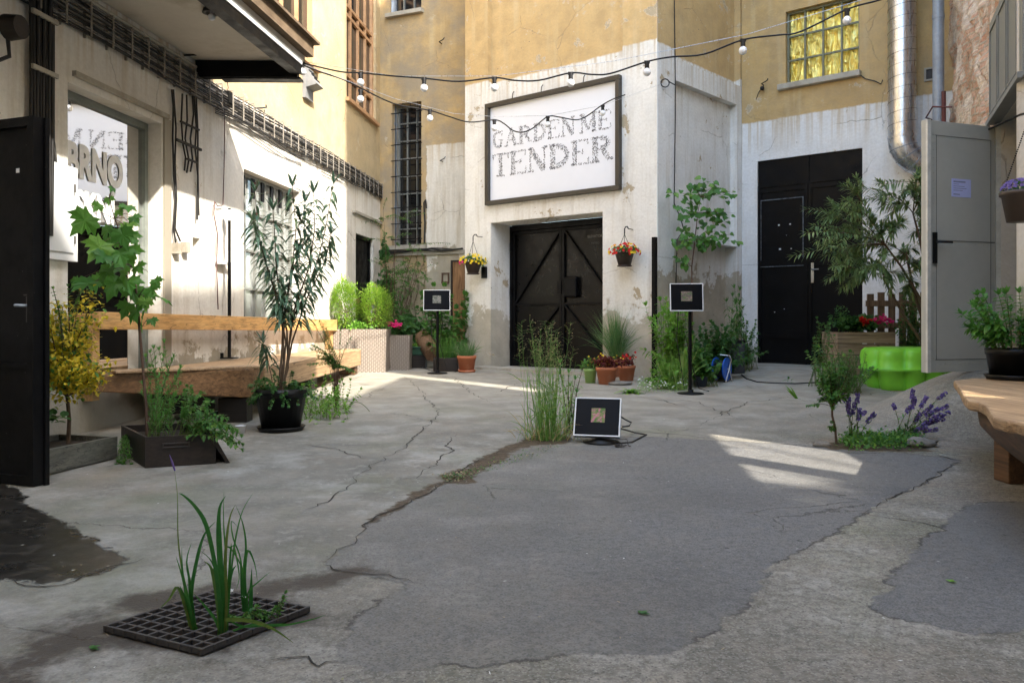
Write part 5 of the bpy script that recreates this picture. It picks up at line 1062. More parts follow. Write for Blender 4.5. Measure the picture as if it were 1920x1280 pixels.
# sign hooks
m_ = MB(); 
for a in (1.0, 1.55, 2.3): m_.tube([FB.P(a, 4.27, .03), FB.P(a, 4.36, .02), FB.P(a+.02, 4.39, .01)], .006, 5)
topmesh(m_, 'sign_wire', M['rubber'], 'small wire hangers along the top edge of the big sign', 'wire')
# doorbell, black corner pole
a_, z_ = FB.wp(910, 511); m_ = MB(); FB.box(m_, a_-.045, a_+.045, z_-.09, z_+.09, .001, .05); topmesh(m_, 'intercom', M['black'], 'small black intercom box left of the gate', 'intercom', bevel=.006)
m_ = MB(); e_ = FB.P(L-.02, 0, .035); m_.box((e_.x, e_.y, 1.03), (.055, .055, 1.95), rz=math.atan2(FB.u.y, FB.u.x)); topmesh(m_, 'corner_guard', M['steel_black'], 'upright black steel bar guarding the corner of the block', 'post')
# thin cable on corner + ring
m_ = MB(); m_.tube([SW.P(.40, z, .02+.01*math.sin(z*2)) for z in (7, 5.5, 4.5, 4.2, 3.6, 3.0, 2.5)]+[SW.P(.5, 2.3, .05), SW.P(.58, 2.15, .05), SW.P(.44, 2.0, .03), SW.P(.42, 1.2, .02)], .007, 6); topmesh(m_, 'wall_cable', M['rubber'], 'thin dark cable running down the edge of the block beside the lintel', 'cable')
c_ = at(1247, 156, 10.75); m_ = MB(); m_.tube([c_+V3((.055*math.cos(a), 0, .055*math.sin(a))) for a in [i*.4 for i in range(17)]], .008, 6); m_.tube([c_+V3((.05, 0, .02)), c_+V3((.16, .15, .02))], .008, 6); topmesh(m_, 'cable_ring', M['rubber'], 'coiled cable ring on the block corner where the lower light string ends', 'cable')
# ---- hanging baskets
def basket(W_, px, py_hook, py_pot, lab, fmats, sd_, leafm):
    random.seed(sd_); a, zh = W_.wp(px, py_hook, .22); zp = W_.wp(px, py_pot, .22)[1]; c = W_.P(a, zp, .22)
    o = thing('hanging_basket', lab, 'hanging basket', c, 'hanging flower baskets beside the gate'); m_ = MB(); m_.lathe([(0, -.10), (.085, -.10), (.13, .06), (.14, .065), (.125, .065), (.08, -.08), (0, -.05)], c, 18); m_.lathe([(0, -.125), (.10, -.12), (.10, -.105), (0, -.11)], c, 18); m_.build('pot', M['brown_pot'], o)
    top_ = W_.P(a, zh-.10, .22); m_ = MB()
    for k in range(3): an = 2.1*k+.4; m_.tube([c+V3((.125*math.cos(an), .125*math.sin(an), .05)), top_], .0035, 5)
    m_.build('hanger', M['black'], o)
    m_ = MB(); m_.tube([top_, W_.P(a, zh-.03, .22), W_.P(a, zh, .19), W_.P(a, zh+.01, .15), W_.P(a, zh-.02, .12)], .008, 6); m_.tube([W_.P(a, zh-.02, .12), W_.P(a, zh-.02, 0)], .006, 6); m_.build('hook', M['steel_black'], o)
    m_ = MB(); bush(m_, c+V3((0, 0, .09)), (.19, .16, .09), 420, 'ovate', .04, .025, 16); m_.build('foliage', leafm, o)
    m_ = MB()
    for _ in range(95):
        v = rdir(-.35); p = c+V3((v.x*.21, v.y*.18, .08+v.z*.115)); f_ = 0 if rnd() < .72 else 1
        if len(fmats) > 2 and v.x < -.55 and v.z < .1: f_ = 2
        flower(m_, p, .024, 5, f_, (v+V3((0, -.5, .2))).normalized())
    m_.build('flowers', fmats, o)
basket(FB, 887, 440, 500, 'hanging basket of yellow flowers left of the gate', [LM['yellowfl'], LM['yellowfl'], LM['pink']], 5, LM['mid'])
basket(FB, 1171, 425, 483, 'hanging basket of red flowers right of the gate', [LM['red'], LM['yellowfl']], 6, LM['mid'])
# ================================================================== screens
def picmat(nm, cols, em):
    t = NT(nm); v = t.co(); a = t.noise(v, 30, 5, .7); b = t.noise(t.mapv(v, loc=(3, 1, 2)), 42, 4, .7); c = t.mix(t.rng(a, .4, .6), cols[0], cols[1]); c = t.mix(t.rng(b, .50, .58), c, cols[2]); t.fin(c, .4, spec=.1)
    t.L(c, t.b.inputs['Emission Color']); t.b.inputs['Emission Strength'].default_value = em; return t.mat
scr = plain('screen_glass', (.002, .0025, .004), .35, 0, .1, 2, .0, .12)
pm = [picmat('screen_picture_grey', ((.05, .06, .05), (.10, .10, .09), (.16, .15, .14)), .12), picmat('screen_picture_dark', ((.06, .05, .05), (.12, .09, .08), (.05, .08, .03)), .12), picmat('screen_picture_pink', ((.05, .09, .03), (.11, .13, .05), (.26, .10, .14)), .12)]
def monitor(o, c, w_, h_, R, pic, po, ps_):
    def bx(cx_, cy_, cz_, sx_, sy_, sz_, nm, mat, par, bev=0):
        m_ = MB(); m_.box(c+R @ V3((cx_, cy_, cz_)), (sx_, sy_, sz_), R=R); return m_.build(nm, mat, par, bev)
    b_ = bx(0, .03, 0, w_, .04, h_, 'casing', M['zinc'], o, .003)
    bz = .0085; m_ = MB()
    for (x, z, sx_, sz_) in ((0, h_/2-bz/2, w_, bz), (0, -h_/2+bz/2, w_, bz), (-w_/2+bz/2, 0, bz, h_-2*bz), (w_/2-bz/2, 0, bz, h_-2*bz)): m_.box(c+R @ V3((x, .004, z)), (sx_, .014, sz_), R=R)
    m_.build('bezel', M['alu'], o); sc_ = bx(0, .006, 0, w_-2*bz, .006, h_-2*bz, 'screen', scr, o); bx(po[0], .0015, po[1], ps_[0], .002, ps_[1], 'picture', pic, sc_)
    m_ = MB(); m_.ball(c+R @ V3((0, .07, -.02)), .06, 10, 6, sc=(1.3, .5, 1)); m_.build('back_cover', M['black'], o)
def stand(px, pyb, pt, pb, pl0, pr0, lab, pic, yaw, Yoff=0):
    p = gp(px, pyb); Y = p.y; o = thing('screen_stand', lab, 'screen', p, 'flat screens on black stands'); m_ = MB(); m_.lathe([(0, 0), (.145, 0), (.145, .008), (.12, .014), (.03, .02), (.03, .045), (0, .045)], p, 28); m_.build('base', M['steel_black'], o)
    zt_ = CH+(HY-pt)/F*Y; zb_ = CH+(HY-pb)/F*Y; w_ = (pr0-pl0)/F*Y/math.cos(yaw); c = at((pl0+pr0)/2, (pt+pb)/2, Y-.02)
    m_ = MB(); m_.tube([p+V3((0, .03, .02)), V3((p.x, p.y+.03, c.z))], .02, 12); m_.build('pole', M['steel_black'], o)
    R = Matrix.Rotation(yaw, 3, 'Z') @ Matrix.Rotation(math.radians(-6), 3, 'X'); monitor(o, c, w_, zt_-zb_, R, pic, (0, .01), (.12, .11))
    m_ = MB(); m_.tube([c+V3((.05, .08, -.1)), c+V3((.07, .10, -.35)), c+V3((.03, .09, -.6)), V3((p.x+.12, p.y+.12, p.z+.05)), V3((p.x+.25, p.y+.2, p.z+.01))], .005, 5); m_.tube([c+V3((-.07, .08, -.1)), c+V3((-.09, .10, -.45)), V3((p.x-.05, p.y+.1, p.z+.05))], .004, 5); m_.build('cable', M['rubber'], o)
stand(820, 700, 543, 582, 794, 844, 'white framed screen on a black stand left of the gate', pm[0], math.radians(3))
stand(1295, 738, 531, 583, 1257, 1318, 'white framed screen on a black stand right of the gate', pm[1], math.radians(-4))
p = gp(1127, 829); fm = thing('floor_screen', 'white framed screen tilted back on the ground beside the grass clump', 'screen', p)
R = Matrix.Rotation(math.radians(-14), 3, 'Z') @ Matrix.Rotation(math.radians(-24), 3, 'X'); c = at(1120, 781, p.y-.02); monitor(fm, c, 84/F*p.y/math.cos(.24), .285, R, pm[2], (.005, .012), (.098, .105))
m_ = MB(); m_.lathe([(0, 0), (.13, 0), (.13, .010), (.05, .03), (.045, .05), (0, .05)], p, 28); m_.tube([p+V3((0, .02, .04)), c+V3((0, .07, -.05))], .03, 10); m_.build('base', M['black'], fm)
m_ = MB(); m_.tube([c+V3((.12, .06, .03))]+[at(x, y, p.y+.15) for x, y in ((1172, 786), (1184, 792), (1180, 798), (1166, 800))], .006, 6); m_.tube([at(1164, 803, p.y+.1)]+[gp(x, y)+V3((0, 0, .006)) for x, y in ((1190, 812), (1212, 816), (1200, 822), (1185, 830), (1165, 832), (1152, 828))], .006, 6); m_.build('cable', M['rubber'], fm)
m_ = MB(); random.seed(3); p = gp(1166, 838); m_.box(p+V3((-.03, 0, .012)), (.03, .02, .02)); [m_.box(p+V3((g_(.025), g_(.02), ru(.004, .02))), (.012, .012, .006), ru(0, 3)) for _ in range(14)]; m_.tube([p+V3((-.04, 0, .01)), p+V3((-.045, 0, .055)), p+V3((.035, .0, .055)), p+V3((.045, 0, .01))], .003, 5); topmesh(m_, 'plug_adapter', M['iron'], 'little wire and circuit adapter lying beside the floor screen', 'adapter')
# ================================================================== centre grass, pots
random.seed(40); p = gp(1030, 824); cg = thing('grass_clump', 'tall flowering grass clump growing out of the crack beside floor screen', 'grass', p); m_ = MB(); ms = MB()
for _ in range(95):
    b = p+V3((g_(.06), g_(.05), 0)); h = ru(.30, .68); d_ = V3((g_(.10)+(b.x-p.x)*.3, g_(.10), 1)); e = blade(m_, b, d_, h, .0055, .25, 7)
for _ in range(120): a = ru(0, 6.28); b = p+V3((g_(.10), g_(.05), 0)); blade(m_, b, (g_(.7), g_(.6), 1), ru(.12, .32), .005, 1.3, 5, mi=1 if rnd() < .7 else 0)
for _ in range(26):
    b = p+V3((g_(.07), g_(.04), 0)); e = b+V3((g_(.07)+(b.x-p.x)*.5-.02, g_(.06), ru(.60, .92))); pts = bez(b, e, (g_(.03), 0, 0)); ms.tube(pts, [.0022-.0014*i/8 for i in range(9)], 4)
    for k in range(26):
        q, d_ = along(pts, ru(.68, 1)); dd_ = V3((g_(), g_(), ru(0, 1.2))); r_ = q+dd_.normalized()*ru(.01, .05); ms.tube([q, r_], .0007, 3, cap=False); leaf(m_, 'small', r_, dd_+V3((0, 0, -.3)), .019, .007, .2, mi=3)
    for k in range(3): q, d_ = along(pts, ru(.15, .6)); blade(m_, q, (g_(), g_(), 1), ru(.10, .22), .006, 1.2, 5)
ms.build('stalks', LM['grass'], cg); m_.build('blades', [LM['grass'], LM['straw'], LM['grass_d'], LM['straw']], cg)
p = gp(1072, 812); wl2 = thing('willow_herb', 'upright willow leaved herb right of the grass clump', 'plant', p); ms = MB(); m_ = MB()
for k in range(7): e = at(1072+ru(-22, 32), ru(665, 740), p.y+g_(.05)); twig(ms, m_, bez(p+V3((g_(.03), g_(.03), 0)), e, (g_(.03), 0, 0)), .004, .0018, 'lance', 20, .085, .014, .08, 2, .9, .45, .35)
ms.build('stem', M['stem_red'], wl2); m_.build('leaves', LM['herb'], wl2)
# moss and litter in the crack
random.seed(12); m_ = MB()
for _ in range(420):
    t = rnd(); b = gp(835+(1040-835)*t+g_(8), 897-(897-838)*t**1.1+g_(4)); leaf(m_, 'small', b+V3((0, 0, .002)), V3((g_(), g_(), .5)), ru(.008, .022), .008, .1, mi=0 if rnd() < .5 else 1)
tag(m_.build('crack_moss', [LM['litter'], LM['mid']]), 'moss and dead leaves filling the crack in the concrete', 'moss', kind='stuff')
m_ = MB()
for _ in range(230): b = gp(850+g_(14), 895+g_(4)); leaf(m_, 'small', b+V3((0, 0, ru(0, .012))), V3((g_(), g_(), .3)), ru(.01, .025), .01, 0, mi=0 if rnd() < .6 else 1)
tag(m_.build('leaf_litter', [LM['litter'], LM['grass_d']]), 'little heap of dry leaves at the widest part of the crack', 'leaves', kind='stuff')
def tpot(px, py, wpx, hpx, mat, lab, Y=None, saucer=False, name='potted_plant', cat='potted plant', grp=None):
    p = gp(px, py); r = wpx/2/F*p.y; p.y += r; h = hpx/F*p.y; p.z = zg(p.x, p.y); o = thing(name, lab, cat, p, grp); pot(o, p, r, r*.74, h, mat, saucer=saucer); return o, p, r, h
random.seed(50)
o, p, r, h = tpot(874, 699, 36, 31, M['terracotta'], 'terracotta pot of fine green grass left of the gate', saucer=True); m_ = MB(); grass(m_, p+V3((0, 0, h*.9)), 240, .30, r*.7, .005, .55, 1.3); m_.build('grass', LM['grass_d'], o)
pg = gp(835, 697); dbx = thing('planted_box', 'dark low box of thin herbs behind the first screen stand', 'planter', pg); m_ = MB(); m_.box(pg+V3((0, .15, .10)), (.36, .24, .20)); m_.build('box', M['dark_wood'], dbx, .01); m_ = MB(); grass(m_, pg+V3((0, .15, .19)), 140, .40, .13, .007, .3, .6); bush(m_, pg+V3((0, .15, .35)), (.2, .12, .16), 240, 'small', .04, .015); m_.build('herbs', LM['mid'], dbx)
o, p, r, h = tpot(1108, 719, 25, 27, M['green_pot'], 'small pale green pot beside the terracotta pots'); m_ = MB(); bush(m_, p+V3((0, 0, h+.05)), (.13, .11, .09), 220, 'lance', .07, .016, 10); m_.build('foliage', LM['mid'], o); m_ = MB(); [flower(m_, p+V3((g_(.06), g_(.05), h+.07+g_(.02))), .016, mi=0) for _ in range(8)]; m_.build('flowers', LM['yellowfl'], o)
o, p, r, h = tpot(1140, 722, 41, 32, M['terracotta'], 'terracotta pot of purple red foliage, front one beside pale green pot'); m_ = MB(); bush(m_, p+V3((0, 0, h+.06)), (.19, .15, .09), 620, 'ovate', .04, .024, 16, mi=0); m_.build('foliage', LM['redleaf'], o); m_ = MB(); [flower(m_, p+V3((g_(.09), g_(.05), h+.12+g_(.02))), .014) for _ in range(14)]; m_.build('flowers', LM['yellowfl'], o)
o, p, r, h = tpot(1177, 715, 34, 28, M['terracotta'], 'terracotta pot with small red flowers in front of ornamental grass'); m_ = MB(); bush(m_, p+V3((0, 0, h+.05)), (.15, .12, .09), 320, 'ovate', .04, .024, 12); m_.build('foliage', LM['redleaf'], o); m_ = MB(); [flower(m_, p+V3((g_(.07), g_(.05), h+.11+g_(.03))), .02) for _ in range(16)]; m_.build('flowers', LM['red'], o)
p = gp(1158, 708); p.y += .2; og = thing('ornamental_grass', 'fountain of fine ornamental grass behind the terracotta pots', 'grass', V3((p.x, p.y, .12))); pot(og, V3((p.x, p.y, .12)), .14, .11, .24, M['terracotta']); m_ = MB()
for _ in range(520):
    l_ = abs(g_(.42)); a = ru(0, 6.28); blade(m_, V3((p.x+g_(.03), p.y+g_(.03), .33)), (l_*math.cos(a), l_*math.sin(a), 1), ru(.45, .85), .0045, ru(.5, 1.5), 8)
m_.build('blades', LM['grass_d'], og)
m_ = MB(); c = gp(1163, 722); m_.ball(c+V3((0, .06, .02)), .13, 12, 6, sc=(1.25, .8, .22), jit=.2); topmesh(m_, 'flat_stone', M['stone'], 'flat pale stone on the ground in front of the terracotta pots', 'stone')
random.seed(51); p = gp(1184, 738); m_ = MB()
for _ in range(44): a = ru(0, 6.28); leaf(m_, 'lance', p+V3((g_(.02), .05+g_(.02), 0)), V3((math.cos(a), math.sin(a), ru(.3, 1.1))), ru(.12, .22), .032, .5)
topmesh(m_, 'broad_leaf_weed', LM['lime'], 'rosette of strap shaped leaves in front of the flat stone', 'plant')
random.seed(52); m_ = MB()
for _ in range(1900):
    b = gp(ru(1195, 1292), 738-abs(g_(12))); leaf(m_, 'small', b+V3((0, 0, ru(0, .10))), rdir(-.2)+V3((0, 0, .5)), ru(.015, .035), .006, .2, mi=0)
for _ in range(90): b = gp(ru(1195, 1292), 738-abs(g_(10))); flower(m_, b+V3((0, 0, ru(.05, .14))), .011, 5, 1)
tag(m_.build('ground_cover', [LM['grass'], LM['whitefl']]), 'low ground cover dotted with tiny white flowers by the second stand', 'ground cover', kind='stuff')
# right bush group
random.seed(60)
def shrubt(name, lab, cpx, cpy, Y, bpx, n, spx, spy, kind, L_, W_l, mat, nl=12, stem='stem_green', whorl=2, depth=.15, fwd=.4, droop=.35, cat='shrub'):
    b0 = V3(((bpx-CX)/F*Y, Y, 0)); b0.z = zg(b0.x, b0.y); o = thing(name, lab, cat, b0); ms = MB(); ml = MB()
    for _ in range(n):
        e = at(cpx+g_(spx), cpy+ru(-1, 1)*spy, Y+g_(depth)); b = b0+V3((g_(.08), g_(.06), 0)); twig(ms, ml, bez(b, e, (g_(.06), g_(.04), .08)), .004, .0014, kind, nl, L_, W_l, .25, whorl, .85, fwd, droop)
    ms.build('stem', M[stem], o); ml.build('foliage', mat, o); return o
shrubt('bright_shrub', 'bright green fern like shrub beside the corner bar', 1264, 632, 9.9, 1268, 95, 23, 70, 'lance', .12, .036, LM['lime'], 13)
shrubt('leafy_groundling', 'low bright leafy plant at the foot of the corner bar', 1252, 700, 9.4, 1255, 30, 16, 22, 'ovate', .07, .045, LM['lime'], 9)
m_ = MB(); p = V3(((1268-CX)/F*9.3, 9.3, .1)); grass(m_, p, 130, .55, .12, .008, .28, .9); topmesh(m_, 'grass_tuft', LM['grass'], 'upright grass tuft left of the second screen stand pole', 'grass')
shrubt('dark_shrub', 'dense dark green shrub against the side wall of the block', 1342, 650, 10.3, 1342, 100, 30, 46, 'ovate', .085, .045, LM['dark'], 13)
shrubt('low_shrub', 'low broad leaved shrub behind the dark flower pot', 1320, 675, 9.6, 1318, 26, 17, 25, 'heart', .08, .065, LM['mid'], 9)
shrubt('tall_weed', 'tall drooping weed rising above the dark bin', 1376, 585, 11.0, 1380, 17, 9, 45, 'lance', .13, .022, LM['mid'], 15, droop=.7)
shrubt('climber', 'leafy climber right of the dark bin', 1405, 640, 11.2, 1395, 24, 10, 38, 'ovate', .06, .035, LM['mid'], 13)
# sapling on the wall
random.seed(61); Ys = 10.6; b0 = V3(((1297-CX)/F*Ys, Ys, .12)); sp_ = thing('wall_sapling', 'young tree with heart shaped leaves climbing the side wall of the block', 'tree', b0); ms = MB(); ml = MB()
tr_ = [at(x, y, Ys) for x, y in ((1297, 700), (1298, 600), (1297, 540), (1297, 500), (1303, 450), (1308, 400), (1314, 370))]; tr_[0].z = .12; ms.tube(tr_, [.012, .011, .010, .009, .007, .005, .003], 7)
for (x, y) in ((1320,335),(1345,345),(1362,362),(1375,368),(1335,365),(1300,350),(1275,368),(1250,362),(1265,395),(1278,410),(1290,385),(1330,395),(1350,400),(1370,410),(1378,400),(1340,425),(1355,420),(1378,440),(1388,455),(1360,455),(1290,440),(1272,428),(1285,460),(1270,480),(1310,420),(1322,450),(1345,448),(1262,455),(1278,500),(1320,470),(1292,345),(1308,372)):
    e = at(x, y, Ys+g_(.10)); k = min(range(2, 7), key=lambda j: (tr_[j]-e).length+.35*max(0, tr_[j].z-e.z)); pts = bez(tr_[k], e, (0, 0, .04)); ms.tube(pts, [.0035-.0025*i/8 for i in range(9)], 5)
    for _ in range(9): q, d_ = along(pts, ru(.35, 1)); leaf(ml, 'heart', q+V3((g_(.035), g_(.03), g_(.03))), V3((g_(.7), -.5+g_(.4), -.5+g_(.4))), ru(.055, .09), ru(.05, .08), .1, up=V3((0, -.8, .6)))
ms.build('trunk', M['stem_red'], sp_); ml.build('leaves', LM['lime'] if 0 else LM['mid'], sp_)
# bin, reel, dark pot, hose
p = gp(1382, 702); p.y += .2; m_ = MB(); bi = thing('waste_bin', 'dark grey plastic bin behind the blue cable reel', 'bin', p); m_.prism([(p.x-.15, p.y-.13), (p.x+.13, p.y-.13), (p.x+.13, p.y+.13), (p.x-.15, p.y+.13)], p.z, p.z+.42); m_.build('body', plain('dark_grey_plastic', (.04, .042, .046), .5), bi, .02); m_ = MB(); m_.box(p+V3((-.01, 0, .44)), (.31, .29, .035)); m_.build('lid', M['black'], bi, .01)
p = gp(1356, 717); cr_ = thing('cable_reel', 'bright blue cable reel on a metal frame by the shrubs', 'cable reel', p); ax = V3((.93, .2, .0)).normalized()
ax = V3((.80, -.60, 0)).normalized(); c = p+V3((0, .08, .165))
for q, n_ in ((-.07, 'left'), (.07, 'right')): m_ = MB(); m_.tube([c+ax*(q-.006), c+ax*(q+.006)], .145, 28); m_.tube([c+ax*(q-.009), c+ax*(q+.009)], [.05, .05], 16); m_.build('flange', M['blue'], cr_)
m_ = MB(); m_.tube([c-ax*.06, c+ax*.06], .10, 22); m_.build('cable_drum', M['rubber'], cr_)
m_ = MB(); m_.tube([c+ax*.1+V3((-.05, -.03, -.155)), c+ax*.1+V3((0, 0, 0)), c+ax*.1+V3((.03, .02, .12)), c+ax*.085+V3((.02, 0, .165)), c+V3((-.02, 0, .175))], .009, 8); m_.tube([c+ax*.1, c+ax*.1+V3((.05, .04, -.155))], .009, 8); m_.tube([c+ax*.1, c-ax*.1], .01, 8); m_.build('frame', M['duct'], cr_)
m_ = MB(); m_.box(c+ax*.0775+V3((0, 0, .0)), (.002, .05, .05), rz=math.atan2(ax.y, ax.x)); m_.build('label_plate', M['white_paint'], cr_)
p = gp(1316, 726); m_ = MB(); m_.lathe([(0, 0), (.065, 0), (.09, .13), (.095, .13), (.08, .12), (0, .11)], p+V3((0, .08, 0))); topmesh(m_, 'flower_pot', plain('dark_blue_grey_pot', (.05, .06, .085), .5), 'dark blue grey pot at the foot of the second screen stand', 'pot')
m_ = MB(); m_.tube([gp(x, y)+V3((0, 0, .008)) for x, y in ((1390, 703), (1400, 711), (1420, 717), (1450, 719), (1490, 720), (1530, 718), (1560, 716))], .008, 6); topmesh(m_, 'extension_cord', M['rubber'], 'black extension cord running from the reel past the tall door', 'cord')
# lawn tuft by crack
random.seed(62); m_ = MB(); p = gp(1492, 747); [blade(m_, p+V3((g_(.015), 0, 0)), (-.55+g_(.2), 0, .8), ru(.10, .19), .018, .3, 5) for _ in range(6)]; topmesh(m_, 'small_weed', LM['lime'], 'small weed sprouting from concrete in front of tall door', 'weed')
random.seed(63); m_ = MB(); ms = MB(); p = gp(1480, 722); [leaf(m_, 'ovate', p+V3((g_(.03), g_(.02), ru(.02, .07))), rdir(-.3), .06, .03, .4) for _ in range(6)]; topmesh(m_, 'fallen_twig', LM['mid'], 'little leafy twig lying on the cord', 'twig')
# ================================================================== right side plants
random.seed(70); p = gp(1568, 832); rs = thing('small_tree', 'small rose tree on one thin trunk at the lavender bed', 'tree', p); ms = MB(); ml = MB(); hd = at(1560, 762, p.y)
ms.tube([p, p.lerp(hd, .4)+V3((.006, 0, 0)), p.lerp(hd, .75)+V3((-.006, 0, 0)), hd], [.009, .008, .008, .007], 7)
for _ in range(30):
    e = at(1560+g_(24), ru(650, 745), p.y+g_(.10)); twig(ms, ml, bez(hd+V3((0, 0, ru(-.02, .03))), e, (g_(.03), g_(.03), .02)), .0035, .001, 'ovate', 14, .044, .027, .25, 2)
for _ in range(5): e = at(1560+ru(-70, 10), ru(715, 770), p.y+g_(.05)); twig(ms, ml, bez(hd, e, (0, 0, .03)), .002, .001, 'ovate', 7, .035, .02, .5, 2)
for _ in range(5): q = at(1567, ru(790, 810), p.y); twig(ms, ml, bez(q, q+V3((g_(.05), 0, ru(.0, .05))), (0, 0, .01)), .0015, .001, 'ovate', 5, .03, .018, .3, 2)
ms.build('trunk', M['bark'], rs); ml.build('crown', LM['mid'], rs)
shrubt('olive_shrub', 'grey green bushy herb left of the lime sandbox', 1588, 684, 8.8, 1588, 80, 19, 26, 'small', .035, .012, LM['grass_d'], 22, fwd=.7)
shrubt('dark_rose', 'dark rose bush in front of the tall door', 1538, 640, 9.3, 1545, 24, 15, 45, 'ovate', .05, .034, LM['dark'], 9)
# flower bed
random.seed(71)
def spikes(lab, base, tips, grp=None):
    o = thing('lavender', lab, 'flowering plant', base); ms = MB(); ml = MB(); mf = MB()
    for (x, y, Y, ln) in tips:
        e = at(x, y, Y); b = base+V3((g_(.03), g_(.02), 0)); pts = bez(b, e, (g_(.01), 0, .03)); ms.tube(pts, [.0028-.0014*i/8 for i in range(9)], 5); Lt = (e-b).length
        for k in range(int(ln*560)):
            t = 1-(ln/Lt)*rnd(); q, d_ = along(pts, min(.999, t)); v = rdir(); v = (v-d_*v.dot(d_)*.6); flower(mf, q+v*.013, ru(.007, .013), 4, 0, v.normalized())
        for k in range(9): q, d_ = along(pts, ru(.1, .75)); leaf(ml, 'lance', q, V3((g_(), g_(), .8)), .055, .012, .3)
    for _ in range(60): leaf(ml, 'lance', base+V3((g_(.05), g_(.035), 0)), V3((g_(.7), g_(.7), .9)), ru(.06, .13), .018, .4)
    ms.build('stalks', M['stem_green'], o); ml.build('leaves', LM['mid'], o); mf.build('flowers', LM['purple'], o)
b1 = gp(1605, 826); spikes('purple flower spikes standing upright beside the small tree trunk', b1, [(1578, 738, b1.y, .07), (1592, 745, b1.y, .09), (1608, 735, b1.y-.03, .09), (1603, 755, b1.y, .10), (1589, 760, b1.y, .08), (1640, 775, b1.y-.05, .10), (1622, 770, b1.y, .05), (1612, 765, b1.y+.02, .10)])
b2 = gp(1690, 822); random.seed(72); spikes('spreading plant with purple flower spikes leaning toward the ramp', b2, [(1712, 730, b2.y, .10), (1738, 742, b2.y, .11), (1775, 735, b2.y+.05, .09), (1782, 772, b2.y-.05, .13), (1770, 785, b2.y, .14), (1755, 780, b2.y-.03, .14), (1740, 800, b2.y-.05, .11), (1708, 760, b2.y, .07), (1675, 758, b2.y, .04), (1728, 772, b2.y, .10), (1762, 765, b2.y, .12), (1748, 760, b2.y+.03, .10), (1717, 745, b2.y, .10), (1760, 805, b2.y-.08, .10), (1778, 760, b2.y+.04, .1)])
m_ = MB()
for _ in range(1500):
    t = rnd(); b = gp(1585+140*t+g_(7), 829+g_(7)); leaf(m_, 'ovate', b+V3((0, 0, ru(0, .045))), rdir(-.2)+V3((0, 0, .4)), ru(.02, .045), .018, .2, mi=0 if rnd() < .8 else 1)
tag(m_.build('bed_greenery', [LM['mid'], LM['lime']]), 'low clover and weeds covering the little flower bed', 'ground cover', kind='stuff')
for (px, py, r_, lab) in ((1728, 838, .085, 'dark rough stone at the right end of the flower bed'), (1620, 832, .045, 'small pale stone between the purple flowers'), (1545, 838, .05, 'flat brown stone at the foot of the small tree')):
    m_ = MB(); m_.ball(gp(px, py)+V3((0, .03, r_*.25)), r_, 12, 8, sc=(1.25, .8, .5), jit=.5); topmesh(m_, 'stone', M['stone'], lab, 'stone')
random.seed(73); p = gp(1700, 728); m_ = MB()
for _ in range(26): a = ru(0, 6.28); leaf(m_, 'ovate', p+V3((g_(.05), g_(.03), 0)), V3((math.cos(a)*.6, math.sin(a)*.5, ru(.8, 1.6))), ru(.14, .25), .07, .15)
topmesh(m_, 'broad_leaf_plant', LM['dark'], 'broad leaved dock plant in front of the lime green sandbox', 'plant')
m_ = MB()
for _ in range(900): b = gp(ru(1740, 1850), ru(700, 722)); leaf(m_, 'small', b+V3((0, 0, ru(0, .05))), rdir(0)+V3((0, 0, .5)), .03, .012, .2)
tag(m_.build('ramp_weeds', LM['mid']), 'strip of low weeds along the ramp under the open grey door', 'weeds', kind='stuff')
# lime sandbox (scalloped shell halves)
p = gp(1660, 734); cy_ = p.y+.36; c = V3(((1622-CX)/F*cy_+.53, cy_, p.z-.005)); sb_ = thing('sandbox', 'lime green scalloped plastic shell sandbox with its lid on', 'sandbox', c)
def scal(a): return 1+.055*abs(math.cos(a*4.0))**.6*1.0
def sq(a, rx=.50, ry=.36, e=3.6): return 1/((abs(math.cos(a))/rx)**e+(abs(math.sin(a))/ry)**e)**(1/e)
def shell(prof, nm):
    m_ = MB(); n = 120; vs = []; fs_ = []
    for (q, z, sc__) in prof:
        for k in range(n):
            a = 2*math.pi*k/n; rr_ = sq(a)*q*(1+sc__*(abs(math.cos(a*5))**.55-.5)); vs.append(c+V3((rr_*math.cos(a), rr_*math.sin(a), z*1.32)))
    for i in range(len(prof)-1):
        for k in range(n): fs_.append((i*n+k, i*n+(k+1) % n, (i+1)*n+(k+1) % n, (i+1)*n+k))
    m_.add(vs, fs_, 0, True); return m_.build(nm, M['lime'], sb_)
shell([(0, .0, 0), (.84, .0, .16), (.88, .012, .20), (.92, .06, .22), (.96, .165, .20), (1.06, .170, .02), (1.07, .178, .02), (.98, .18, .02)], 'basin')
shell([(1.07, .184, .02), (1.06, .192, .02), (.97, .196, .16), (.965, .28, .22), (.94, .335, .21), (.88, .360, .18), (.62, .370, .06), (.3, .368, .02), (0, .368, 0)], 'lid')
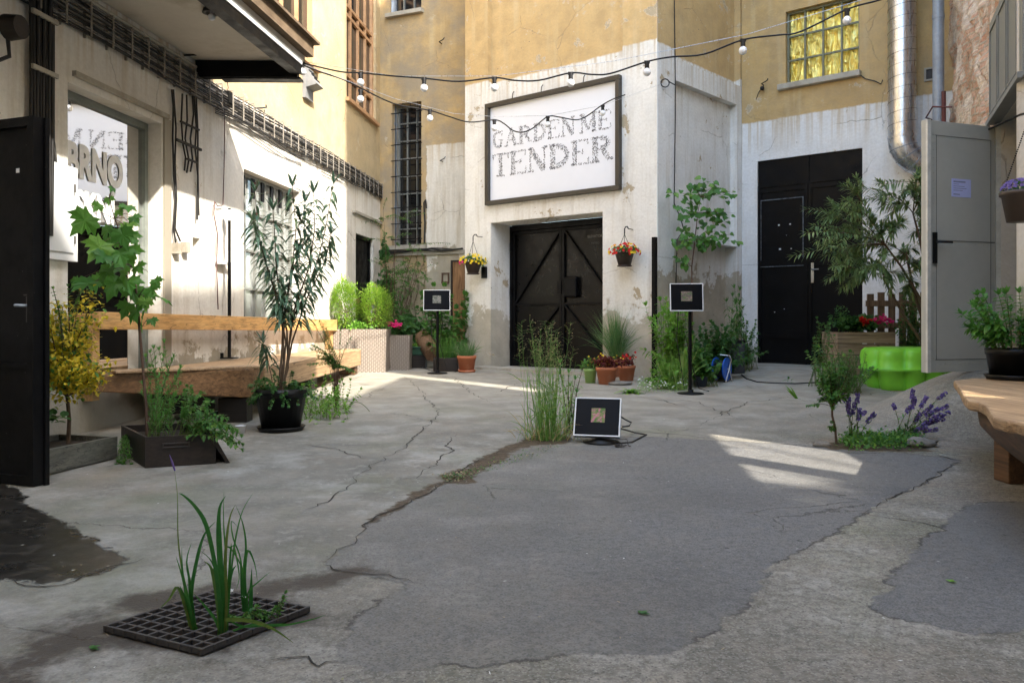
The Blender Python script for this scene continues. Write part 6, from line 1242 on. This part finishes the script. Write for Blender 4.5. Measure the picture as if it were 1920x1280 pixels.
# geranium crate
Yc = 9.9; x0 = (1573-CX)/F*Yc; x1 = (1675-CX)/F*Yc; zt_ = CH+(HY-622)/F*Yc; gz = zg(4.3, Yc); gc = thing('flower_crate', 'rough board crate of red and pink geraniums behind the sandbox', 'planter', V3((x0, Yc, gz))); m_ = MB(); nb = 4; hb = (zt_-gz)/nb
for i in range(nb): m_.box(((x0+x1)/2, Yc, gz+hb*(i+.5)), (x1-x0, .02, hb-.008)); m_.box((x1+.01, Yc+.24, gz+hb*(i+.5)), (.02, .5, hb-.008)); m_.box((x0-.011, Yc+.24, gz+hb*(i+.5)), (.02, .5, hb-.008))
m_.build('boards', M['crate_wood'], gc); m_ = MB(); m_.box(((x0+x1)/2, Yc+.24, zt_-.09), (x1-x0-.03, .44, .1)); m_.build('soil', M['soil'], gc)
random.seed(80); m_ = MB(); bush(m_, V3(((x0+x1)/2+.02, Yc+.2, zt_+.07)), (.36, .22, .13), 900, 'heart', .06, .055, 20); bush(m_, V3((x0+.12, Yc+.2, zt_+.18)), (.14, .14, .16), 260, 'small', .05, .02, 12); m_.build('foliage', LM['dark'], gc)
for (x, y, mt, r_) in ((1624, 604, 'red', .05), (1617, 600, 'red', .03), (1652, 597, 'pink', .06), (1668, 603, 'pink', .045), (1645, 603, 'pink', .04)):
    m_ = MB(); cc = at(x, y, Yc+.05); [flower(m_, cc+V3((g_(r_*.5), g_(r_*.4), g_(r_*.4))), .022) for _ in range(40)]; m_.build('flower_head', LM[mt], gc)
# picket fence of pallet boards
Yf = 10.35; pf = thing('picket_fence', 'short picket fence of brown pallet boards behind the geraniums', 'fence', at(1660, 640, Yf)); 
for i in range(6): x = 1632+i*20; m_ = MB(); z1_ = CH+(HY-(551-(i % 2)*3))/F*Yf; xx = (x-CX)/F*Yf; m_.box((xx, Yf, (z1_+.5)/2), (.085, .02, z1_-.5)); m_.build('picket', M['pallet_wood'], pf)
for z in (CH+(HY-569)/F*Yf, CH+(HY-610)/F*Yf): m_ = MB(); m_.box(((1680-CX)/F*Yf, Yf-.022, z), (.80, .022, .075)); m_.build('rail', M['pallet_wood'], pf)
# oleander on the right
random.seed(90); Yo = 9.3; b0 = V3(((1752-CX)/F*Yo, Yo, .28)); ro = thing('leaning_oleander', 'large oleander leaning left from behind the open grey door', 'shrub', b0); pot(ro, V3((b0.x, b0.y, .22)), .2, .15, .32, M['black'], 'tub'); ms = MB(); ml = MB()
hubs = []
for path in ([(1752,690),(1735,650),(1700,600),(1668,545),(1655,510)], [(1756,690),(1742,620),(1725,560),(1690,500),(1660,460)], [(1758,690),(1752,600),(1738,520),(1725,450),(1712,400)], [(1752,690),(1730,600),(1712,540),(1700,480)]):
    pts = px3(path, Yo, ru(-.2, .2)); pts[0].z = .45; ms.tube(pts, [.022-.012*i/4 for i in range(len(pts))], 7); hubs.append(pts[-1]); hubs.append(pts[-2])
for (x, y, n_) in ((1560,440,6),(1545,400,5),(1580,390,6),(1600,350,5),(1555,480,6),(1590,430,8),(1620,400,8),(1640,360,6),(1610,470,8),(1575,505,6),(1650,430,8),(1670,380,7),(1640,490,8),(1685,420,8),(1700,360,7),(1715,330,5),(1725,380,6),(1730,430,6),(1700,470,7),(1720,500,6),(1665,520,6),(1610,520,5),(1690,540,4),(1730,340,5),(1590,480,6),(1630,450,8)):
    e = at(x+g_(5), y+g_(5), Yo+g_(.28)); hb_ = min(hubs, key=lambda h: (h-e).length); pts = bez(hb_, e, (0, g_(.05), .10)); twig(ms, ml, pts, .006, .002, 'lance', 7+n_*2, .15, .022, .30, 3, .8, .75, .25)
    for _ in range(4): e2 = e+V3((g_(.15), g_(.14), ru(-.16, .12))); twig(ms, ml, bez(along(pts, .7)[0], e2, (0, 0, .04)), .003, .0015, 'lance', 8, .14, .021, .3, 3, .8, .75, .25)
ms.build('branches', M['bark'], ro); ml.build('foliage', LM['oleander2'], ro)
shrubt('hedge_plant', 'dark bushy plant between the pickets and the grey door', 1712, 585, 10.0, 1712, 60, 14, 45, 'ovate', .06, .032, LM['dark'], 11)
# duct and pipes
Yd = 10.65; cx_ = (1691-CX)/F*Yd; rd = .172; zE = CH+(HY-262)/F*Yd; du = thing('ventilation_duct', 'fat shiny spiral ventilation duct with elbow coming down the rear wall', 'duct', V3((cx_, Yd, zE)))
m_ = MB(); m_.tube([V3((cx_, Yd, zE)), V3((cx_, Yd, 9.2))], rd, 40); m_.build('pipe', M['duct'], du)
nz = 0; m_ = MB(); zz = zE+.02; turns = int((9.1-zE)/.155); pts = [V3((cx_+(rd+.001)*math.cos(t*2*math.pi/28), Yd+(rd+.001)*math.sin(t*2*math.pi/28), zE+.10+t*.155/28)) for t in range(28*turns)]; m_.tube(pts, .0028, 4); m_.build('spiral_seam', M['iron'], du)
R0 = .34; el_ = []
for k in range(9): t = math.radians(76)*k/8; el_.append(V3((cx_+R0*(1-math.cos(t)), Yd-.04*k/8, zE-R0*math.sin(t))))
m_ = MB(); m_.tube(el_, rd, 40); m_.build('elbow', M['duct'], du)
for k in (2, 4, 6, 8): d0 = (el_[k]-el_[k-1]).normalized(); m_ = MB(); m_.tube([el_[k]-d0*.006, el_[k]+d0*.008], rd+.004, 40); m_.build('elbow_seam', M['zinc'], du)
dd_ = (el_[-1]-el_[-2]).normalized(); m_ = MB(); m_.tube([el_[-1], el_[-1]+dd_*.9], rd, 36); m_.build('pipe_end', M['duct'], du)
for z in (zE+.02, zE-.0): m_ = MB(); m_.tube([V3((cx_, Yd, z+.0)), V3((cx_, Yd, z+.035))], rd+.006, 36); m_.build('collar', M['duct'], du); break
p = BW.P(3.75, 0, .16); d2 = thing('downpipe', 'narrow grey downpipe between the duct and the brick wall', 'downpipe', V3((p.x, p.y, 2.9))); m_ = MB(); m_.tube([V3((p.x, p.y, 2.9)), V3((p.x, p.y, 9))], .068, 16); m_.build('pipe', M['zinc'], d2); m_ = MB(); m_.tube([V3((p.x, p.y, 4.75)), V3((p.x, p.y, 4.80))], .074, 16); m_.build('collar', M['zinc'], d2)
p = BW.P(3.5, 0, .12); m_ = MB(); m_.tube([V3((p.x, p.y, 2.8)), V3((p.x, p.y, 3.75))], .026, 12); m_.tube([BW.P(3.3, 3.5, .05), BW.P(3.4, 3.55, .25), BW.P(3.75, 3.5, .30), BW.P(3.95, 3.45, .1)], .010, 8); topmesh(m_, 'red_pipe', M['redoxide'], 'short red oxide pipe beside the narrow downpipe', 'pipe')
a_, z_ = DW.wp(1747, 139); m_ = MB(); DW.box(m_, a_-.09, a_+.09, z_-.09, z_-.065, .001, .02); DW.box(m_, a_-.09, a_+.09, z_+.065, z_+.09, .001, .02); DW.box(m_, a_-.09, a_-.065, z_-.065, z_+.065, .001, .02); DW.box(m_, a_+.065, a_+.09, z_-.065, z_+.065, .001, .02); DW.box(m_, a_-.065, a_+.065, z_-.065, z_+.065, .001, .006, 1); topmesh(m_, 'vent_hole', [M['concrete'], M['pit']], 'square vent hole in the ochre wall behind the downpipe', 'vent')
m_ = MB(); m_.tube([DW.at(x, y, .03) for x, y in ((1610, 138), (1622, 148), (1640, 152), (1652, 158), (1655, 150))], .008, 6); topmesh(m_, 'loose_wire', M['rubber'], 'short loose wire at the right end of the gold window sill', 'wire')
# ================================================================== right bench, pot, hanging basket
sbn = thing('live_edge_bench', 'rustic bench with pale live edge top at the right edge', 'bench', V3((2.9, 4.4, 0)))
zt_ = .50; ol_ = [(1788,713),(1799,727),(1806,742),(1815,750),(1835,753),(1848,760),(1856,772),(1862,781),(1885,787),(1905,789),(1930,797),(1965,815)]
def zp(px, py, z): Y = (CH-z)*F/(py-HY); return V3(((px-CX)/F*Y, Y, z))
edge = [zp(x, y, zt_) for x, y in ol_]; back = [V3((2.75, 2.75, zt_)), V3((3.05, 4.0, zt_)), V3((3.42, 5.55, zt_)), V3((3.15, 5.50, zt_))]
poly = [(v.x, v.y) for v in edge]+[(v.x, v.y) for v in back]; m_ = MB(); m_.prism(poly, zt_-.052, zt_); m_.build('seat', M['oak_top'], sbn, .012)
m_ = MB(); 
prof = [(2.36, .447), (2.375, .37), (2.45, .28), (2.56, .20), (2.74, .16), (2.95, .21), (3.03, .447)]; P_ = []; NS = 9
for i in range(NS):
    t = i/(NS-1); Y = 4.06-1.45*t
    for x, z in prof: q_ = mnoise.noise(V3((x*5, Y*4, z*6)))*.022 if z < .44 else 0; P_.append(V3((x-.42*t+q_, Y, z+q_)))
n_ = len(prof); m_.add(P_, [(i*n_+k, i*n_+(k+1) % n_, (i+1)*n_+(k+1) % n_, (i+1)*n_+k) for i in range(NS-1) for k in range(n_)], 0, True); m_.add(P_[:n_], [tuple(range(n_))], 0); m_.build('log_beam', M['oak'], sbn)
p = zp(1900, 905, 0); m_ = MB(); m_.prism([(p.x-.05, p.y-.04), (p.x+.035, p.y-.04), (p.x+.035, p.y+.10), (p.x-.05, p.y+.10)], 0, .24); m_.build('leg', M['oak'], sbn, .006); m_ = MB(); m_.prism([(p.x+.038, p.y-.05), (p.x+.18, p.y-.05), (p.x+.18, p.y+.12), (p.x+.038, p.y+.12)], 0, .26); m_.build('leg', M['oak'], sbn, .006); m_ = MB(); m_.box((3.35, 4.95, .22), (.12, .12, .44)); m_.build('leg', M['oak'], sbn)
p = V3((3.37, 5.38, .5)); rp = thing('potted_herb', 'black pot of mint like herb standing on the live edge bench', 'potted plant', p); pot(rp, p, .165, .135, .21, M['black'], lip=.01, saucer=True); random.seed(95); ms = MB(); ml = MB()
for _ in range(42):
    a = ru(0, 6.28); b = p+V3((.10*math.cos(a), .10*math.sin(a), .18)); e = b+V3((math.cos(a)*ru(.02, .24)-.04, math.sin(a)*ru(0, .18), ru(.10, .42))); twig(ms, ml, bez(b, e, (0, 0, .05)), .003, .0015, 'ovate', 11, .085, .034, .2, 2, .9, .35, .35)
ms.build('stem', M['stem_green'], rp); ml.build('foliage', LM['herb'], rp)
Yh = 4.9; c = at(1917, 385, Yh); hb2 = thing('hanging_basket', 'brown hanging pot of violet flowers at the right edge', 'hanging basket', c); m_ = MB(); m_.lathe([(0, -.10), (.085, -.10), (.112, .055), (.125, .06), (.125, .085), (.105, .085), (.08, -.08), (0, -.05)], c, 20); m_.build('pot', M['brown_pot'], hb2)
m_ = MB()
tp = c+V3((.045, .02, .52))
for k in range(3): an = 2.1*k+2.2; q0_ = c+V3((.115*math.cos(an), .115*math.sin(an), .08)); [m_.ball(q0_.lerp(tp, i/34), .0055, 6, 4) for i in range(34)]
m_.tube([tp, tp+V3((.0, .0, .05)), tp+V3((.03, .12, .07)), tp+V3((.06, .5, .07))], .008, 6); m_.build('chain', M['steel_black'], hb2)
random.seed(96); m_ = MB(); bush(m_, c+V3((0, 0, .10)), (.11, .10, .045), 220, 'small', .03, .015, 12); m_.build('foliage', LM['mid'], hb2); m_ = MB()
for _ in range(90): v = rdir(0); flower(m_, c+V3((v.x*.11, v.y*.1, .10+v.z*.06)), .017, 5, 0, (v+V3((0, -.4, .4))).normalized())
m_.build('flowers', LM['purple'], hb2)
# ================================================================== string lights
def strlight(lab, path, Yf_, bulbs, wire):
    pts = [at(x, y, Yf_(x)) for x, y in path]; o = thing('string_light', lab, 'string light', pts[0]); sm_ = []
    for i in range(len(pts)-1):
        p0 = pts[max(0, i-1)]; p1 = pts[i]; p2 = pts[i+1]; p3 = pts[min(len(pts)-1, i+2)]
        for k in range(5): t = k/5; sm_.append(.5*((2*p1)+(p2-p0)*t+(2*p0-5*p1+4*p2-p3)*t*t+(3*p1-p0-3*p2+p3)*t**3))
    sm_.append(pts[-1]); m_ = MB(); m_.tube(sm_, .0075, 6); m_.build('cable', M['black'], o)
    m_ = MB(); m_.tube([at(x, y, Yf_(x)) for x, y in wire], .0025, 4); m_.build('wire', M['duct'], o)
    k0 = None
    for (x, y) in bulbs:
        q = at(x, y, Yf_(x))
        if k0 is None:
            m_ = MB(); m_.tube([q+V3((0, 0, .008)), q+V3((0, 0, -.055))], [.019, .021], 12); m_.box(q, (.05, .022, .024)); so = m_.build('socket', M['black'], o)
            m_ = MB(); m_.ball(q+V3((0, 0, -.088)), .036, 14, 10); m_.tube([q+V3((0, 0, -.05)), q+V3((0, 0, -.065))], .018, 10); bu = m_.build('bulb', M['bulb'], so); k0 = q
        else:
            s2 = so.copy(); COL.objects.link(s2); s2.parent = o; s2.location = q-k0; b2_ = bu.copy(); COL.objects.link(b2_); b2_.parent = s2; b2_.location = (0, 0, 0)
strlight('upper string of white festoon bulbs crossing from canopy to the top right', [(566,118),(590,124),(640,135),(676,137),(740,143),(795,147),(860,153),(927,146),(965,151),(1010,151),(1070,137),(1110,140),(1145,138),(1213,116),(1260,107),(1320,102),(1393,75),(1460,66),(1500,60),(1588,18),(1640,3),(1700,-14)], lambda x: 7.9-(x-566)*.0012, [(676,138),(795,148),(927,147),(1070,138),(1213,117),(1393,76),(1588,19)], [(566,115),(740,143),(930,143),(1150,115),(1400,65),(1700,-25)])
strlight('lower string of white festoon bulbs ending at the block corner', [(567,122),(600,135),(640,148),(676,165),(740,195),(805,207),(840,218),(880,229),(927,225),(945,232),(962,245),(980,248),(1000,240),(1027,219),(1050,220),(1080,225),(1100,218),(1128,198),(1150,186),(1172,178)], lambda x: 7.9+(x-566)*.0040, [(567,118),(676,170),(806,207),(927,226),(1027,220),(1130,199)], [(567,120),(740,185),(850,213),(930,219),(1030,217),(1130,198),(1245,156)])
# ================================================================== drain grate with iris
c4 = [gp(192, 1186), gp(378, 1232), gp(583, 1149), gp(404, 1112)]; O = c4[1]; ua = (c4[0]-O); ub = (c4[2]-O); La, Lb = ua.length, ub.length; ua.normalize(); ub.normalize()
gt_ = thing('drain_grate', 'square cast iron drain grate in the foreground', 'drain grate', O.copy())
m_ = MB(); hh = .022; Na = 9; bw_ = .0085
def gbox(a0, a1, b0, b1, z0, z1):
    vs = [O+ua*a+ub*b+V3((0, 0, z)) for a in (a0, a1) for b in (b0, b1) for z in (z0, z1)]; m_.add(vs, [(0, 1, 3, 2), (4, 6, 7, 5), (0, 4, 5, 1), (2, 3, 7, 6), (0, 2, 6, 4), (1, 5, 7, 3)])
for i in range(Na+1): a = La*i/Na; a = min(max(a, bw_/2+.002), La-bw_/2-.002); gbox(a-bw_/2, a+bw_/2, .0, Lb, .004, hh)
for i in range(Na+1): b = Lb*i/Na; b = min(max(b, bw_/2+.002), Lb-bw_/2-.002); gbox(.0, La, b-bw_/2, b+bw_/2, .0045, hh-.0006)
m_.build('grate_bars', M['iron'], gt_, .0015)
m_ = MB(); m_.quad(*[O+ua*a+ub*b+V3((0, 0, .004)) for a, b in ((0, 0), (0, Lb), (La, Lb), (La, 0))]); m_.build('dark_pit_plate', M['pit'], gt_)  # black dirt plate, its darkness stands for the unlit pit below
random.seed(99); base_z = .01
ir = thing('iris', 'clump of iris blades with one purple bud growing through the drain grate', 'plant', gp(420, 1180)); m_ = MB(); ms = MB()
def ib(pts, w_, Y, dy=0, mi=0):
    P = [at(x, y, Y+dy*i/len(pts)) for i, (x, y) in enumerate(pts)]; n = len(P); vs = []; f = []
    fine = []
    for i in range(n-1):
        p0 = P[max(0, i-1)]; p1 = P[i]; p2 = P[i+1]; p3 = P[min(n-1, i+2)]
        for k in range(4): t = k/4; fine.append(.5*((2*p1)+(p2-p0)*t+(2*p0-5*p1+4*p2-p3)*t*t+(3*p1-p0-3*p2+p3)*t**3))
    fine.append(P[-1]); N = len(fine)
    for i, q in enumerate(fine):
        d_ = (fine[min(i+1, N-1)]-fine[max(0, i-1)]).normalized(); s_ = d_.cross(V3((.25, 1, 0))).normalized(); t = i/(N-1); ww = w_*(1-.1*t if t < .55 else max(.03, (1-t)/.45*.95))*.5; nn_ = s_.cross(d_)
        vs += [q-s_*ww, q+nn_*ww*.25, q+s_*ww]
    m_.add(vs, [(3*i+k, 3*i+k+1, 3*i+k+4, 3*i+k+3) for i in range(N-1) for k in (0, 1)], mi, True)
k_ = 1/2.743
def Z(l): return [(x*k_, 820+y*k_) for x, y in l]
Y1 = gp(362, 1188).y; Y2_ = gp(418, 1196).y; Y3 = gp(462, 1160).y
blades = [([(1010,1010),(960,860),(925,760)],.020,Y1),([(1000,1015),(970,900),(950,760),(905,610)],.014,Y1),([(1005,1010),(985,850),(975,740),(960,628)],.014,Y1),([(990,1010),(985,800),(1010,640),(1050,500),(1110,430)],.012,Y1),([(1015,1010),(990,900),(960,800),(930,640),(915,500),(912,290),(890,120)],.006,Y1),
 ([(985,1000),(960,900),(915,770),(870,830),(820,880)],.010,Y1),([(1000,1000),(975,860),(940,700),(935,560)],.010,Y1),
 ([(1150,1035),(1140,850),(1135,700),(1125,480),(1130,360),(1160,300)],.020,Y2_),([(1140,1035),(1130,850),(1105,650),(1060,450),(1000,350),(940,295),(915,287)],.015,Y2_),([(1130,1035),(1125,900),(1100,720),(1080,660),(1050,635)],.014,Y2_),([(1155,1035),(1165,850),(1160,600),(1180,420),(1210,345)],.010,Y2_),([(1160,1035),(1180,800),(1195,640),(1215,500),(1250,370),(1305,280)],.006,Y2_),([(1135,1035),(1150,760),(1165,560),(1240,660),(1250,780)],.006,Y2_),([(1150,1035),(1165,830),(1190,700),(1215,655)],.012,Y2_),([(1140,1030),(1110,940),(1050,860),(995,800)],.010,Y2_),([(1150,1035),(1160,640),(1150,440),(1152,265)],.005,Y2_),([(1155,1030),(1190,560),(1230,700),(1215,780)],.005,Y2_),([(1165,1030),(1175,780),(1185,600),(1190,540)],.009,Y2_),([(1150,1030),(1120,760),(1090,640),(1030,580)],.006,Y2_),
 ([(1270,940),(1258,800),(1255,680),(1262,565)],.016,Y3),([(1285,950),(1290,850),(1292,760),(1295,670)],.014,Y3),([(1275,940),(1250,780),(1265,560),(1245,430),(1210,345)],.007,Y3),([(1265,930),(1260,700),(1275,580),(1310,650),(1325,750)],.008,Y3),([(1280,930),(1275,800),(1330,740),(1390,688)],.005,Y3),([(1260,930),(1245,800),(1240,660),(1230,600)],.010,Y3),([(1265,930),(1240,640),(1200,520),(1190,430),(1230,470)],.005,Y3),
 ([(1160,935),(1280,940),(1400,980),(1510,1055)],.012,Y2_-.03),([(1180,1000),(1300,960),(1450,965),(1600,935),(1675,910)],.006,Y2_),([(1170,930),(1250,970),(1400,960),(1480,955)],.007,Y2_),([(1000,1010),(985,800),(960,640),(985,540)],.007,Y1)]
for l, w_, Y in blades: ib(Z(l), w_, Y, g_(.04))
m_.build('blades', LM['iris'], ir)
m_ = MB(); b_ = at(318, 852, Y1); e_ = at(328, 882, Y1); m_.tube([e_, e_.lerp(b_, .5), b_], [.0025, .0032, .0008], 8); m_.build('bud', LM['purple'], ir)
ms = MB(); ml = MB()
for (x, y) in ((470,1165),(490,1158),(505,1160),(520,1150),(530,1135),(535,1125),(480,1150),(500,1170),(455,1170),(440,1168)):
    b = at(x-14, y+14, Y3-.05); b.z = .02; e = at(x, y-12, Y3-.05); twig(ms, ml, bez(b, e, (0, 0, .01)), .0014, .0008, 'ovate', 6, .022, .010, .2, 2)
p = at(440, 1112, Y3); [flower(ml, p+V3((g_(.01), 0, g_(.006))), .008, 5, 1) for _ in range(4)]
o = thing('chickweed', 'little creeping weed over the right corner of the drain grate', 'weed', at(500, 1165, Y3)); ms.build('stem', M['stem_green'], o); ml.build('leaves', [LM['mid'], LM['whitefl']], o)
# scattered leaves
random.seed(123)
for (px, py, L_, lab, mt) in ((1203, 1152, .028, 'single curled green leaf lying on the dark asphalt patch', 'dark'), (1782, 1092, .024, 'small pale green leaf on the right asphalt patch', 'lime'), (170, 1218, .026, 'green leaf on the damp concrete left of the grate', 'dark')):
    m_ = MB(); p = gp(px, py)+V3((0, 0, .004)); [leaf(m_, 'ovate', p, V3((1-k*.6, .5*k-.2, .12)), L_, L_*.55, .1) for k in range(3)]; topmesh(m_, 'fallen_leaf', LM[mt], lab, 'leaf')
m_ = MB()
for _ in range(260):
    Y = ru(1.9, 9)**1.0; x = ru(-.6, .5)*Y; p = V3((x, Y, zg(x, Y)+.004)); leaf(m_, 'small', p, V3((g_(), g_(), .15)), ru(.006, .018), ru(.003, .007), 0, mi=0 if rnd() < .7 else 1)
tag(m_.build('petal_litter', [LM['litter'], LM['whitefl']]), 'scattered petals and bits of dry leaf over the yard floor', 'litter', kind='stuff')

# unseen tree added to break the sun through the wall slot into flecks
random.seed(200); tc = V3((6.9, -1.6, 6.6)); tt = thing('gobo_tree', 'unseen tree right of the camera, added to break sunlight into flecks', 'tree', V3((7.0, -1.6, 0))); ms = MB(); ms.tube([V3((7.0, -1.6, 0)), V3((7.1, -1.6, 3)), V3((6.9, -1.6, 6.2))], [.18, .13, .06], 8)
for _ in range(12): ms.tube(bez(V3((7, -1.6, ru(3.8, 6))), tc+V3((g_(.9), g_(.9), g_(.8))), (0, 0, .3)), .02, 5)
ms.build('trunk', M['bark'], tt); ml = MB(); bush(ml, tc, (1.9, 1.9, 1.7), 620, 'ovate', .24, .17, 9, .24); ml.build('crown', LM['mid'], tt)
